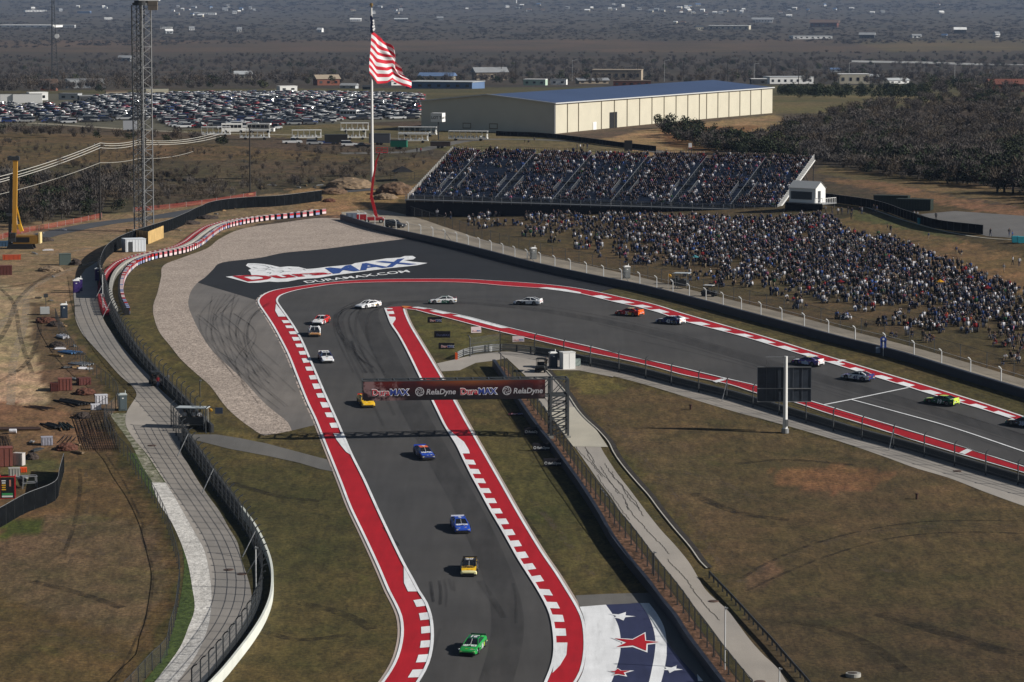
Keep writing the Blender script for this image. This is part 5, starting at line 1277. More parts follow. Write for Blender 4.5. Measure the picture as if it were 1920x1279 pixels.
def body_mesh(cs):
    top, side, nose, rear, dark = (PC[cs[k]] for k in ("top", "side", "nose", "rear", "low"))
    b = MB(); rings = []
    for x, w, zb, zs, zt in STN:
        half = [(0.0, zb), (w * .94, zb), (w, zb + .12), (w, zs - .12), (w * .965, zs), (w * .86, zs + (zt - zs) * .75), (w * .5, zt), (0.0, zt + 0.015)]
        ring = [(x, y, z) for y, z in half] + [(x, -y, z) for y, z in half[-2:0:-1]]
        rings.append(ring)
    n = len(rings[0]); base = len(b.v)
    for r_ in rings: b.v += r_
    for i in range(len(rings) - 1):
        for k in range(n):
            f = (base + i * n + k, base + i * n + (k + 1) % n, base + (i + 1) * n + (k + 1) % n, base + (i + 1) * n + k)
            kk = k if k < 7 else n - 1 - k
            m = dark if kk <= 1 else (side if kk in (2, 3, 4) else top)
            if kk in (2, 3) and i < 2: m = nose
            if kk >= 4 and i < 2: m = nose
            b.f.append(f[::-1]); b.mi.append(b.m(m))
    b.f.append(tuple(base + k for k in range(n))); b.mi.append(b.m(nose))
    e = base + (len(rings) - 1) * n; b.f.append(tuple(e + k for k in range(n - 1, -1, -1))); b.mi.append(b.m(rear))
    me = b.mesh("body"); bm = bmesh.new(); bm.from_mesh(me); bmesh.ops.recalc_face_normals(bm, faces=bm.faces[:]); bm.to_mesh(me); bm.free(); return me
def cabin_parts(cs, r):
    P = {"wb": (0.92, .80, .85), "wt": (0.10, .60, 1.26), "rt": (-0.95, .60, 1.27), "rb": (-1.80, .78, .965)}
    q = lambda k, s, dx=0, f=1.0, dz=0: (P[k][0] + dx, P[k][1] * s * f, P[k][2] + dz)
    b = MB(); roof = PC[cs["roof"]]
    c = [q("wt", -1), q("wt", 1), q("rt", 1), q("rt", -1)]; up = [(0.0, .0, 1.30), (-.45, 0, 1.315), (-.9, 0, 1.30)]
    b.add([(0.10, -.60, 1.26), (0.14, 0, 1.285), (0.10, .60, 1.26), (-.42, .62, 1.285), (-.42, 0, 1.32), (-.42, -.62, 1.285), (-.95, .60, 1.27), (-.98, 0, 1.30), (-.95, -.60, 1.27)], [(0, 1, 4, 5), (1, 2, 3, 4), (5, 4, 7, 8), (4, 3, 6, 7)], roof)
    for s in (-1, 1):   # pillars
        pc = PC[cs["side"]]
        b.bar(q("wb", s), q("wt", s), 0.07, pc); b.bar(q("rb", s), q("rt", s), 0.16, pc); b.bar((-.95, .60 * s, 1.26), (.1, .60 * s, 1.25), 0.06, pc); b.bar((-.62, .64 * s, 1.24), (-.72, .84 * s, .92), 0.07, pc)
    b.bar((.14, 0, 1.28), (.94, 0, .86), .025, PC["white"])
    me = b.mesh("roof"); bm = bmesh.new(); bm.from_mesh(me); bm.to_mesh(me); bm.free(); mesh_obj("roof", me, r)
    b = MB(); b.poly([q("wb", -1), q("wb", 1), (0.12, .59, 1.25), (.14, 0, 1.27), (0.12, -.59, 1.25)], GLASS); b.build("windscreen", r)
    b = MB(); b.poly([q("rb", 1), q("rb", -1), q("rt", -1, 0, .98), q("rt", 1, 0, .98)], GLASS); b.build("rear_window", r)
    for s in (-1, 1):
        b = MB(); pts = [(.86, .82 * s, .85), (-1.72, .80 * s, .95), (-.95, .61 * s, 1.25), (.10, .61 * s, 1.24)]; b.poly(pts if s > 0 else pts[::-1], GLASS); b.build("side_window", r)
def race_car(px, py, heading, cs, label, num=None, numc="white", hood=None, hoodc="white", roofn=True, sc=0.96, sidepanel=None):
    p = G(px, py, 0.55)
    if isinstance(heading, tuple) and len(heading) == 2 and isinstance(heading[0], tuple):
        a, c = G(*heading[0]), G(*heading[1]); d = c - a
    else: d = Vector((heading[0], heading[1], 0))
    d.z = 0; d.normalize(); yaw = math.atan2(d.y, d.x)
    gr = (gz(p.x + d.x * 2, p.y + d.y * 2) - gz(p.x - d.x * 2, p.y - d.y * 2)) / 4
    p.z += 0.09
    r = empty("race_car", p, label, "race car", "stock cars racing round the hairpin"); r.rotation_euler = (0, -math.atan(gr), yaw); r.scale = (sc,) * 3
    mesh_obj("body", body_mesh(cs), r); cabin_parts(cs, r)
    for x in (1.42, -1.42):
        for s in (-1, 1):
            b = MB()
            pts = [(x + .44 * math.cos(a), .30 + .44 * math.sin(a)) for a in np.linspace(-.25, math.pi + .25, 14)]
            b.add([(u, .985 * s, w) for u, w in pts] , [tuple(range(14)) if s < 0 else tuple(range(13, -1, -1))], BLACK); b.build("wheel_arch", r)
            b = MB(); b.cyl((x, .90 * s, .335), .335, .26, BLACK, 16, 'Y'); w = b.build("wheel", r)
            b = MB(); b.cyl((x, 1.02 * s, .335), .22, .04, mat("rim_alloy", (.16, .16, .17), .4, .6), 12, 'Y'); b.cyl((x, 1.035 * s, .335), .07, .04, BLACK, 8, 'Y'); b.build("rim", w)
    b = MB(); b.box((-2.36, 0, 1.06), (.05, 1.62, .17), PC[cs["rear"]] if cs["rear"] != "white" else PC["white"]); b.build("spoiler", r)
    b = MB(); b.box((2.42, 0, .12), (.25, 1.8, .05), BLACK); b.box((2.472, 0, .27), (.03, 1.25, .22), BLACK); b.box((2.40, .66, .24), (.12, .3, .16), BLACK); b.box((2.40, -.66, .24), (.12, .3, .16), BLACK); b.build("splitter", r)
    for s in (-1, 1):
        b = MB(); b.box((2.36, .68 * s, .47), (.16, .26, .09), PC["cream"] if cs["nose"] != "white" else PC["ltblue"]); b.build("headlight", r)
        b = MB(); b.box((-2.455, .62 * s, .78), (.04, .36, .10), PC["red"]); b.build("tail_light", r)
    b = MB(); b.box((-2.46, 0, .32), (.06, 1.3, .2), BLACK); b.build("rear_diffuser", r)
    if num:
        m = PC[numc]
        for s in (-1, 1):
            me = text_mesh(num, .80, m, .03, .15, 0, 'CENTER'); o = mesh_obj("door_number", me, r, (-.15, 1.0 * s * .985, .20))
            o.rotation_euler = (math.pi / 2, 0, 0 if s < 0 else math.pi)
        if roofn:
            me = text_mesh(num, .85, m if cs["roof"] != numc else PC["black"], .03, 0, 0, 'CENTER'); o = mesh_obj("roof_number", me, r, (-.74, 0, 1.335)); o.rotation_euler = (0, 0, math.pi / 2 + math.pi); o.location = (-.12 - .0, 0, 1.335); o.rotation_euler = (0, 0, math.pi / 2); o.location.x = -.15
    rg = random.Random(label); b = MB(); dc = [PC["white"], PC["black"], PC["yellow"], PC["red"], PC["ltblue"]]
    for s in (-1, 1):
        for xx in (2.0, 1.9, .75, .6, -.9, -1.05, -2.0, -2.1, -2.25):
            w_ = rg.uniform(.12, .3); zc = rg.uniform(.35, .62); yy = .998 * s; q = [(xx - w_ / 2, yy, zc), (xx + w_ / 2, yy, zc), (xx + w_ / 2, yy, zc + .09), (xx - w_ / 2, yy, zc + .09)]; b.poly(q if s < 0 else q[::-1], rg.choice(dc))
    for _ in range(5): xx = rg.uniform(1.9, 2.2); yy = rg.uniform(-.6, .6); b.box((xx, yy, .735 - (xx - 1.65) * .18), (.1, rg.uniform(.15, .35), .02), rg.choice(dc))
    for _ in range(4): b.box((-2.475, rg.uniform(-.6, .6), rg.uniform(.5, .7)), (.02, rg.uniform(.15, .4), .09), rg.choice(dc))
    b.box((1.25, 0, .80), (.5, .35, .05), PC["black"]); b.box((-2.0, 0, .985), (.25, 1.2, .02), rg.choice(dc)); b.build("sponsor_decals", r)
    if hood:
        me = text_mesh(hood, .52, PC[hoodc], .03, 0, 0, 'CENTER'); lo, hi = bounds(me); k = 1.45 / (hi[0] - lo[0])
        for v in me.vertices:
            v.co.x *= k; v.co.y *= 1.15
        o = mesh_obj("hood_lettering", me, r, (1.45, 0, .815)); o.rotation_euler = (0, math.radians(7), 0)
        o.rotation_euler = Matrix.Rotation(math.radians(7), 4, 'Y').to_3x3().to_4x4().__matmul__(Matrix.Rotation(math.pi / 2, 4, 'Z')).to_euler()
    if sidepanel:
        for s in (-1, 1):
            b = MB(); x0, x1, cm = sidepanel; pts = [(x0, .992 * s, .2), (x1, .992 * s, .2), (x1 + .2, .992 * s, .62), (x0 + .1, .992 * s, .62)]; b.poly(pts if s < 0 else pts[::-1], PC[cm]); b.build("side_panel", r)
    return r
def CS(top, side=None, roof=None, nose=None, rear=None, low="black"): return dict(top=top, side=side or top, roof=roof or top, nose=nose or top, rear=rear or top, low=low)
race_car(690, 572, (-0.66, -0.75), CS("white", rear="white"), "white race car turning left just above the hairpin tip", "21", "black", roofn=False)
race_car(830, 564, (-0.99, -0.05), CS("white", "white", "dkgreen", "teal", "red"), "green-nosed white race car seen side-on by the hairpin", "60", "dkgreen", roofn=False, sidepanel=(-1.2, -.8, "dkgreen"))
race_car(990, 566, (-0.93, 0.30), CS("white", "white", "white", "ltblue"), "white and black race car with number 11 on its door", "11", "white", sidepanel=(.1, 1.5, "black"))
race_car(1180, 586, (-0.80, 0.60), CS("red", "red", "cream", "red", "orange"), "red and orange race car with a cream roof", "33", "white", roofn=False, sidepanel=(-1.3, -.5, "yellow"))
race_car(1257, 601, (-0.80, 0.60), CS("white", "navy", "white", "white", "white"), "white-roofed race car with dark blue sides behind the red one", "42", "white", roofn=False, sidepanel=(-1.9, -.9, "ltblue"))
race_car(1514, 678, (-0.80, 0.60), CS("white", "purple", "cream", "black", "white"), "dark-sided race car with a yellowish roof partly behind the sign board", "8", "white", roofn=False, sidepanel=(-.8, .4, "ltblue"))
race_car(1608, 706, (-0.80, 0.60), CS("purple", "white", "black", "white", "navy"), "white and purple race car right of the sign board", "45", "navy", roofn=False, sidepanel=(-1.9, -.9, "navy"))
race_car(1765, 751, (-0.80, 0.60), CS("lime", "dkgreen", "lime", "green", "lime"), "lime green race car on the right-hand straight", "19", "white", roofn=False)
race_car(1919, 792, (-0.80, 0.60), CS("white", "dkgrey", "teal", "teal", "teal"), "dark race car cut off by the right edge of the view", "38", "ltblue", roofn=False)
race_car(602, 601, (-0.22, -0.97), CS("white", "red", "white", "white", "red"), "white race car with red flanks, uppermost on the left curve", None, sidepanel=(.6, 1.8, "white"))
race_car(590, 622, (0.06, -1.0), CS("black", "white", "white", "tan", "black"), "black and white race car with a tan nose beside the left kerb", "20", "black")
race_car(611, 670, (0.20, -0.98), CS("white", "navy", "white", "white", "white"), "plain white race car alone below the black and white one", "10", "black")
race_car(686, 752, (0.22, -0.975), CS("yellow", "yellow", "yellow", "yellow", "red"), "yellow and red race car passing under the gantry", "22", "blue")
race_car(795, 849, (0.28, -0.96), CS("blue", "navy", "orange", "navy", "blue"), "blue race car with an orange and white roof below the gantry shadow", "9", "white", hood="NAPA", hoodc="white")
race_car(863, 984, (0.16, -0.987), CS("blue", "blue", "blue", "blue", "white"), "bright blue race car with white roof lettering", "5", "white", hood="HENDRICKCARS", hoodc="white")
race_car(880, 1063, (-0.02, -1.0), CS("yellow", "black", "black", "cream", "black"), "yellow race car with a black and white roof", "20", "white", hood="DEWALT", hoodc="black")
race_car(887, 1210, (-0.24, -0.97), CS("green", "green", "dkgreen", "green", "dkgreen"), "green race car nearest the camera", "16", "white", hood="HUNT BROS", hoodc="white", sidepanel=(-1.9, -1.0, "lime"))

# ------------------------------------------------------------------ road vehicles: low meshes shared between copies
def low_car(kind, body, glass=GLASS):
    """one mesh: body, glasshouse, wheels; length along x"""
    b = MB(); L, W = {"sedan": (4.7, 1.8), "suv": (4.8, 1.95), "pickup": (5.7, 2.0), "van": (5.4, 2.0)}[kind]
    hz = {"sedan": .75, "suv": .95, "pickup": .98, "van": 1.05}[kind]; tz = {"sedan": 1.42, "suv": 1.75, "pickup": 1.88, "van": 2.05}[kind]
    prof = {"sedan": [(-.5, .3), (-.5, .72), (-.34, .86), (.18, .82), (.48, .66), (.5, .3)],
            "suv": [(-.5, .35), (-.49, .98), (.2, .98), (.47, .86), (.5, .35)],
            "pickup": [(-.5, .4), (-.5, 1.0), (.2, 1.02), (.48, .92), (.5, .4)],
            "van": [(-.5, .35), (-.5, 1.1), (.3, 1.08), (.48, .8), (.5, .35)]}[kind]
    b.prism([(u * L, w) for u, w in prof], -W / 2, W / 2, body)
    c0, c1, r0, r1 = {"sedan": (-.36, .20, -.20, .04), "suv": (-.49, .20, -.46, .06), "pickup": (-.10, .22, -.07, .10), "van": (-.5, .34, -.49, .2)}[kind]
    w0, w1 = W / 2 * .95, W / 2 * .76; z0, z1 = hz, tz
    A = [(c0 * L, -w0, z0), (c1 * L, -w0, z0), (c1 * L, w0, z0), (c0 * L, w0, z0)]; B = [(r0 * L, -w1, z1 - .08), (r1 * L, -w1, z1 - .08), (r1 * L, w1, z1 - .08), (r0 * L, w1, z1 - .08)]
    b.add(A + B, [(0, 1, 5, 4), (1, 2, 6, 5), (2, 3, 7, 6), (3, 0, 4, 7)], glass)
    b.box(((r0 + r1) / 2 * L, 0, z1 - .03), ((r1 - r0) * L * 1.02, w1 * 2.04, .10), body)
    if kind == "pickup": b.box((-.32 * L, 0, 1.025), (.32 * L, W * .8, .03), BLACK)
    for x in (-.31, .31):
        for s in (-1, 1): b.cyl((x * L, s * (W / 2 - .08), .34), .35, .24, BLACK, 10, 'Y')
    for s in (-1, 1): b.box((-.5 * L, s * W * .4, .75), (.05, .25, .15), PC["red"]); b.box((.492 * L, s * W * .38, .68), (.05, .3, .13), WHITE)
    return b.mesh("parked_car")
CCOL = dict(white=(.72, .73, .74), silver=(.38, .39, .40), black=(.012, .012, .014), grey=(.10, .105, .115), blue=(.03, .06, .20), red=(.32, .012, .018), pearl=(.60, .60, .57), charcoal=(.035, .037, .042), maroon=(.12, .01, .02))
CM = {k: mat("carpaint_" + k, v, .3, .15, spec=.5) for k, v in CCOL.items()}
CW = [("white", .25), ("pearl", .06), ("silver", .13), ("grey", .13), ("black", .17), ("charcoal", .10), ("blue", .07), ("red", .06), ("maroon", .03)]
LOW = {}
def lowm(kind, colr):
    if (kind, colr) not in LOW: LOW[(kind, colr)] = low_car(kind, CM[colr])
    return LOW[(kind, colr)]
rc = random.Random(11)
# rows of the far car park
rows = [(-60, 232, 130, 234, 0), (-60, 227, 250, 230, 0), (-60, 221.5, 330, 224, 0), (-60, 216, 360, 219, 0), (-60, 211, 520, 214, 0)]
cars = []
lot = [(-80, 229), (130, 232), (245, 226), (300, 240), (430, 243), (520, 236), (612, 233), (640, 226), (788, 224), (786, 181), (600, 176), (300, 178), (180, 185), (140, 198), (-80, 200)]
a_, b_ = G(-80, 236), G(800, 232)
yv = 905.0
while yv < 1560:
    xmin, xmax = -0.19 * yv - 5, 0.0 * yv; lane = 0
    x = xmin + rc.uniform(0, 2)
    while x < xmax:
        z = gz(x, yv); u, v = project(x, yv, z)
        if in_poly(np.array([u]), np.array([v]), lot)[0] and rc.random() < .93: cars.append((x, yv + rc.uniform(-.4, .4), float(u), float(v)))
        lane += 1; x += 5.5 if lane % 2 else 7.6
    yv += 3.1
def pick():
    t = rc.random(); acc = 0
    for k, w in CW:
        acc += w
        if t < acc: return k
    return "white"
cars = [c for c in cars if not (232 < c[2] < 300 and c[3] > 226)]
cars.sort(key=lambda c: c[1])
print("parked cars", len(cars))
KN = {"sedan": "saloon", "suv": "SUV", "pickup": "pickup", "van": "van"}
GLASSFAR = GLASS
rest = []; indiv = []
def far_yaw(): return (math.pi / 2 if rc.random() < .5 else -math.pi / 2) + rc.uniform(-.5, .5) if rc.random() < .75 else rc.uniform(0, 6.28)
NCAR = 290
for i, (x, y, u, v) in enumerate(cars):
    kind = rc.choices(["sedan", "suv", "pickup", "van"], [.3, .38, .28, .04])[0]; colr = pick(); yaw = math.radians(12) + (0 if rc.random() < .5 else math.pi) + rc.uniform(-.12, .12)
    if i < NCAR:
        o = mesh_obj("parked_car", lowm(kind, colr), None, (x, y, gz(x, y))); o.rotation_euler = (0, 0, yaw); indiv.append((o, kind, colr, x, y, u, v))
    else: rest.append((kind, colr, x, y, yaw))
indiv.sort(key=lambda t: (round(t[4] / 3.1), t[3]))
for i, (o, kind, colr, x, y, u, v) in enumerate(indiv):
    zone = "car park left" if u < 200 else ("behind the crane" if u < 330 else ("centre of car park" if u < 690 else "near the warehouse"))
    nb = [indiv[j] for j in (i - 1, i + 1) if 0 <= j < len(indiv) and abs(indiv[j][4] - y) < 2 and abs(indiv[j][3] - x) < 9]
    nt_ = " and a ".join(f"{t[2]} {KN[t[1]]}" for t in nb)
    lab = f"{colr} {KN[kind]} " + (f"between a {nt_}, {zone}" if len(nb) == 2 else (f"beside a {nt_}, {zone}" if nb else f"parked apart, {zone}"))
    tag(o, lab, "car", "cars in the far car park")
def merge_copies(name, items, label=None, cat=None, kind="stuff"):
    """items: (mesh, x, y, z, yaw, scale) merged into one mesh object, materials kept"""
    mats = []; Vs = []; Fs = {3: [], 4: []}; allV = []; faces = []; mi = []; off_ = 0; cache = {}
    for me, x, y, z, yaw, sc in items:
        if me.name not in cache:
            v = np.empty(len(me.vertices) * 3, np.float32); me.vertices.foreach_get("co", v); v = v.reshape(-1, 3)
            me.calc_loop_triangles(); t = np.empty(len(me.loop_triangles) * 3, np.int32); me.loop_triangles.foreach_get("vertices", t); tm = np.empty(len(me.loop_triangles), np.int32); me.loop_triangles.foreach_get("material_index", tm)
            mp = []
            for m_ in me.materials:
                if m_ not in mats: mats.append(m_)
                mp.append(mats.index(m_))
            cache[me.name] = (v, t.reshape(-1, 3), np.array(mp)[tm])
        v, t, tm = cache[me.name]; c, s = math.cos(yaw) , math.sin(yaw)
        sx = sc if isinstance(sc, (int, float)) else sc[0]; sz = sc if isinstance(sc, (int, float)) else sc[1]
        allV.append(np.stack([x + (v[:, 0] * c - v[:, 1] * s) * sx, y + (v[:, 0] * s + v[:, 1] * c) * sx, z + v[:, 2] * sz], 1)); faces.append(t + off_); mi.append(tm); off_ += len(v)
    o = mesh_obj(name, arr_mesh(name, np.concatenate(allV), np.concatenate(faces), mats, np.concatenate(mi)))
    return tag(o, label, cat, None, kind)
merge_copies("parked_cars", [(lowm(k, c), x, y, gz(x, y), yw, 1.0) for k, c, x, y, yw in rest], "dense far rows of parked cars of every colour", "cars")

def one_car(px, py, kind, colr, yaw, label, name="parked_car", cat="car", sc=1.0, group=None):
    p = G(px, py); o = empty(name, p, label, cat, group, rz=yaw); mesh_obj("body", lowm(kind, colr), o); o.scale = (sc,) * 3; return o
one_car(741, 427, "suv", "charcoal", math.radians(-30), "dark estate car parked on the tan road behind the outer wall")
one_car(548, 270, "pickup", "white", 0.15, "white pickup truck at the edge of the brown field below the car park")
one_car(590, 272, "suv", "silver", 0.1, "silver SUV parked left of the black trailers")
one_car(612, 271, "pickup", "blue", 0.1, "dark blue pickup truck parked beside the silver SUV")
one_car(655, 275, "suv", "white", 0.1, "white SUV parked in front of the black trailers")
one_car(680, 277, "sedan", "black", 0.1, "black saloon car parked left of the flagpole")
one_car(829, 242, "pickup", "maroon", 3.0, "maroon pickup truck beside the warehouse end wall")
one_car(530, 233, "sedan", "maroon", 0.2, "maroon saloon at the near corner of the far car park")
one_car(607, 228, "sedan", "white", 0.05, "white saloon at the right front corner of the far car park")
one_car(575, 230, "suv", "silver", 0.05, "silver SUV beside the white saloon at the car park corner")
one_car(517, 243, "pickup", "silver", 1.2, "silver pickup truck parked right of the shuttle buses")

def shuttle_bus(px, py, yaw, label, w=8.0):
    p = G(px, py); r = empty("shuttle_bus", p, label, "bus", "white shuttle buses", rz=yaw)
    b = MB(); b.box((0, 0, 1.65), (w, 2.4, 2.5), WHITE); b.box((w / 2 + .5, 0, .95), (1.3, 2.0, 1.0), WHITE); b.build("body", r)
    for s in (-1, 1):
        for i in range(5): b = MB(); b.box((-w * .38 + i * w * .185, 1.21 * s, 2.0), (w * .16, .04, .9), GLASS); b.build("window", r)
    b = MB(); b.box((w / 2 + .02, 0, 1.95), (.05, 2.0, 1.0), GLASS); b.build("windscreen", r)
    for x in (-w * .3, w * .42):
        for s in (-1, 1): b = MB(); b.cyl((x, 1.1 * s, .42), .42, .3, BLACK, 12, 'Y'); b.build("wheel", r)
    b = MB(); b.box((-1, 0, 2.98), (1.6, 1.2, .25), PALE); b.build("air_conditioner", r)
shuttle_bus(435, 249, 0.12, "white shuttle bus standing left, below the far car park", 6.4)
shuttle_bus(486, 249, -0.15, "white shuttle bus with a hooded front, right of the other shuttle bus", 7.2)
shuttle_bus(655, 222, -0.3, "white minibus at the right front edge of the far car park", 6.0)
def tram(px, py, n, label, yaw=0.0):
    p = G(px, py); r = empty("tram_trailer", p, label, "trailer", "open-sided white tram trailers", rz=yaw); L = 2.9 * n
    b = MB(); b.box((0, 0, .75), (L, 2.1, .3), WHITE); b.box((L / 2 - .3, 0, 1.4), (.2, 2.1, 1.2), WHITE); b.build("chassis", r)
    b = MB(); b.box((0, 0, 2.85), (L, 2.3, .12), WHITE); b.build("canopy", r)
    b = MB(); b.bar((0, 0, .8), (0, 0, 2.8), .08, WHITE); pm = b.mesh("canopy_post"); k = int(L / 1.5)
    for i in range(k + 1):
        for s in (-1, 1): mesh_obj("canopy_post", pm, r, (-L / 2 + .1 + i * (L - .2) / k, s, 0))
    for i in range(int(L / 1.1)): b = MB(); b.box((-L / 2 + .55 + i * 1.1, 0, 1.15), (.45, 1.9, .5), PALE); b.build("bench", r)
    for x in (-L * .32, L * .32):
        for s in (-1, 1): b = MB(); b.cyl((x, s, .38), .38, .25, BLACK, 10, 'Y'); b.build("wheel", r)
for px, py, n, yaw, l in [(665, 248, 3, .1, "open tram trailer, furthest left of the tram cluster behind the flagpole"), (668, 262, 2, .1, "short open tram trailer just left of the flagpole"), (783, 256, 4, -.12, "long open tram trailer in the middle of the grass behind the grandstand"), (775, 268, 3, -.05, "open tram trailer in front of the long one behind the grandstand"), (878, 264, 4, -.12, "long open tram trailer nearest the warehouse"), (575, 262, 3, .12, "open tram trailer between the shuttle buses and the flagpole"), (478, 262, 3, .0, "open tram trailer below the right shuttle bus"), (405, 256, 3, .05, "open tram trailer right of the lattice crane")]: tram(px, py, n, l, yaw)
def box_trailer(px, py, w, h, m, label, yaw=0.1):
    p = G(px, py); r = empty("box_trailer", p, label, "trailer", None, rz=yaw)
    b = MB(); b.box((0, 0, .6 + h / 2), (w, 2.3, h), m); b.build("body", r)
    b = MB(); b.box((0, 0, .65 + h), (w + .06, 2.36, .1), DARKSTEEL); b.build("roof", r)
    for x in (-.6, .4):
        for s in (-1, 1): b = MB(); b.cyl((x, 1.1 * s, .4), .4, .2, BLACK, 10, 'Y'); b.build("wheel", r)
box_trailer(630, 271, 6.5, 2.2, BLACK, "long black box trailer left of the flagpole"); box_trailer(712, 272, 6.0, 2.6, mat("trailer_grey", (.08, .085, .10), .5), "dark grey box trailer right of the flagpole", -.05)
box_trailer(748, 280, 4.6, 1.9, mat("trailer_green", (.01, .14, .09), .5), "green box trailer behind the left end of the grandstand", -.1)
box_trailer(826, 278, 5.6, 1.2, mat("trailer_brown", (.05, .035, .03), .7), "low brown utility trailer behind the grandstand top", -.05)
box_trailer(244, 247, 4.2, 2.9, mat("container_grey", (.42, .44, .47), .6), "pale grey site container left of the crane mast, in front of the car park"); 
box_trailer(22, 196, 8.6, 3.4, WHITE, "white box trailer at the left end of the car park"); box_trailer(52, 196, 11, 3.4, WHITE, "longer white box trailer beside the one at the car park's left end")
box_trailer(295, 181, 10, 2.9, mat("container_cream", (.60, .56, .42), .6), "long cream container at the back of the car park right of the crane")

# ------------------------------------------------------------------ toilets, sheds, carts, marshal posts
def toilet(px, py, m, roofm, label, h=2.3, group="portable toilets", yaw=0.2):
    p = G(px, py); r = empty("portable_toilet", p, label, "portable toilet", group, rz=yaw)
    b = MB(); b.box((0, 0, 1.05), (1.12, 1.12, 2.1), m)
    for i in range(4): b.box((-.42 + i * .28, -.575, 1.1), (.05, .03, 1.8), m)
    b.build("cubicle", r)
    b = MB(); b.box((0, 0, 2.16), (1.2, 1.2, .12), roofm); b.box((0, 0, 2.27), (1.05, 1.0, .12), roofm, taper=.7); b.cyl((.4, .35, 2.4), .06, .5, roofm, 8); b.build("roof", r)
    b = MB(); b.box((0, -.585, 1.05), (.75, .04, 1.8), m); b.box((0, -.61, 1.7), (.25, .02, .15), WHITE); b.build("door", r)
PUR = mat("purple_plastic", (.055, .03, .16), .5); GTEAL = mat("teal_grey_plastic", (.10, .13, .14), .5); DKB = mat("dark_blue_plastic", (.03, .045, .07), .5); GRYP = mat("grey_plastic", (.20, .21, .21), .5)
toilet(143, 549, PUR, WHITE, "purple portable toilet at the end of the grey path, nearer the camera"); toilet(148, 546, PUR, WHITE, "purple portable toilet hidden behind its twin by the path", yaw=.25)
toilet(184, 526, PUR, WHITE, "purple portable toilet farther up, beside the black screen fence")
toilet(120, 596, DKB, WHITE, "dark portable toilet with a white roof inside the chain-link fence")
toilet(230, 769, GTEAL, mat("pale_grey_roof", (.42, .46, .45), .6), "teal-grey portable toilet on the verge where the path widens")
toilet(1037, 689, DKB, WHITE, "dark portable toilet with a white domed roof in the service yard")
toilet(1000, 486, GRYP, WHITE, "grey portable toilet on the tan road, left of the two behind the outer wall"); toilet(1175, 522, GRYP, WHITE, "grey portable toilet on the tan road, right of the two behind the outer wall")
def white_shed():
    p = G(1064, 691); r = empty("equipment_cabinet", p, "tall white equipment cabinet in the service yard", "cabinet", rz=.35)
    b = MB(); b.box((0, 0, 1.2), (1.9, 1.5, 2.4), WHITE); b.build("cabinet", r); b = MB(); b.box((0, 0, 2.43), (2.0, 1.6, .08), WHITE); b.build("roof", r)
    b = MB(); b.box((.96, 0, 1.2), (.02, .03, 2.2), GALV); b.box((0, -.76, 1.2), (.03, .02, 2.2), GALV); b.build("door_seam", r)
    for x, y, w, h, m, l in [(1082, 686, .9, .95, mat("pale_green_box", (.3, .36, .34), .6), "small pale green electrical box right of the white cabinet"), (873, 664, .5, .5, BLACK, "small black box on the service yard by the slatted guardrail"), (919, 659, .45, .6, WHITE, "small white box on the service yard by the slatted guardrail"), (1100, 680, .7, 1.0, BLACK, "black bin against the wall right of the white cabinet"), (122, 497, 2.2, 2.1, mat("green_transformer", (.09, .12, .11), .6), "green transformer box on the dirt of the construction site")]:
        q = G(x, y); rr_ = empty("utility_box", q, l, "box", rz=.2); b = MB(); b.box((0, 0, h / 2 + .04), (w, w * .8, h), m); b.build("case", rr_); b = MB(); b.box((0, 0, h + .05), (w + .08, w * .8 + .08, .07), m); b.build("lid", rr_)
white_shed()
def buggy(px, py, yaw, label, roofm):
    p = G(px, py); r = empty("utility_cart", p, label, "utility cart", "utility carts by the track", rz=yaw)
    b = MB(); b.box((0, 0, .55), (2.6, 1.3, .35), BLACK); b.box((.95, 0, .85), (.7, 1.2, .35), DARKSTEEL); b.box((-.95, 0, .85), (.9, 1.25, .25), DARKSTEEL); b.build("body", r)
    b = MB(); b.box((-.1, 0, .95), (.5, 1.1, .4), BLACK); b.box((-.4, 0, 1.25), (.12, 1.1, .5), BLACK); b.build("seat", r)
    b = MB(); b.box((-.1, 0, 1.95), (1.7, 1.35, .08), roofm); b.build("roof", r)
    b = MB()
    for x in (-.85, .65):
        for s in (-.6, .6): b.bar((x, s, .7), (x, s, 1.95), .06, BLACK)
    b.build("roll_cage", r)
    for x in (-.9, .9):
        for s in (-.65, .65): b = MB(); b.cyl((x, s, .3), .3, .22, BLACK, 12, 'Y'); b.build("wheel", r)
buggy(292, 722, 1.9, "black utility cart with a roof standing on the grey path", DARKSTEEL); buggy(1015, 697, 1.4, "dark utility cart parked left of the toilet in the service yard", BLACK)
buggy(1330, 556, -.4, "white-roofed golf cart on the tan road behind the outer wall", PALE); buggy(1272, 533, -.4, "golf cart with a pale canopy, farther left on the tan road", PALE)
def marshal_post(px, py, label, yaw=.0, w=3.4):
    p = G(px, py); r = empty("marshal_post", p, label, "marshal post", rz=yaw)
    b = MB(); b.box((0, 0, .55), (w, 1.8, .1), GALV)
    b.build("platform", r); b = MB(); b.box((0, 0, 2.75), (w + .8, 2.2, .09), mat("pale_blue_roof", (.42, .46, .48), .5)); b.build("roof", r)
    b = MB()
    for x in (-w / 2, w / 2):
        for y in (-.9, .9): b.bar((x, y, -.3), (x, y, 2.72), .09, GALV)
    b.build("frame_post", r)
    b = MB(); b.box((0, -.92, 1.05), (w, .04, 1.0), DARKSTEEL); b.box((w / 2, 0, 1.05), (.04, 1.8, 1.0), DARKSTEEL); b.build("panel", r)
marshal_post(362, 802, "marshal post with a flat pale roof beside the left catch fence", -.15)
marshal_post(1279, 541, "small marshal post with a roof behind the outer wall", -.3, 2.0)
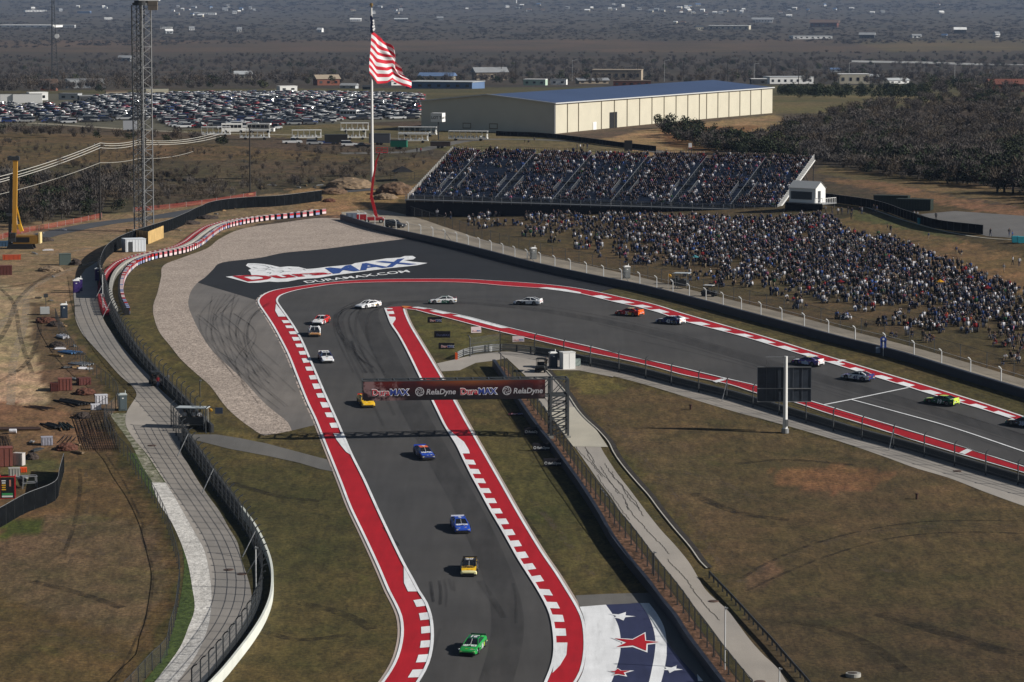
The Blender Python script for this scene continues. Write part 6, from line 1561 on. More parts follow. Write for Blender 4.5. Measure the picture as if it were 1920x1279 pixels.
def track_flag(px, py, label):
    p = G(px, py); r = empty("warning_flag", p, label, "flag"); b = MB(); b.bar((0, 0, 0), (0, 0, 3.0), .05, PALE); b.build("pole", r)
    b = MB(); b.poly([(0, 0, 3.0), (.5, .1, 2.8), (.6, -.05, 2.5), (0.05, 0, 2.35)], YEL); b.poly([(0, 0, 3.0), (0.05, 0, 2.35), (.6, -.05, 2.5), (.5, .1, 2.8)], YEL); b.build("cloth", r)
track_flag(391, 806, "small yellow flag held up beside the left marshal post"); track_flag(1253, 545, "small yellow flag at the outer wall marshal post")
def light_box(px, py, h, label, w=1.0, hh=.8, m=None):
    p = G(px, py); r = empty("signal_panel", p, label, "signal panel"); b = MB(); b.bar((0, 0, 0), (0, 0, h), .09, DARKSTEEL); b.bar((0, 0, h - .05), (1.2, 0, h - .05), .08, DARKSTEEL); b.build("post", r)
    b = MB(); b.box((1.2, -.05, h - .4), (w, .12, hh), m or mat("panel_blue_black", (.04, .055, .09), .4)); b.build("panel", r)
light_box(394, 815, 3.6, "dark square signal panel on an arm above the gravel verge")
def round_sign():
    p = G(1656, 668); r = empty("corner_sign", p, "blue number one corner sign on the outer wall", "sign"); b = MB(); b.bar((0, 0, 0), (0, 0, 1.6), .08, PALE); b.build("post", r)
    b = MB(); b.cyl((0, -.02, 2.45), .50, .06, BLUEM, 20, 'Y'); b.box((0, -.02, 1.75), (.9, .06, .95), BLUEM); b.build("panel", r)
    put_text("1", r, (0, -.08, 1.35), 1.15, TXWHITE, FRONT, bold=.04, align='CENTER')
    b = MB(); b.cyl((0, -.07, 2.55), .16, .03, TXWHITE, 12, 'Y'); b.build("emblem", r)
    q = G(1648, 664); r2_ = empty("wall_panel", q + Vector((0, -.6, 0)), "pale blue square panel on the outer wall below the corner sign", "panel"); b = MB(); b.box((0, 0, .7), (1.1, .06, .9), mat("pale_blue_panel", (.20, .26, .36), .5)); b.build("panel", r2_)
    q = G(1612, 860); r3 = empty("wall_panel", q + Vector((6, 0, 0)), "small blue board on the lower wall near the right edge", "panel")
round_sign()
bpy.data.objects.remove([o for o in bpy.data.objects if o.name.startswith("wall_panel") and not o.children][-1])
def lot_sign():
    p = G(822, 262); s = scale_at(p); r = empty("lot_sign", p, "white square car park sign on a post before the warehouse", "sign", rz=-.35)
    b = MB(); b.bar((0, 0, 0), (0, 0, 5.5), .25, DARKSTEEL); b.build("post", r); b = MB(); b.box((-.1, 0, 6.6), (3.6, 2.6, 2.6), mat("sign_white", (.75, .75, .74), .6)); b.build("panel", r)
    put_text("LOT T", r, (-.1, -1.34, 6.15), 1.15, TXBLACK, FRONT, align='CENTER', bold=.02); put_text("LOT T", r, (1.75, -.05, 6.15), .9, TXBLACK, (math.pi / 2, 0, math.pi / 2), align='CENTER', bold=.02)
lot_sign()
def info_sign(px, py, h, w, m, label, txt=None):
    p = G(px, py); r = empty("info_sign", p, label, "sign"); b = MB(); b.bar((-w * .4, 0, 0), (-w * .4, 0, h), .12, DARKSTEEL); b.bar((w * .4, 0, 0), (w * .4, 0, h), .12, DARKSTEEL); b.build("post", r)
    b = MB(); b.box((0, 0, h - w * .65), (w, .2, w * 1.3), m); b.build("panel", r)
info_sign(1178, 285, 3.2, 2.2, BLACK, "black information board standing behind the grandstand top")
info_sign(1294, 292, 3.4, .9, TXWHITE, "narrow white sign with a red middle behind the grandstand"); info_sign(1294, 291.4, 3.0, .8, TXRED, "red face of the narrow sign behind the grandstand")

# hut right of the grandstand
def hut():
    p = G(1520, 392); r = empty("gabled_hut", p, "white gabled hut on a raised platform at the right end of the grandstand", "hut", rz=-.72); s = scale_at(p)
    z0 = 1.5; b = MB(); w, d, h = 3.6, 7.0, 3.2
    # gable faces the sun side (+x); long axis along x
    pts = [(-w / 2, z0), (w / 2, z0), (w / 2, z0 + h), (0, z0 + h + 1.3), (-w / 2, z0 + h)]
    b.prism(pts, -4.5, 2.6, WHITE, f=lambda u, q, y: (y, u, q)); b.build("wall", r)
    b = MB(); 
    for sgn in (-1, 1): b.add([(-4.7, sgn * (w / 2 + .2), z0 + h - .1), (2.8, sgn * (w / 2 + .2), z0 + h - .1), (2.8, 0, z0 + h + 1.4), (-4.7, 0, z0 + h + 1.4)], [(0, 1, 2, 3)], mat("hut_roof", (.62, .62, .60), .5))
    b.build("roof", r)
    b = MB(); b.box((2.62, -.5, z0 + 1.3), (.05, 1.0, 2.5), DARKSTEEL); b.build("door", r); b = MB(); b.box((-1.2, -w / 2 - .03, z0 + 1.5), (5.6, .05, 1.7), mat("dark_louvre", (.05, .06, .07), .6)); b.build("louvre", r)
    b = MB(); b.box((0, 0, z0 - .1), (10, 5.2, .2), GALV); b.build("platform", r)
    b = MB()
    for i in range(9): b.bar((4.9, -2.5 + i * .62, z0), (4.9, -2.5 + i * .62, z0 + 1.1), .07, WHITE)
    for i in range(5): b.bar((2.9 + i * .5, -2.5, z0), (2.9 + i * .5, -2.5, z0 + 1.1), .07, WHITE)
    b.bar((4.9, -2.5, z0 + 1.1), (4.9, 2.5, z0 + 1.1), .09, WHITE); b.bar((2.8, -2.5, z0 + 1.1), (4.9, -2.5, z0 + 1.1), .09, WHITE); b.build("railing", r)
    b = MB()
    for x in (-4.5, -1.5, 1.5, 4.5):
        for y in (-2.4, 2.4): b.bar((x, y, -1), (x, y, z0), .16, DARKSTEEL)
    b.bar((-4.5, -2.4, z0), (-1.5, -2.4, -.6), .1, DARKSTEEL); b.build("support", r)
    b = MB(); b.poly([(-5, -2.6, -.6), (4.9, -2.6, -.6), (4.9, -2.6, z0 - .1), (-5, -2.6, z0 - .1)], SCREEN); b.build("skirt_or_shade_sheet", r)
hut()
for k, (px, py, w, yaw, l) in enumerate([(1672, 388, 7.5, -.35, "dark green container, left of the two by the open ground right of the stand"), (1715, 395, 7.5, -.4, "dark green container, right of the two by the open ground right of the stand")]):
    cabin(px, py, w, 2.4, 2.3, l, mat("container_green", (.025, .035, .028), .6), yaw=math.degrees(yaw), group="dark containers", door=False, name="container", cat="container")
sheet("hardstanding", [(1725, 402), (1790, 396), (1960, 408), (2010, 412), (2010, 455), (1920, 448), (1850, 443), (1800, 430), (1760, 418)], 1, asphalt("pale_hardstanding", (.15, .145, .14), .05))
pline("path_edge", [(1555, 372), (1620, 388), (1700, 415), (1780, 436), (1850, 447), (1930, 452)], .5, 2, M_SLAB)
pline("service_road", [(-60, 462), (20, 455), (100, 437), (200, 418), (300, 407), (400, 390), (500, 374), (600, 362), (700, 354)], 6.5, 1, M_ROAD)
pline("access_track", [(640, 288), (760, 285), (900, 262), (1000, 262), (1120, 268), (1230, 284), (1330, 300)], 5, 1, M_APRON)
pline("access_track", [(-60, 226), (60, 231), (140, 236), (300, 246), (500, 252), (640, 256), (780, 262)], 4, 1, mat("pale_track", (.28, .25, .19), .9, var=.1, vscale=.2))
sheet("car_park_ground", [(-90, 238), (130, 236), (300, 246), (640, 232), (800, 226), (800, 176), (-90, 176)], .5, asphalt("trodden_ground", (.095, .088, .06), .05, blotch=.2))
# ------------------------------------------------------------------ people
SKIN = mat("skin", (.17, .10, .075), .6); SKIN2 = mat("skin_dark", (.12, .06, .04), .6); HAIR = mat("hair_dark", (.02, .013, .01), .7); HAIRL = mat("hair_fair", (.20, .12, .05), .7)
def grow(name, joints, edges, roots=(0,)):
    """one continuous body grown from a skeleton of joints (x,y,z,r)"""
    me = bpy.data.meshes.new(name); me.from_pydata([j[:3] for j in joints], edges, []); o = bpy.data.objects.new(name, me); COL.objects.link(o)
    md = o.modifiers.new("skin", 'SKIN'); sv = me.skin_vertices[0].data
    for i, j in enumerate(joints): sv[i].radius = (j[3], j[3] * (j[4] if len(j) > 4 else 1)); sv[i].use_root = i in roots
    sb = o.modifiers.new("sub", 'SUBSURF'); sb.levels = 1
    dg = bpy.context.evaluated_depsgraph_get(); r = bpy.data.meshes.new_from_object(o.evaluated_get(dg)); bpy.data.objects.remove(o); return r
def pose(kind):
    J = []; E = []
    def j(x, y, z, r, ry=1): J.append((x, y, z, r, ry)); return len(J) - 1
    def e(*a):
        for p, q in zip(a, a[1:]): E.append((p, q))
    if kind in ("stand", "walk", "wave"):
        pv = j(0, 0, .95, .15, .8); ch = j(0, .0, 1.25, .16, .75); nk = j(0, 0, 1.50, .06); hd = j(0, -.02, 1.60, .09, 1.1); ht = j(0, -.01, 1.74, .085)
        e(pv, ch, nk, hd, ht); st = .18 if kind == "walk" else 0.02
        for s in (-1, 1):
            h = j(.10 * s, 0, .90, .10); k = j(.11 * s, -.04 + st * s * .5, .50, .065); a = j(.12 * s, st * s, .09, .045); t = j(.13 * s, st * s - .16, .04, .04); e(pv, h, k, a, t)
            sh = j(.19 * s, 0, 1.42, .07)
            if kind == "wave" and s > 0: el = j(.34, -.05, 1.60, .045); wr_ = j(.30, -.10, 1.88, .035); ha = j(.29, -.12, 1.96, .03)
            else: el = j(.26 * s, -.02 - st * s * .4, 1.13, .045); wr_ = j(.24 * s, -.12 - st * s * .3, .90, .035); ha = j(.23 * s, -.15, .80, .03)
            e(ch, sh, el, wr_, ha)
    elif kind == "sit":        # on a seat at .45
        pv = j(0, .05, .52, .16, .9); ch = j(0, .02, .84, .16, .75); nk = j(0, 0, 1.08, .06); hd = j(0, -.03, 1.18, .09, 1.1); ht = j(0, -.02, 1.32, .085); e(pv, ch, nk, hd, ht)
        for s in (-1, 1):
            h = j(.10 * s, -.02, .50, .10); k = j(.13 * s, -.42, .50, .07); a = j(.13 * s, -.44, .09, .045); t = j(.13 * s, -.60, .04, .04); e(pv, h, k, a, t)
            sh = j(.19 * s, 0, 1.00, .07); el = j(.25 * s, -.08, .74, .045); wr_ = j(.16 * s, -.30, .64, .035); ha = j(.13 * s, -.38, .62, .03); e(ch, sh, el, wr_, ha)
    else:                      # on the ground, knees drawn up
        pv = j(0, .10, .15, .16, .9); ch = j(0, .10, .48, .16, .75); nk = j(0, .06, .72, .06); hd = j(0, .03, .82, .09, 1.1); ht = j(0, .04, .96, .085); e(pv, ch, nk, hd, ht)
        for s in (-1, 1):
            h = j(.10 * s, .05, .15, .10); k = j(.15 * s, -.32, .44, .065); a = j(.15 * s, -.52, .08, .045); t = j(.15 * s, -.68, .04, .04); e(pv, h, k, a, t)
            sh = j(.19 * s, .08, .65, .07); el = j(.26 * s, -.06, .40, .045); wr_ = j(.16 * s, -.26, .42, .035); ha = j(.11 * s, -.32, .44, .03); e(ch, sh, el, wr_, ha)
    return grow("person", J, E), J
POSES = {k: pose(k) for k in ("stand", "walk", "wave", "sit", "ground")}
SH = dict(white=(.52, .52, .55), black=(.012, .012, .015), navy=(.013, .02, .055), grey=(.085, .09, .10), red=(.20, .010, .014), blue=(.03, .07, .22), orange=(.26, .06, .02), green=(.02, .08, .03), pink=(.32, .10, .18), tan=(.16, .11, .07))
SHM = {k: mat("shirt_" + k, v, .8) for k, v in SH.items()}; JE = mat("trousers_denim", (.03, .045, .09), .8); KH = mat("trousers_khaki", (.22, .17, .11), .8); BK = mat("trousers_black", (.015, .015, .018), .8); SHOE = mat("shoes", (.05, .05, .05), .7)
PM = {}
def person_mesh(kind, shirt, trs="jeans", hat=None, dark=False):
    key = (kind, shirt, trs, hat, dark)
    if key in PM: return PM[key]
    me0, J = POSES[kind]; me = me0.copy(); me.name = "person"; me.materials.clear()
    for m in (SHM[shirt], {"jeans": JE, "khaki": KH, "black": BK}[trs], SKIN2 if dark else SKIN, SHM[hat] if hat else HAIR, SHOE): me.materials.append(m)
    zh = max(j[2] for j in J); hipz = J[0][2]
    for p in me.polygons:
        c = p.center; z = c.z; k = 0
        if z > zh + .0 or (z > zh - .10 and c.y > J[4][1] + .02): k = 3
        elif z > J[2][2] - .0: k = 2
        else:
            dmin = 9; 
            for i, (jx, jy, jz, jr, _) in enumerate(J):
                d = (Vector((jx, jy, jz)) - c).length - jr
                if d < dmin: dmin = d; kk = i
            role = kk
            if kk <= 1: k = 0 if kk == 1 or c.z > hipz - .02 else 1
            elif kk in (2, 3, 4): k = 2
            else:
                q = (kk - 5) % 8; k = 1 if q in (0, 1, 2) else (4 if q == 3 else (0 if q in (4, 5) else 2))
        p.material_index = k
    me.polygons.foreach_set("use_smooth", [True] * len(me.polygons)); PM[key] = me; return me
rp_ = random.Random(21)
def add_person(x, y, kind, shirt, yaw, label, group=None, trs=None, hat=None, z=None, sc=1.0):
    o = mesh_obj("person", person_mesh(kind, shirt, trs or rp_.choice(["jeans", "khaki", "black"]), hat), None, (x, y, gz(x, y) if z is None else z)); o.rotation_euler = (0, 0, yaw); o.scale = (sc,) * 3
    return tag(o, label, "person", group)
# named individuals on the paths, yard and marshal posts
def pw(px, py, **k): p = G(px, py); return add_person(p.x, p.y, label=k.pop("label"), **k)
pw(296, 727, kind="stand", shirt="red", yaw=.3, label="person in a red top beside the cart on the grey path")
pw(286, 724, kind="stand", shirt="black", yaw=-.5, label="person in black leaning at the cart on the grey path")
pw(315, 722, kind="stand", shirt="grey", yaw=.8, label="person in grey standing in the shade of the catch fence")
pw(1024, 691, kind="stand", shirt="black", yaw=.4, label="person in dark clothes left of the portable toilet in the yard")
P0 = G(362, 802)
for dx, c, l in ((-1.1, "white", "marshal in white at the left rail of the roofed post"), (0.1, "white", "marshal in white in the middle under the roofed post"), (.8, "white", "marshal in white at the right end of the roofed post")):
    add_person(P0.x + dx, P0.y + .2, "stand", c, rp_.uniform(-.6, .6), l, "marshals on the roofed post", z=P0.z + .6)
for (x, y, c, k, l) in [(1548,400,"grey","walk","person in grey at the left of the walking group by the white hut"),(1560,402,"black","walk","person in black second along in the group by the white hut"),(1571,404,"white","walk","person in white in the middle of the group by the white hut"),(1578,403,"grey","stand","person in grey right of the white-clad one by the hut"),(1590,402,"black","stand","person in black near the dark screen right of the hut"),(1597,404,"navy","walk","person in navy in front of the group right of the hut"),(1596,412,"black","stand","tall-looking person in black nearest the crowd right of the hut"),(1612,402,"navy","walk","person in navy at the right end of the hut group"),(1616,402,"grey","stand","person in grey at the right end of the hut group"),
    (1637,388,"red","walk","person in red walking by the black screen"),(1638,398,"black","walk","person in black on the path below the black screen"),(1644,400,"navy","stand","person in navy beside the one in black on the path"),(1688,392,"grey","walk","person in grey at the dark containers"),(1714,410,"white","walk","person in white where the screen fence dips"),(1720,411,"white","stand","second person in white where the screen fence dips"),(1755,413,"grey","walk","person in grey walking at the screen fence's lower half"),
    (1664,436,"black","stand","person in black, left of the pair on the bare slope"),(1670,437,"black","stand","person in black, right of the pair on the bare slope"),(1741,451,"navy","stand","lone person standing on the bare slope"),(1857,444,"black","walk","person in black at the end of the screen fence"),(1892,444,"black","walk","person in dark clothes on the grey hardstanding"),(1898,449,"blue","walk","person in blue on the grey hardstanding"),
    (1899,497,"white","walk","person in white walking at the right edge above the crowd"),(1911,500,"white","stand","second person in white at the right edge above the crowd"),(1882,512,"grey","walk","person in grey left of the two in white at the right edge"),(1793,478,"navy","stand","first of three seated on the slope at the right"),(1798,479,"black","sit","second of three seated on the slope at the right"),(1803,480,"grey","sit","third of three seated on the slope at the right"),
    (984,272,"black","walk","left person of the pair on the grass behind the stand"),(991,273,"black","walk","right person of the pair on the grass behind the stand"),(1002,268,"grey","walk","person alone on the access track behind the stand"),(1082,280,"black","stand","leftmost of the small group behind the grandstand top"),(1088,281,"white","stand","person in white in the small group behind the grandstand top"),(1094,280,"black","stand","person in black in the small group behind the grandstand top"),(1101,280,"navy","stand","rightmost of the small group behind the grandstand top"),
    (782,287,"black","stand","person in black beside the brown trailer"),(789,288,"red","stand","person in red beside the brown trailer"),(695,438,"navy","stand","nobody")]:
    if l != "nobody": pw(x, y, kind=k, shirt=c, yaw=rp_.uniform(0, 6.28), label=l)
# turquoise bins / sheets etc. on the slope
for x, y, l in [(1727, 420, "turquoise bin beside the lower screen fence"), (1904, 455, "turquoise bin, left of the pair at the right edge"), (1915, 456, "turquoise bin, right of the pair at the right edge")]:
    p = G(x, y); r = empty("waste_bin", p, l, "bin"); b = MB(); b.box((0, 0, .6), (1.3, .9, 1.1), mat("turquoise_plastic", (.03, .30, .38), .5), taper=1.1); b.build("container", r); b = MB(); b.box((0, 0, 1.2), (1.4, 1.0, .1), mat("turquoise_plastic", (.03, .30, .38))); b.build("lid", r)

# --- spectators on the hill: density regions in frame pixels, placed on the ground
hill = [(800, 398), (870, 400), (1000, 404), (1200, 409), (1460, 414), (1545, 405), (1600, 440), (1680, 452), (1740, 482), (1800, 500), (1870, 530), (1960, 560), (2140, 640), (2120, 770), (1990, 716), (1880, 690), (1790, 668), (1700, 640), (1600, 610), (1500, 590), (1420, 575), (1330, 540), (1240, 512), (1150, 492), (1060, 468), (1000, 448), (900, 430), (830, 412)]
def dens(u, v):
    line_ = 430 + (u - 900) * 0.262          # foot of the crowd
    d = (line_ - v)
    t = np.clip((d + 6) / 85.0, 0.05, 1) ** 1.05
    if u > 1500: t = t * (.9 if v < 560 else .75)
    if u < 1150: t *= .75
    return t
hp = []; tries = 0
rh = np.random.default_rng(5)
gx = rh.uniform(-30, 125, 66000); gy = rh.uniform(440, 745, 66000)
gzv = H(gx, gy); uu, vv = project(gx, gy, gzv); ok = in_poly(uu, vv, hill)
cell = {}
cl = rh.uniform(0, 1, 4000)
for x, y, z, u, v, o_ in zip(gx, gy, gzv, uu, vv, ok):
    if not o_: continue
    k = (int(x / 2.6), int(y / 2.6)); h_ = cl[(k[0] * 73 + k[1] * 179) % 4000]
    den = dens(u, v)
    if h_ > den * 0.80 + .03: continue
    if rh.random() > .40 + .3 * den: continue
    kk = (int(x / .62), int(y / .62))
    if kk in cell: continue
    cell[kk] = 1; hp.append((y, x, u, v))
hp.sort()
print("hill people", len(hp))
def pickshirt():
    return rp_.choices(list(SH), [14, 40, 24, 13, 2.2, 4, .4, 1, .8, 1.5])[0]
DES = {"ground": "sitting on the grass", "sit": "in a folding chair", "stand": "standing", "walk": "walking", "wave": "arm raised"}
CHM = mat("chair_fabric", (.04, .05, .08), .8); 
def chair_mesh(m):
    b = MB(); b.box((0, .02, .38), (.5, .45, .04), m); b.box((0, .26, .62), (.5, .04, .48), m)
    for sx in (-.24, .24):
        b.bar((sx, -.2, 0), (sx, .24, .6), .03, DARKSTEEL); b.bar((sx, .24, 0), (sx, -.2, .55), .03, DARKSTEEL); b.bar((sx, -.22, .56), (sx, .24, .58), .035, DARKSTEEL)
    return b.mesh("folding_chair")
CH = {k: chair_mesh(v) for k, v in (("black", BLACK), ("blue", SHM["blue"]), ("red", SHM["red"]), ("grey", SHM["grey"]))}
crowd = []; NP = 238; chn = 0
FACE = math.atan2(-1, -.3) + math.pi / 2
def zone_words(u, v):
    if u < 1250: return "hill crowd's left edge"
    if u < 1500: return "hill behind golf carts"
    if u < 1700: return "hill above the straight"
    return "hill at far right"
for i, (y, x, u, v) in enumerate(hp):
    kind = rp_.choices(["ground", "sit", "stand", "walk", "wave"], [40, 28, 26, 5, 1])[0]; shirt = pickshirt(); yaw = rp_.uniform(-.7, .5) - .3; hat = rp_.choice([None, None, "white", "black", "navy"]); trs = rp_.choice(["jeans", "khaki", "black"])
    if i < NP:
        add_person(x, y, kind, shirt, yaw, f"{shirt}-topped person, {trs} trousers, {hat + ' hat' if hat else 'no hat'}, {DES[kind]}, {zone_words(u, v)}", "spectators along the front of the hill crowd", trs=trs, hat=hat)
        if kind == "sit":
            c = rp_.choice(list(CH)); o = mesh_obj("folding_chair", CH[c], None, (x, y, gz(x, y))); o.rotation_euler = (0, 0, yaw); tag(o, f"{c} folding chair under a {shirt}-topped, {trs}-legged spectator, {zone_words(u, v)}", "chair", "folding chairs on the hill")
    else: crowd.append((kind, shirt, x, y, gz(x, y), yaw, hat))
# --- spectators in the stand
def lowperson(kind, shirt, hatc, trs):
    b = MB(); S = SHM[shirt]; T = {"jeans": JE, "khaki": KH, "black": BK}[trs]; Hm = SHM[hatc] if hatc else HAIR
    if kind == "stand" or kind == "walk" or kind == "wave":
        for s in (-1, 1): b.box((s * .1, 0, .42), (.15, .18, .85), T); b.box((s * .26, -.03, 1.15), (.10, .14, .58), S, taper=1.1)
        b.box((0, 0, 1.14), (.38, .22, .60), S, taper=1.12); zt = 1.46
    else:
        dz = .42 if kind == "sit" else .08
        b.box((0, .02, dz + .30), (.40, .26, .58), S, taper=1.08)
        for s in (-1, 1):
            b.box((s * .12, -.24, dz + .10 + (.1 if kind != "sit" else 0)), (.15, .46, .16), T); b.box((s * .12, -.46, dz / 2 + .05), (.13, .13, dz + .05), T); b.box((s * .24, -.08, dz + .32), (.09, .30, .34), S)
        zt = dz + .62
    b.cyl((0, 0, zt + .03), .06, .1, SKIN, 6); b.cyl((0, -.01, zt + .15), .09, .19, SKIN, 7, r2=.10); b.cyl((0, .01, zt + .25), .112, .09, Hm, 7, r2=.06)
    return b.mesh("spectator")
LP = {}
def lp(kind, shirt, hat, trs):
    k = (kind, shirt, hat, trs)
    if k not in LP: LP[k] = lowperson(*k)
    return LP[k]
items = []
for kind, shirt, x, y, z, yaw, hat in crowd: items.append((lp(kind, shirt, hat, rp_.choice(["jeans", "khaki", "black"])), x, y, z, yaw, rp_.uniform(.92, 1.06)))
print("crowd", len(items))
merge_copies("hill_crowd", items, "dense crowd of spectators covering the upper grass hill", "crowd")
items = []; occ = np.random.default_rng(9)
blobs = [(occ.uniform(0, SLEN), occ.uniform(0, NROW), occ.uniform(4, 12), occ.uniform(3, 8)) for _ in range(26)]
for i in range(1, NROW):
    x = .6
    while x < SLEN - .5:
        if min(abs(x - a) for a in AISLES) > .9:
            d = .23 + .45 * max(math.exp(-((x - bx) / rx) ** 2 - ((i - by) / ry) ** 2) for bx, by, rx, ry in blobs)
            if i < 10: d += .12
            if i > NROW - 6: d += .2
            a0 = min(((x - a - .2, i) for a in AISLES), key=lambda t: abs(t[0]))
            if abs(a0[0]) < 2.3 and 6 <= i <= 12: d = .03
            if 15 < i < 23 and 10 < x % 30 < 24: d *= .45
            if occ.random() < d:
                w_ = st2w(x, 1.2 + i * TR + .5, SZ + i * RI - .02)
                kind = "sit" if occ.random() < .93 else "stand"
                items.append((lp(kind, pickshirt(), [None, None, "white", "black", "navy"][occ.integers(5)], "jeans"), w_.x, w_.y, w_.z, SYAW + occ.uniform(-.4, .4), occ.uniform(.95, 1.1)))
        x += .52
print("stand people", len(items))
merge_copies("grandstand_crowd", items, "crowd seated across the grandstand tiers", "crowd")
# umbrellas and canopies among the crowd
def umbrella(px, py, m, label, r_=1.1):
    p = G(px, py); r = empty("umbrella", p, label, "umbrella", "umbrellas in the hill crowd"); b = MB(); b.bar((0, 0, 0), (0, 0, 2.0), .05, DARKSTEEL); b.build("pole", r)
    b = MB(); n = 8; top = (0, 0, 2.25); ring = [(math.cos(a) * r_, math.sin(a) * r_, 1.8) for a in np.linspace(0, 2 * math.pi, n, endpoint=False)]
    b.add([top] + ring, [(0, k + 1, (k + 1) % n + 1) for k in range(n)], m); b.add([top] + ring, [(0, (k + 1) % n + 1, k + 1) for k in range(n)], m); b.build("canopy", r)
for px, py, m, l in [(1762, 548, YEL, "yellow umbrella in the hill crowd"), (1850, 560, SHM["red"], "red umbrella low in the hill crowd at the right"), (1575, 548, SHM["red"], "red umbrella in the middle of the hill crowd"), (1303, 500, mat("turquoise_cloth", (.10, .35, .40), .7), "turquoise umbrella at the left of the hill crowd"), (1480, 468, SHM["red"], "small red umbrella higher on the hill"), (1520, 443, SHM["red"], "red umbrella just below the right end of the grandstand"), (1817, 540, SHM["red"], "white-topped red umbrella near the right end of the crowd")]: umbrella(px, py, m, l, .8)
# ------------------------------------------------------------------ vegetation
def foliage(name, rgb, var):
    g = NT(name); oi = g.t.nodes.new("ShaderNodeObjectInfo").outputs["Random"]; n = g.noise(.35, 4, .6); n2 = g.noise(.03, 3, .5)
    a = tuple(c * (1 - var) for c in rgb); b = tuple(c * (1 + var) for c in rgb)
    col = g.mix(g.rng(n, .3, .7), a, b); col = g.mix(1.0, col, g.mix(g.rng(n2, .3, .7), (.8, .82, .85), (1.2, 1.15, 1.1)), 'MULTIPLY')
    return g.done(col, .95)
F_BARE = foliage("bare_twigs", (.072, .063, .058), .35); F_BARE2 = foliage("bare_twigs_pale", (.105, .094, .086), .35); F_FAR = foliage("far_thicket", (.062, .055, .051), .18); F_FAR2 = foliage("far_thicket_dark", (.048, .044, .041), .2); F_EVER = foliage("juniper_foliage", (.022, .030, .014), .35); F_OLIVE = foliage("live_oak_foliage", (.050, .056, .026), .30); F_DRYB = foliage("dry_brush", (.075, .060, .045), .35); F_BARK = mat("bark", (.05, .042, .036), .95)
def crown_mesh(name, kind, seed, n, m):
    r = np.random.default_rng(seed); V = []; F = []
    if kind == "bare":      # unit height 1, radius .5 : fine upright twigs fanning from limbs
        limbs = [(r.uniform(0, 6.28), r.uniform(.1, .46)) for _ in range(9)]
        for k in range(n):
            a, rad = limbs[r.integers(9)]; t = r.uniform(.25, 1); rr = rad * t + r.normal(0, .07); a += r.normal(0, .35)
            p = np.array([math.cos(a) * rr, math.sin(a) * rr, .12 + .80 * t * (1 - .5 * rad) + r.normal(0, .05)])
            d = np.array([math.cos(a) * rad, math.sin(a) * rad, .9]) + r.normal(0, .4, 3); d /= np.linalg.norm(d); L = r.uniform(.07, .20); w = np.cross(d, r.normal(0, 1, 3)); w /= np.linalg.norm(w) + 1e-9; w *= r.uniform(.008, .022)
            i = len(V); V += [p - w, p + w, p + d * L]; F.append((i, i + 1, i + 2))
    else:
        lobes = [(r.uniform(0, 6.28), r.uniform(0, .30), r.uniform(.30, .80), r.uniform(.14, .26)) for _ in range(8)]
        for k in range(n):
            a, rad, h, R_ = lobes[r.integers(8)]; q = r.normal(0, 1, 3); q /= np.linalg.norm(q); q *= R_ * r.uniform(.65, 1.05)
            p = np.array([math.cos(a) * rad, math.sin(a) * rad, h]) + q
            if p[2] < .04: p[2] = .04 + r.uniform(0, .1)
            u = r.normal(0, 1, 3); u /= np.linalg.norm(u); w = np.cross(u, q + r.normal(0, .1, 3)); w /= np.linalg.norm(w) + 1e-9; s = r.uniform(.035, .075)
            i = len(V); V += [p - u * s, p + w * s, p + u * s]; F.append((i, i + 1, i + 2))
    return arr_mesh(name, np.array(V), np.array(F), [m])
def trunk_mesh(seed):
    r = random.Random(seed); b = MB(); b.bar((0, 0, -.03), (0, 0, .35), .05, F_BARK, tip=.7)
    for k in range(5): a = r.uniform(0, 6.28); b.bar((0, 0, r.uniform(.1, .3)), (math.cos(a) * .28, math.sin(a) * .28, r.uniform(.5, .8)), .025, F_BARK, tip=.4)
    return b.mesh("trunk")
TK = [trunk_mesh(i) for i in range(3)]
CRN = {("bare", i): crown_mesh("crown", "bare", i, 380, F_BARE if i < 2 else (F_BARE2 if i < 3 else F_DRYB)) for i in range(4)}
CRN.update({("ever", i): crown_mesh("crown", "ever", 10 + i, 330, F_EVER) for i in range(2)})
CRN.update({("oak", i): crown_mesh("crown", "ever", 20 + i, 300, F_OLIVE) for i in range(2)})
CRN.update({("brush", i): crown_mesh("crown", "bare", 30 + i, 150, F_DRYB) for i in range(2)})
CRN.update({("far", i): crown_mesh("crown", "ever", 40 + i, 80, (F_FAR, F_FAR, F_FAR2, F_FAR)[i]) for i in range(4)})
for (k, i), me in list(CRN.items()):
    if k == "far":
        v = np.array([x.co[:] for x in me.vertices]); c = v.reshape(-1, 3, 3).mean(1, keepdims=True); v = (c + (v.reshape(-1, 3, 3) - c) * 1.7).reshape(-1, 3); v[:, 2] = np.maximum(v[:, 2], 0); me.vertices.foreach_set("co", v.astype(np.float32).ravel()); me.update()
rv = np.random.default_rng(77); VEG = []
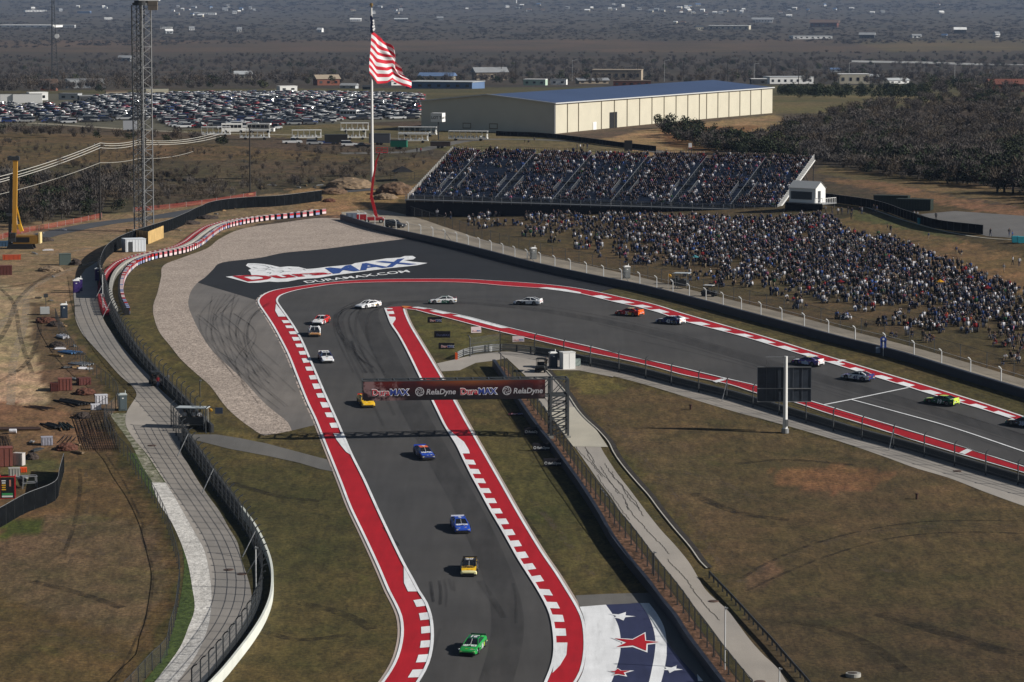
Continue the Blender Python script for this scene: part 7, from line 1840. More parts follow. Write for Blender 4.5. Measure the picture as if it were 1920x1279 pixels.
def scatter(poly, n, kinds, hmin, hmax, word, wide=(0.9, 1.4), clump=0.0):
    xs = [p[0] for p in poly]; ys = [p[1] for p in poly]; got = 0; tr = 0; cs = [(rv.uniform(min(xs), max(xs)), rv.uniform(min(ys), max(ys))) for _ in range(max(4, n // 14))]
    while got < n and tr < n * 30:
        tr += 1
        if rv.random() < clump: c = cs[rv.integers(len(cs))]; u = c[0] + rv.normal(0, (max(xs) - min(xs)) * .02); v = c[1] + rv.normal(0, (max(ys) - min(ys)) * .04)
        else: u = rv.uniform(min(xs), max(xs)); v = rv.uniform(min(ys), max(ys))
        if not in_poly(np.array([u]), np.array([v]), poly)[0]: continue
        p = G(u, v); h = rv.uniform(hmin, hmax); ks = list(kinds); w = np.array([kinds[k] for k in ks], float); k = ks[rv.choice(len(ks), p=w / w.sum())]
        VEG.append((h * scale_at(p), k, p.x, p.y, p.z, h, h * rv.uniform(*wide), rv.uniform(0, 6.28), word, u, v)); got += 1
WOODS = [(1500, 232), (1640, 205), (1780, 182), (2110, 165), (2120, 425), (1900, 362), (1760, 348), (1650, 335), (1540, 312), (1500, 300), (1330, 288), (1250, 262), (1235, 246), (1330, 270), (1440, 262)]
scatter(WOODS, 1700, {"bare": 8, "brush": 2}, 2.2, 5.2, "warehouse thicket", (1.0, 1.9)); scatter(WOODS, 420, {"ever": 3, "oak": 1}, 2.5, 5.0, "warehouse thicket", (1.0, 1.8), .75)
scatter([(1232, 240), (1300, 250), (1400, 268), (1520, 300), (1500, 306), (1330, 288), (1250, 265)], 80, {"ever": 5, "oak": 1}, 3.5, 6.5, "thicket foot")
scatter([(1560, 285), (1700, 300), (1990, 330), (1990, 385), (1760, 345), (1600, 315)], 120, {"ever": 3, "bare": 3}, 4, 7, "thicket edge")
scatter([(1450, 172), (1740, 170), (1740, 188), (1450, 186)], 120, {"ever": 5, "oak": 1}, 4, 6.5, "dark far hedge")
scatter([(-40, 345), (60, 350), (150, 352), (250, 340), (255, 392), (190, 408), (60, 428), (-40, 438)], 150, {"bare": 7, "ever": 2.2, "brush": 2}, 3.5, 6.5, "scrub by the crane")
scatter([(285, 352), (420, 345), (560, 338), (680, 325), (690, 340), (500, 362), (400, 382), (290, 398)], 110, {"brush": 4, "bare": 3}, 1.5, 3.2, "scrub beyond the new road")
scatter([(-40, 262), (250, 280), (640, 296), (830, 300), (760, 330), (400, 345), (-40, 345)], 520, {"brush": 6, "bare": 1.5}, .8, 2.2, "brown field", clump=.5)
scatter([(-40, 246), (140, 254), (260, 258), (430, 270), (420, 276), (230, 266), (-40, 256)], 60, {"ever": 2, "bare": 3, "brush": 2}, 2, 4.5, "hedge below the car park")
scatter([(560, 278), (700, 286), (860, 292), (850, 300), (560, 292)], 60, {"brush": 5, "bare": 2}, 1, 2.4, "field edge by the trailers")
scatter([(-40, 118), (1990, 112), (1990, 165), (1450, 158), (1000, 160), (780, 160), (300, 172), (-40, 180)], 1700, {"bare": 9, "brush": 2, "oak": .5, "ever": .6}, 4, 7.5, "car park tree belt", (1.0, 1.8))
scatter([(-40, 104), (1990, 98), (1990, 122), (-40, 126)], 700, {"bare": 6, "far": 4}, 2, 4.5, "far side of the tree belt", (1.2, 2.2))
scatter([(1700, 150), (1990, 150), (1990, 190), (1740, 182)], 120, {"bare": 4, "oak": 2, "ever": 1}, 4, 8, "hedge end")
scatter([(-40, 56), (1990, 58), (1990, 80), (1600, 84), (1500, 80), (900, 75), (300, 86), (-40, 92)], 2200, {"far": 1}, 2, 4, "distant woodland", (2.2, 4.2), .45)
scatter([(-40, 18), (1990, 18), (1990, 60), (-40, 56)], 2200, {"far": 1}, 2.5, 5, "distant woodland", (3, 6), .5)
scatter([(-40, 3), (1990, 3), (1990, 20), (-40, 20)], 1000, {"far": 1}, 4, 8, "distant woodland", (3, 6), .5)
VEG.sort(key=lambda t: -t[0])
WORDK = {"bare": ("bare grey tree", "tree"), "ever": ("dark green juniper", "tree"), "oak": ("olive green oak", "tree"), "brush": ("low dry shrub", "shrub"), "far": ("dark distant tree", "tree")}
merged = {}
for i, (sz, k, x, y, z, h, w, yaw, word, u, v) in enumerate(VEG):
    ki = rv.integers(4) if k in ("bare", "far") else rv.integers(2)
    if i < 296:
        nm, cat = WORDK[k]; tall = "tall" if h > 5.6 else ("mid-sized" if h > 4.4 else "small"); sp = "slender" if w / h < 1.05 else ("broad" if w / h > 1.25 else "rounded")
        half = ", " + (("far left", "left", "centre", "right", "far right")[min(4, max(0, int((u - (1230 if u > 1200 else 0)) / (140 if u > 1200 else 60))))]) + (" back" if v < (230 if u > 1200 else 370) else (" middle" if v < (285 if u > 1200 else 395) else " front"))
        if i < 90:
            r = empty("tree" if cat == "tree" else "shrub", (x, y, z), f"{tall} {sp} {nm} in the {word}{half}", cat, f"trees and shrubs: {word}", rz=yaw); r.scale = (w, w, h)
            mesh_obj("crown", CRN[(k, int(ki))], r); mesh_obj("trunk", TK[i % 3], r)
        else:
            o = mesh_obj("tree" if cat == "tree" else "shrub", CRN[(k, int(ki))], None, (x, y, z)); o.rotation_euler = (0, 0, yaw); o.scale = (w, w, h); tag(o, f"{tall} {sp} {nm} in the {word}{half}", cat, f"trees and shrubs: {word}")
    else:
        merged.setdefault("distant_woodland" if k == "far" else "scrub_and_trees", []).append((CRN[(k, int(ki))], x, y, z, yaw, (w, h)))
for nm, it in merged.items(): merge_copies(nm, it, "bare scrub and trees too many to count" if nm[0] == "s" else "distant woodland fading across the plain", "woodland"); print(nm, len(it))

# ------------------------------------------------------------------ far buildings
HM = dict(white=(.80, .80, .78), cream=(.50, .46, .36), grey=(.26, .27, .28), brick=(.20, .075, .05), tan=(.33, .27, .20), blue=(.10, .16, .28), green=(.40, .52, .42), brown=(.12, .08, .06), darkred=(.14, .05, .035), pale=(.42, .44, .45), dark=(.05, .055, .06))
HMm = {k: mat("wall_" + k, v, .85, var=.08, vscale=.15) for k, v in HM.items()}
def house(px, py, wpx_, hpx, wallc, roofc, label, flat=False, yaw=0.25, group=None, dep=.6, name="house", cat="house"):
    p = G(px, py); s = scale_at(p); w = wpx_ / s; h = hpx / s; d = w * dep; r = empty(name, p, label, cat, group, rz=yaw)
    wh = h * (1 if flat else .62); b = MB(); b.box((0, 0, wh / 2 - .3), (w, d, wh + .6), HMm[wallc]); b.build("wall", r)
    b = MB()
    if flat: b.box((0, 0, wh + .12), (w * 1.02, d * 1.02, .3), HMm[roofc])
    else:
        o = .05 * w; b.prism([(-d / 2 - o * .6, wh - .1), (0, h), (d / 2 + o * .6, wh - .1)], -w / 2 - o, w / 2 + o, HMm[roofc], f=lambda u, q, y: (y, u, q))
    b.build("roof", r)
    for i in range(max(2, min(7, int(w / 4)))):
        n = max(2, min(7, int(w / 4))); b = MB(); b.box((-w / 2 + (i + .5) * w / n, -d / 2 - .06, wh * .5), (w / n * .35, .1, wh * .35), GLASS if i % 3 else DARKSTEEL); b.build("window" if i % 3 else "door", r)
    return r
B_ = [(92, 170, 30, 22, "brick", "brown", "red brick house behind the left end of the car park"), (160, 165, 70, 16, "pale", "grey", "long pale house among bare trees left of the crane", 1), (132, 187, 38, 11, "pale", "grey", "grey-roofed sheds at the back left of the car park", 1), (70, 188, 36, 14, "white", "white", "white rounded tank shed at the back left of the car park", 1),
 (235, 115, 24, 11, "grey", "grey", "grey house in the field left of the crane top"), (456, 149, 32, 16, "cream", "pale", "cream house with a pale roof behind the car park centre"), (612, 160, 44, 20, "brick", "tan", "house with a broad tan roof behind the car park right of centre"), (538, 171, 34, 9, "white", "white", "white caravan at the back of the car park", 1), (160, 190, 26, 10, "dark", "grey", "dark small shed at the back of the car park", 1), (218, 180, 40, 9, "tan", "brown", "low brown shed by the back of the car park left of the crane", 1),
 (820, 152, 62, 16, "cream", "blue", "cream house with a blue-grey roof right of the flag"), (918, 150, 60, 24, "tan", "grey", "large grey-roofed house among trees right of the flag"), (835, 166, 130, 13, "blue", "pale", "long blue shop row at the near side of the far road", 1), (745, 160, 30, 13, "white", "pale", "small white house just right of the flag's tip"), (655, 166, 30, 10, "pale", "grey", "pale cabin left of the flag"), (690, 168, 18, 9, "dark", "dark", "dark shed beneath the flag"),
 (1004, 160, 42, 11, "green", "white", "pale green caravan beyond the warehouse roof's left end", 1), (1048, 159, 30, 10, "white", "grey", "white trailer home beyond the warehouse roof", 1), (1110, 157, 56, 11, "tan", "grey", "low tan workshop beyond the warehouse roof"), (1158, 150, 92, 19, "tan", "tan", "large flat-roofed tan block beyond the warehouse", 1), (1185, 161, 70, 9, "darkred", "brown", "low dark red building just over the warehouse roof", 1),
 (1478, 157, 84, 13, "white", "pale", "long white and grey sheds right of the warehouse", 1), (1422, 158, 30, 10, "dark", "white", "open-fronted white shed at the warehouse's far end", 1), (1600, 157, 56, 18, "cream", "white", "cream metal building by the dark hedge", 1), (1644, 150, 24, 11, "grey", "pale", "small grey shed behind the cream metal building"), (1680, 157, 42, 11, "white", "pale", "white gabled shed right of the cream metal building"), (1888, 172, 70, 24, "darkred", "darkred", "dark red roofed buildings at the right edge"), (1567, 135, 20, 8, "pale", "blue", "small blue-roofed shed among the trees"),
 (1368, 56, 76, 8, "cream", "white", "long white warehouse far off at the upper right", 1), (1311, 57, 14, 10, "cream", "dark", "small cream gabled barn left of the far white warehouse"), (1546, 51, 50, 14, "darkred", "brown", "brown and red barn far off at the upper right"), (1430, 42, 38, 9, "white", "grey", "pale farmhouse far off near the top right"), (1800, 63, 22, 12, "dark", "white", "dark house with a white roof at the far right"), (1626, 72, 28, 11, "dark", "grey", "grey barn in the far right fields"), (1520, 73, 74, 6, "white", "grey", "string of low white trailers in the far right fields", 1),
 (55, 51, 110, 4, "white", "white", "long thin white greenhouse row at the far left", 1), (130, 52, 22, 5, "pale", "white", "pale shed beside the far left greenhouse row", 1), (203, 37, 14, 4, "white", "white", "small white barn at the far upper left"), (66, 22, 40, 3, "white", "pale", "thin white roof at the top left horizon", 1), (158, 25, 24, 4, "blue", "pale", "blue-grey roof at the top left horizon", 1), (667, 40, 20, 6, "white", "white", "white barn left of the flagpole top"), (752, 39, 24, 5, "dark", "pale", "dark barn right of the flagpole top"), (390, 28, 30, 4, "white", "pale", "white farm sheds right of the crane top", 1), (825, 38, 12, 7, "grey", "grey", "grey block house in the middle distance"), (312, 54, 22, 3, "white", "white", "thin white sheds right of the crane mast", 1)]
for t in B_: house(*t[:7], flat=len(t) > 7, yaw=rv.uniform(-.3, .4))
# tiny distant houses share meshes
def tiny(wc, rc_):
    b = MB(); b.box((0, 0, .5), (2.6, 1.6, 1.1), HMm[wc]); b.prism([(-.95, 1.0), (0, 1.75), (.95, 1.0)], -1.4, 1.4, HMm[rc_], f=lambda u, q, y: (y, u, q)); b.box((-.5, -.82, .5), (.5, .06, .45), GLASS); b.box((.6, -.82, .5), (.5, .06, .45), GLASS); return b.mesh("house")
TN = {(a, c): tiny(a, c) for a in ("white", "cream", "tan", "pale") for c in ("grey", "brown", "white", "blue")}
for zone, x0, x1, y0, y1, n in [("top of the view right of the crane", 300, 500, 11, 33, 34), ("top centre-left near the flagpole top", 560, 760, 10, 28, 14), ("top centre of the view", 860, 1100, 9, 26, 16), ("top centre-right horizon", 1090, 1310, 11, 26, 38), ("upper right above the far white warehouse", 1290, 1400, 19, 28, 18), ("far right horizon", 1430, 1900, 10, 35, 24), ("upper left horizon", 10, 230, 8, 22, 12), ("far right middle fields", 1700, 1900, 64, 72, 6), ("right plain above the warehouse", 1190, 1300, 44, 50, 4), ("fields behind the tree belt, left", 290, 640, 50, 66, 8)]:
    for k in range(int(n * .55)):
        u, v = rv.uniform(x0, x1), rv.uniform(y0, y1); p = G(u, v); a = ("white", "cream", "tan", "pale")[rv.choice(4, p=[.5, .2, .15, .15])]; c = ("grey", "brown", "white", "blue")[rv.choice(4, p=[.4, .2, .3, .1])]
        o = mesh_obj("house", TN[(a, c)], None, p); o.scale = (rv.uniform(3, 6),) * 2 + (rv.uniform(3, 5),); o.rotation_euler = (0, 0, rv.uniform(-.6, .6)); tag(o, f"tiny {a} house with a {c} roof, {zone}", "house", "tiny houses scattered to the horizon")
# highway overpass and poles
def overpass():
    a, c = G(1597, 122), G(1990, 133); d = c - a; p0 = a; r = empty("overpass", p0, "long pale road overpass among the trees at the upper right", "bridge"); s = scale_at(a); h = 8 / s * 1.0
    b = MB(); top = [Q(1597, 115, a.y), Q(1720, 117, a.y), Q(1850, 121, a.y), Q(1990, 124, a.y)]
    for q, w in zip(top, top[1:]): b.bar(q - p0, w - p0, 2.4, HMm["white"], 1.8)
    b.build("deck", r)
    for x in (1640, 1700, 1760, 1810, 1864, 1920): 
        q = Q(x, 119, a.y) - p0; b = MB(); b.bar((q.x, 0, -6), (q.x, 0, q.z), 1.3, HMm["pale"]); b.build("pier", r)
overpass()
for k, (x, yb, yt, l) in enumerate([(1282, 150, 112, "first utility pole beyond the warehouse roof, counting from the left"), (1364, 155, 113, "utility pole behind the blue roof's right part, left one"), (1397, 155, 112, "utility pole behind the blue roof's right part, middle one"), (1419, 155, 116, "utility pole at the warehouse's far corner"), (1447, 156, 112, "utility pole just right of the warehouse"), (1497, 158, 120, "utility pole before the long white sheds"), (940, 150, 108, "utility pole right of the flag among trees"), (967, 152, 115, "second utility pole right of the flag among trees"), (433, 150, 118, "utility pole behind the car park left of centre"), (600, 142, 118, "utility pole behind the tan-roofed house"), (1195, 150, 112, "utility pole over the tan flat-roofed block"), (1562, 150, 118, "utility pole left of the cream metal building")]): utility_pole(x, yb, yt, l, 1, "utility poles along the far road", .45)
def street_lamp(px, pyb, pyt, label):
    base = G(px, pyb); h = Q(px, pyt, base.y).z - base.z; r = empty("street_lamp", base, label, "street lamp", "street lamps along the far road"); b = MB(); b.bar((0, 0, 0), (0, 0, h), .3, PALE, tip=.6); b.bar((0, 0, h), (h * .18, 0, h * 1.04), .18, PALE); b.build("pole", r); b = MB(); b.box((h * .2, 0, h * 1.04), (1.2, .5, .25), PALE); b.build("lamp_head", r)
for x, yb, yt, l in [(1246, 153, 114, "street lamp beyond the warehouse roof's middle"), (1592, 160, 118, "street lamp before the cream metal building"), (1790, 160, 122, "street lamp by the overpass's right half"), (1073, 152, 114, "street lamp left of the tan flat block"), (1414, 158, 120, "street lamp at the open-fronted shed")]: street_lamp(x, yb, yt, l)
p = G(968, 6); r = empty("water_tower", p, "white water tower on the horizon at top centre", "water tower"); b = MB(); b.cyl((0, 0, 14), 2, 28, HMm["white"], 10); b.build("column", r); b = MB(); b.cyl((0, 0, 31), 5, 8, HMm["white"], 14, r2=8); b.cyl((0, 0, 37), 8, 4, HMm["white"], 14, r2=3); b.build("tank", r)

# ------------------------------------------------------------------ construction clutter on the left
def item(name, px, py, label, cat, rz=0.0, group=None): p = G(px, py); return empty(name, p, label, cat, group, rz=rz)
def crate(px, py, w, d, h, m, label, rz=.2, lid=None, name="crate", cat="crate"):
    r = item(name, px, py, label, cat, rz); b = MB(); b.box((0, 0, h / 2), (w, d, h), m)
    for i in range(4): b.box((-w / 2 + (i + .5) * w / 4, -d / 2 - .02, h / 2), (.08, .04, h), m)
    b.build("body", r); b = MB(); b.box((0, 0, h + .04), (w * 1.03, d * 1.03, .08), lid or m); b.build("lid", r)
BRK = mat("faded_red_container", (.19, .065, .05), .8, var=.15); DKR = mat("dark_red_container", (.10, .03, .025), .8); WRAP = mat("white_wrapping", (.66, .66, .70), .4, bump=.4, bscale=3); GWR = mat("grey_wrapping", (.36, .36, .42), .4, bump=.5, bscale=3)
crate(122, 731, 1.9, 1.4, 1.6, BRK, "faded red crate among the building materials left of the path"); crate(102, 733, 1.2, 1.2, 1.1, DKR, "dark red crate against the left side of the faded red one"); crate(157, 721, 1.8, 1.2, .9, DKR, "dark crate with timber on top right of the faded red one", .5); crate(4, 873, 2.6, 1.8, 2.3, BRK, "red container standing at the left edge of the view"); crate(88, 834, 1.5, 1.1, 1.0, GWR, "grey plastic-wrapped pallet on the orange dirt")
crate(36, 872, 1.3, .9, 1.5, mat("pale_stack", (.45, .42, .40), .7), "pale stack of sheets right of the red container", -.3); crate(27, 893, 1.4, 1.0, 1.0, CONC, "grey concrete block above the poster stand"); crate(42, 885, 1.1, .7, .5, ORG, "small bright orange box beside the concrete block"); crate(190, 757, 1.7, 1.2, 1.2, WRAP, "large white-wrapped bundle beside the chain-link fence"); crate(180, 768, 1.4, .8, .7, WRAP, "smaller white-wrapped bundle nearer the camera"); crate(22, 487, 3.5, .8, .9, mat("dull_orange", (.42, .07, .025), .6), "orange plastic barrier at the left edge below the piling rig"); crate(10, 515, 2.4, 2.0, 1.6, DKR, "dark red machine block at the left edge"); crate(8, 462, 2.6, 1.5, 1.0, mat("dull_blue", (.03, .07, .13), .6), "blue container left of the piling rig")
crate(668, 409, 4.6, .8, 1.1, mat("pale_blue_barrier", (.30, .36, .46), .6), "long pale blue barrier block left of the boom lift", -.1)
def pipes(px, py, n, L, rr, m, label, rz, spread=1.0, sag=0):
    r = item("pipe_stack", px, py, label, "pipes", rz); rg = random.Random(px)
    for i in range(n):
        b = MB(); a = (i - n / 2) * rr * 2.1 * spread; dz = rg.uniform(0, .1); b.cyl((rg.uniform(-.3, .3), a, rr + dz), rr, L * rg.uniform(.85, 1), m, 10, 'X'); o = b.build("pipe", r); o.rotation_euler = (0, 0, rg.uniform(-.05, .05) * spread)
pipes(116, 634, 3, 3.4, .22, WRAP, "three white pipes lying on the dirt left of the chain-link fence", 2.0); pipes(130, 662, 6, 3.4, .12, mat("blue_pipe", (.10, .22, .42), .5), "bundle of blue pipes beside the chain-link fence", 2.4, 1.3); pipes(150, 684, 7, 4.0, .10, mat("grey_pipe", (.30, .31, .32), .5), "tangle of grey pipes beside the chain-link fence", 2.3, 1.8)
pipes(133, 756, 6, 6.5, .13, BLACK, "bundle of long black pipes above the rods", 2.25, 1.5); pipes(96, 800, 5, 5.0, .12, BLACK, "short bundle of black hoses left of the long rods", 2.15, 1.3); pipes(118, 800, 5, 6.0, .10, mat("dark_green_hose", (.02, .03, .025), .7), "dark hoses trailing down from the pile centre", 1.9, 1.8); pipes(20, 805, 9, 8.0, .09, mat("rusty_bar", (.05, .03, .025), .7), "stack of rusty bars at the left edge", .05, 1.6); pipes(28, 812, 1, 1.0, .3, WRAP, "white wrapped roll at the end of the rusty bars", .05); pipes(72, 765, 8, 5, .05, mat("rusty_bar", (.05, .03, .025)), "thin steel rods lying flat on the dirt", 2.4, 2.6); pipes(134, 822, 6, 6.5, .05, mat("rusty_bar", (.05, .03, .025)), "loose thin rods running down toward the screen fence", 1.75, 5)
def rebar_mat(pts, label, n=34):
    W = [G(*q) for q in pts]; c = sum(W, Vector()) / 4; r = empty("rebar_mat", c, label, "steel mesh"); m = mat("dark_rebar", (.035, .024, .02), .8); b = MB()
    for i in range(n):
        t = i / (n - 1); b.bar(W[0].lerp(W[1], t) - c + Vector((0, 0, .15 + .1 * (i % 3))), W[3].lerp(W[2], t) - c + Vector((0, 0, .15 + .12 * (i % 2))), .04, m)
    b.build("long_bars", r); b = MB()
    for i in range(n // 2):
        t = i / (n // 2 - 1); b.bar(W[0].lerp(W[3], t) - c + Vector((0, 0, .25)), W[1].lerp(W[2], t) - c + Vector((0, 0, .3)), .05, m)
    b.build("cross_bars", r)
rebar_mat([(136, 778), (205, 772), (228, 845), (158, 845)], "large dark pile of steel reinforcement beside the chain-link fence"); rebar_mat([(0, 818), (15, 818), (28, 850), (0, 856)], "dark steel mesh curling at the left edge", 14)
def heap(px, py, w, h, m, label, seed=1, dep=1.0):
    r_ = random.Random(seed); p = G(px, py); bm = bmesh.new(); bmesh.ops.create_icosphere(bm, subdivisions=4, radius=1)
    import mathutils
    for v in list(bm.verts):
        n = mathutils.noise.fractal(v.co * 2.2 + Vector((seed, 0, 0)), 1, 2, 5); v.co *= 1 + .16 * n; v.co.z += .10 * mathutils.noise.noise(v.co * 7); v.co.x *= w / 2; v.co.y *= w / 2 * dep; v.co.z = max(v.co.z, -.05) * h
    me = bpy.data.meshes.new("dirt_heap"); bm.to_mesh(me); bm.free(); me.materials.append(m); o = mesh_obj("dirt_heap", me, None, p); tag(o, label, "dirt heap", "heaps of dug earth")
EARTH = mat("dug_earth", (.13, .082, .050), .95, var=.35, vscale=1.2, bump=.8, bscale=4); EARTH2 = mat("pale_dug_earth", (.19, .135, .085), .95, var=.3, vscale=1.2, bump=.8, bscale=4); DEB = mat("dark_rubble", (.05, .038, .032), .95, var=.5, vscale=2, bump=1, bscale=5)
heap(742, 362, 9.5, 2.6, EARTH, "large brown dirt heap at the grandstand's left end", 1); heap(655, 351, 12, 2.2, EARTH2, "pale dirt heap left of the flagpole foot", 2); heap(722, 372, 6, 1.2, EARTH2, "low dirt heap right of the boom lift", 3); heap(625, 362, 7, 1.2, EARTH, "low brown dirt heap beside the new road", 4); heap(95, 508, 5, .9, EARTH2, "small dirt mound left of the green transformer", 5); heap(142, 497, 2.4, 1.2, DEB, "dark rubble pile right of the green transformer", 6)
for i, (x, y, w, l) in enumerate([(86, 604, 3.6, "tangle of dark scrap left of the dark toilet"), (104, 611, 2.6, "pile of scrap with pale sheets left of the fence"), (108, 650, 2.6, "low brown scrap pile by the fence"), (160, 738, 3.0, "dark scrap heap behind the white-wrapped bundles"), (155, 783, 2.2, "dark scrap beside the steel reinforcement"), (60, 860, 1.8, "dark soil clump above the poster stand"), (125, 842, 3.0, "dark twisted scrap at the top of the screen fence"), (590, 372, 4.0, "dark machinery parts by the new road"), (560, 375, 4, "rusty scrap pile by the new road"), (617, 378, 3.2, "debris pile at the end of the tyre barrier"), (355, 420, 5, "dark formwork pile right of the plywood hoarding"), (390, 410, 5, "dark timber pile behind the black screen"), (430, 388, 6, "mixed building debris beyond the black screen"), (60, 448, 5, "dark mound in front of the piling rig"), (85, 452, 3.5, "dark machinery on the site near the piling rig")]): heap(x, y, w, .8, DEB if i % 3 else mat("rusty_scrap", (.10, .04, .025), .9, var=.6, vscale=3), l, 10 + i)
rb = random.Random(8)      # planks and sheets on the site
for i, (x, y) in enumerate([(75,605),(92,600),(110,606),(118,612),(100,648),(112,655),(105,668),(140,650),(150,665),(128,690),(142,690),(155,692),(168,693),(150,705),(140,712),(350,412),(370,405),(405,402),(420,396),(440,392),(470,380),(500,375),(520,372),(545,368),(570,365),(330,432),(300,440),(320,425),(15,440),(30,432),(80,438),(120,432),(600,348),(590,352),(575,349),(560,352),(540,357),(90,470),(65,476),(145,575),(95,565),(72,560),(100,520),(140,835),(145,850),(60,830),(70,845),(490,352),(510,348),(605,341),(470,365),(455,372)]):
    o = MB(); w = rb.uniform(.8, 2.6); m_ = rb.choice([mat("timber", (.34, .22, .11), .8), WRAP, GALV, mat("timber", (.3, .2, .1)), DARKSTEEL, EARTH2, REDM if i % 9 == 0 else GALV]); o.box((0, 0, .12), (w, rb.uniform(.15, .6), rb.uniform(.08, .3)), m_); o.box((.1, .1, .3), (w * .7, .12, .06), m_)
    p = G(x, y); q = o.build("plank", loc=p); q.rotation_euler = (rb.uniform(-.1, .1), rb.uniform(-.1, .1), rb.uniform(0, 3)); tag(q, "loose board or offcut lying about the construction site", "board", "loose boards about the construction site")
def orange_net(label, pts, h=1.1):
    A = wpx(pts, 2); org = v3(A[0]); r = empty("safety_net", org, label, "fence"); V = []; F = []
    for i, p in enumerate(A):
        q = v3(p) - org; V += [q + Vector((0, 0, .05)), q + Vector((0, 0, h))]
        if i: F.append((2 * i - 2, 2 * i, 2 * i + 1, 2 * i - 1))
    me = bpy.data.meshes.new("netting"); me.from_pydata(V, [], F); me.materials.append(mat("orange_net", (.30, .045, .035), .8, alpha=.40)); mesh_obj("netting", me, r); pm = post_mesh("post", h + .1, .07, PALE)
    for p in resample(A, step=5): mesh_obj("post", pm, r, v3(p) - org)
orange_net("orange safety netting along the far side of the new road", [(-40, 462), (45, 437), (100, 427), (160, 415), (191, 408)]); orange_net("short orange safety net farther along the new road", [(250, 398), (330, 390), (420, 378), (480, 368)])
def poster_stand():
    r = item("poster_stand", 14, 935, "red-framed poster stand inside the black screen fence", "poster stand", .1); b = MB(); b.box((0, 0, 1.3), (1.7, .12, 2.5), BLACK); b.build("panel", r); b = MB()
    for x in (-.9, .9): b.bar((x, 0, 0), (x, 0, 2.7), .12, REDM); b.bar((x, 1.2, 0), (x, 1.2, 2.7), .12, REDM); b.bar((x, 0, 2.7), (x, 1.2, 2.7), .1, REDM)
    for z in (.05, 2.7): b.bar((-.9, 0, z), (.9, 0, z), .12, REDM)
    b.build("frame", r); b = MB()
    for i, m in enumerate((WHITE, WHITE, YEL, YEL, YEL)): b.box((-.42, -.07, 2.2 - i * .27), (.5 - .06 * (i % 2), .02, .14), m)
    b.box((.35, -.07, 1.9), (.22, .02, .8), mat("poster_pink", (.5, .2, .15), .6)); b.box((0, -.07, .55), (1.3, .02, .28), mat("poster_green", (.05, .3, .10), .6)); b.box((0, -.07, .28), (1.3, .02, .2), WHITE); b.build("print", r)
poster_stand()
def mixer():
    r = item("steel_frame_machine", 55, 915, "grey framed machine standing in the shade of the screen fence", "machine", .3); b = MB()
    for x in (-.9, .9):
        for y in (-.6, .6): b.bar((x, y, 0), (x * .9, y, 1.5), .1, GALV)
    for z in (.7, 1.5):
        for y in (-.6, .6): b.bar((-.9, y, z), (.9, y, z), .09, GALV)
        for x in (-.9, .9): b.bar((x, -.6, z), (x, .6, z), .09, GALV)
    b.build("frame", r); b = MB(); b.cyl((-.8, .3, 1.3), .75, .25, GALV, 16); b.cyl((-.8, .3, .8), .35, 1.0, DARKSTEEL, 12, r2=.7); b.build("drum", r)
mixer()
def light_tower():
    r = item("light_tower", 84, 590, "small site light tower left of the dark portable toilet", "light tower", .2); b = MB(); b.box((0, 0, .7), (1.5, 1.1, 1.1), mat("pale_cabinet", (.4, .42, .42), .6)); b.build("generator", r); b = MB(); b.bar((.2, 0, 1.2), (.2, 0, 2.9), .1, DARKSTEEL); b.box((.2, 0, 3.1), (.7, .2, .6), DARKSTEEL); b.build("mast", r)
light_tower()
def tent():
    r = item("canopy_tent", 755, 338, "black peaked canopy tent left of the grandstand top", "tent", .2); b = MB(); k = 2.6
    b.add([(-k, -k, 2.2), (k, -k, 2.2), (k, k, 2.2), (-k, k, 2.2), (0, 0, 3.6)], [(0, 1, 4), (1, 2, 4), (2, 3, 4), (3, 0, 4)], BLACK); b.build("canopy", r)
    for x in (-k, k):
        for y in (-k, k): b = MB(); b.bar((x, y, 0), (x, y, 2.2), .08, DARKSTEEL); b.build("leg", r)
tent()
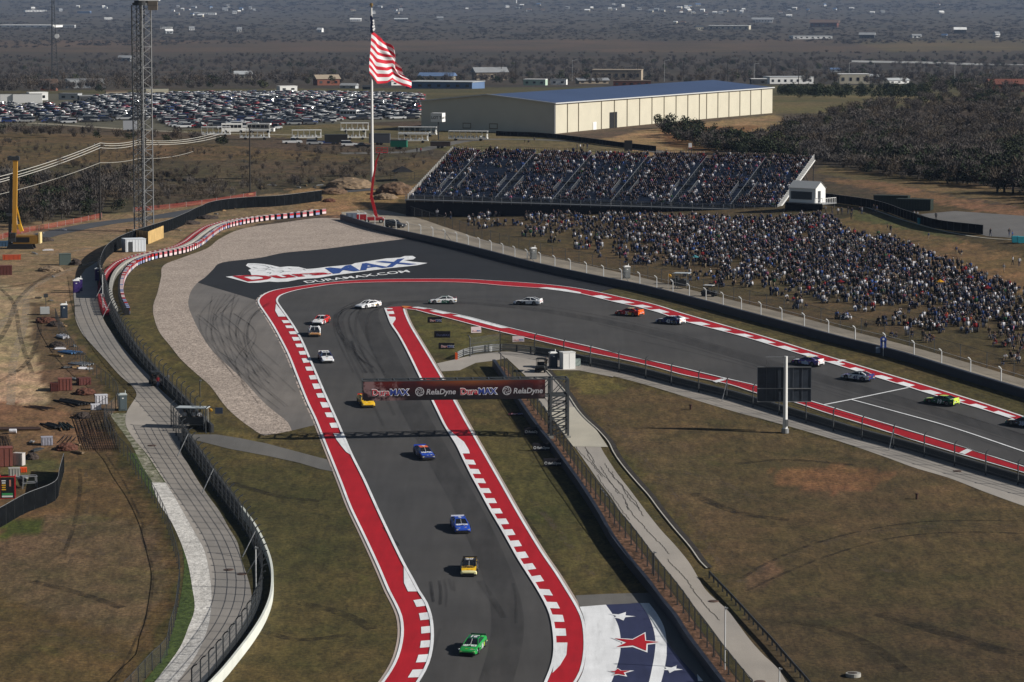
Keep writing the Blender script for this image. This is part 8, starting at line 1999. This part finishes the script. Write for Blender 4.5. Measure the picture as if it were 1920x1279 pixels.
# tall pole near the left path, camera pole by the curved wall, thin pole near fence C
for px, pyb, pyt, l in [(193, 586, 515, "slim pale pole with a box beside the black screen's lower end"), (375, 745, 712, "short steel pole in the upper left catch fence"), (480, 1105, 1025, "slim pole with a small loop inside the curved wall"), (1359, 1256, 1138, "slim pale pole rising beside the service road fence"), (1461, 1300, 1252, "thin hooked pole at the bottom edge on the service road"), (1226, 1080, 1034, "short pole with a flat dish top in the service road fence")]:
    base = G(px, pyb); h = Q(px, pyt, base.y).z - base.z; r = empty("slim_pole", base, l, "pole"); b = MB(); b.cyl((0, 0, h / 2), .07, h, PALE if "pale" in l or "thin" in l or "slim" in l else DARKSTEEL, 8); b.build("pole", r); b = MB(); b.box((.1, -.12, h * .45 if "box" in l else h - .1), (.4, .25, .5) if "box" in l else (.35, .2, .12), GALV); b.build("fitting", r)
for x, y, l in [(1719, 936, "small dark hydrant-like marker on the infield grass"), (1295, 768, "small dark marker on the infield beside the straight")]:
    r = item("marker_post", x, y, l, "marker"); b = MB(); b.cyl((0, 0, .3), .16, .6, mat("dark_marker", (.06, .03, .02), .7), 8); b.cyl((0, 0, .65), .22, .12, mat("dark_marker", (.06, .03, .02)), 8); b.build("post", r)
r = item("concrete_inlet", 1600, 1268, "round concrete drain inlet at the bottom of the infield", "drain"); b = MB(); b.cyl((0, 0, .15), .75, .35, CONC, 20); b.cyl((-.1, 0, .31), .5, .06, DEB, 16); b.build("ring", r)
# ------------------------------------------------------------------ haze: one closed box of thin air round everything
hb = MB(); hb.box((0, 15100, 159), (26000, 31000, 382), mat("haze", (.5, .5, .5)))
ho = hb.build("haze"); tag(ho, kind="stuff")
hm = bpy.data.materials.new("haze_air"); hm.use_nodes = True; hm.node_tree.nodes.remove(hm.node_tree.nodes["Principled BSDF"])
pv = hm.node_tree.nodes.new("ShaderNodeVolumePrincipled"); pv.inputs["Color"].default_value = (.48, .66, 1.0, 1); pv.inputs["Density"].default_value = 3.0e-5; pv.inputs["Anisotropy"].default_value = 0.1
hm.node_tree.links.new(pv.outputs[0], hm.node_tree.nodes["Material Output"].inputs["Volume"])
ho.data.materials.clear(); ho.data.materials.append(hm)
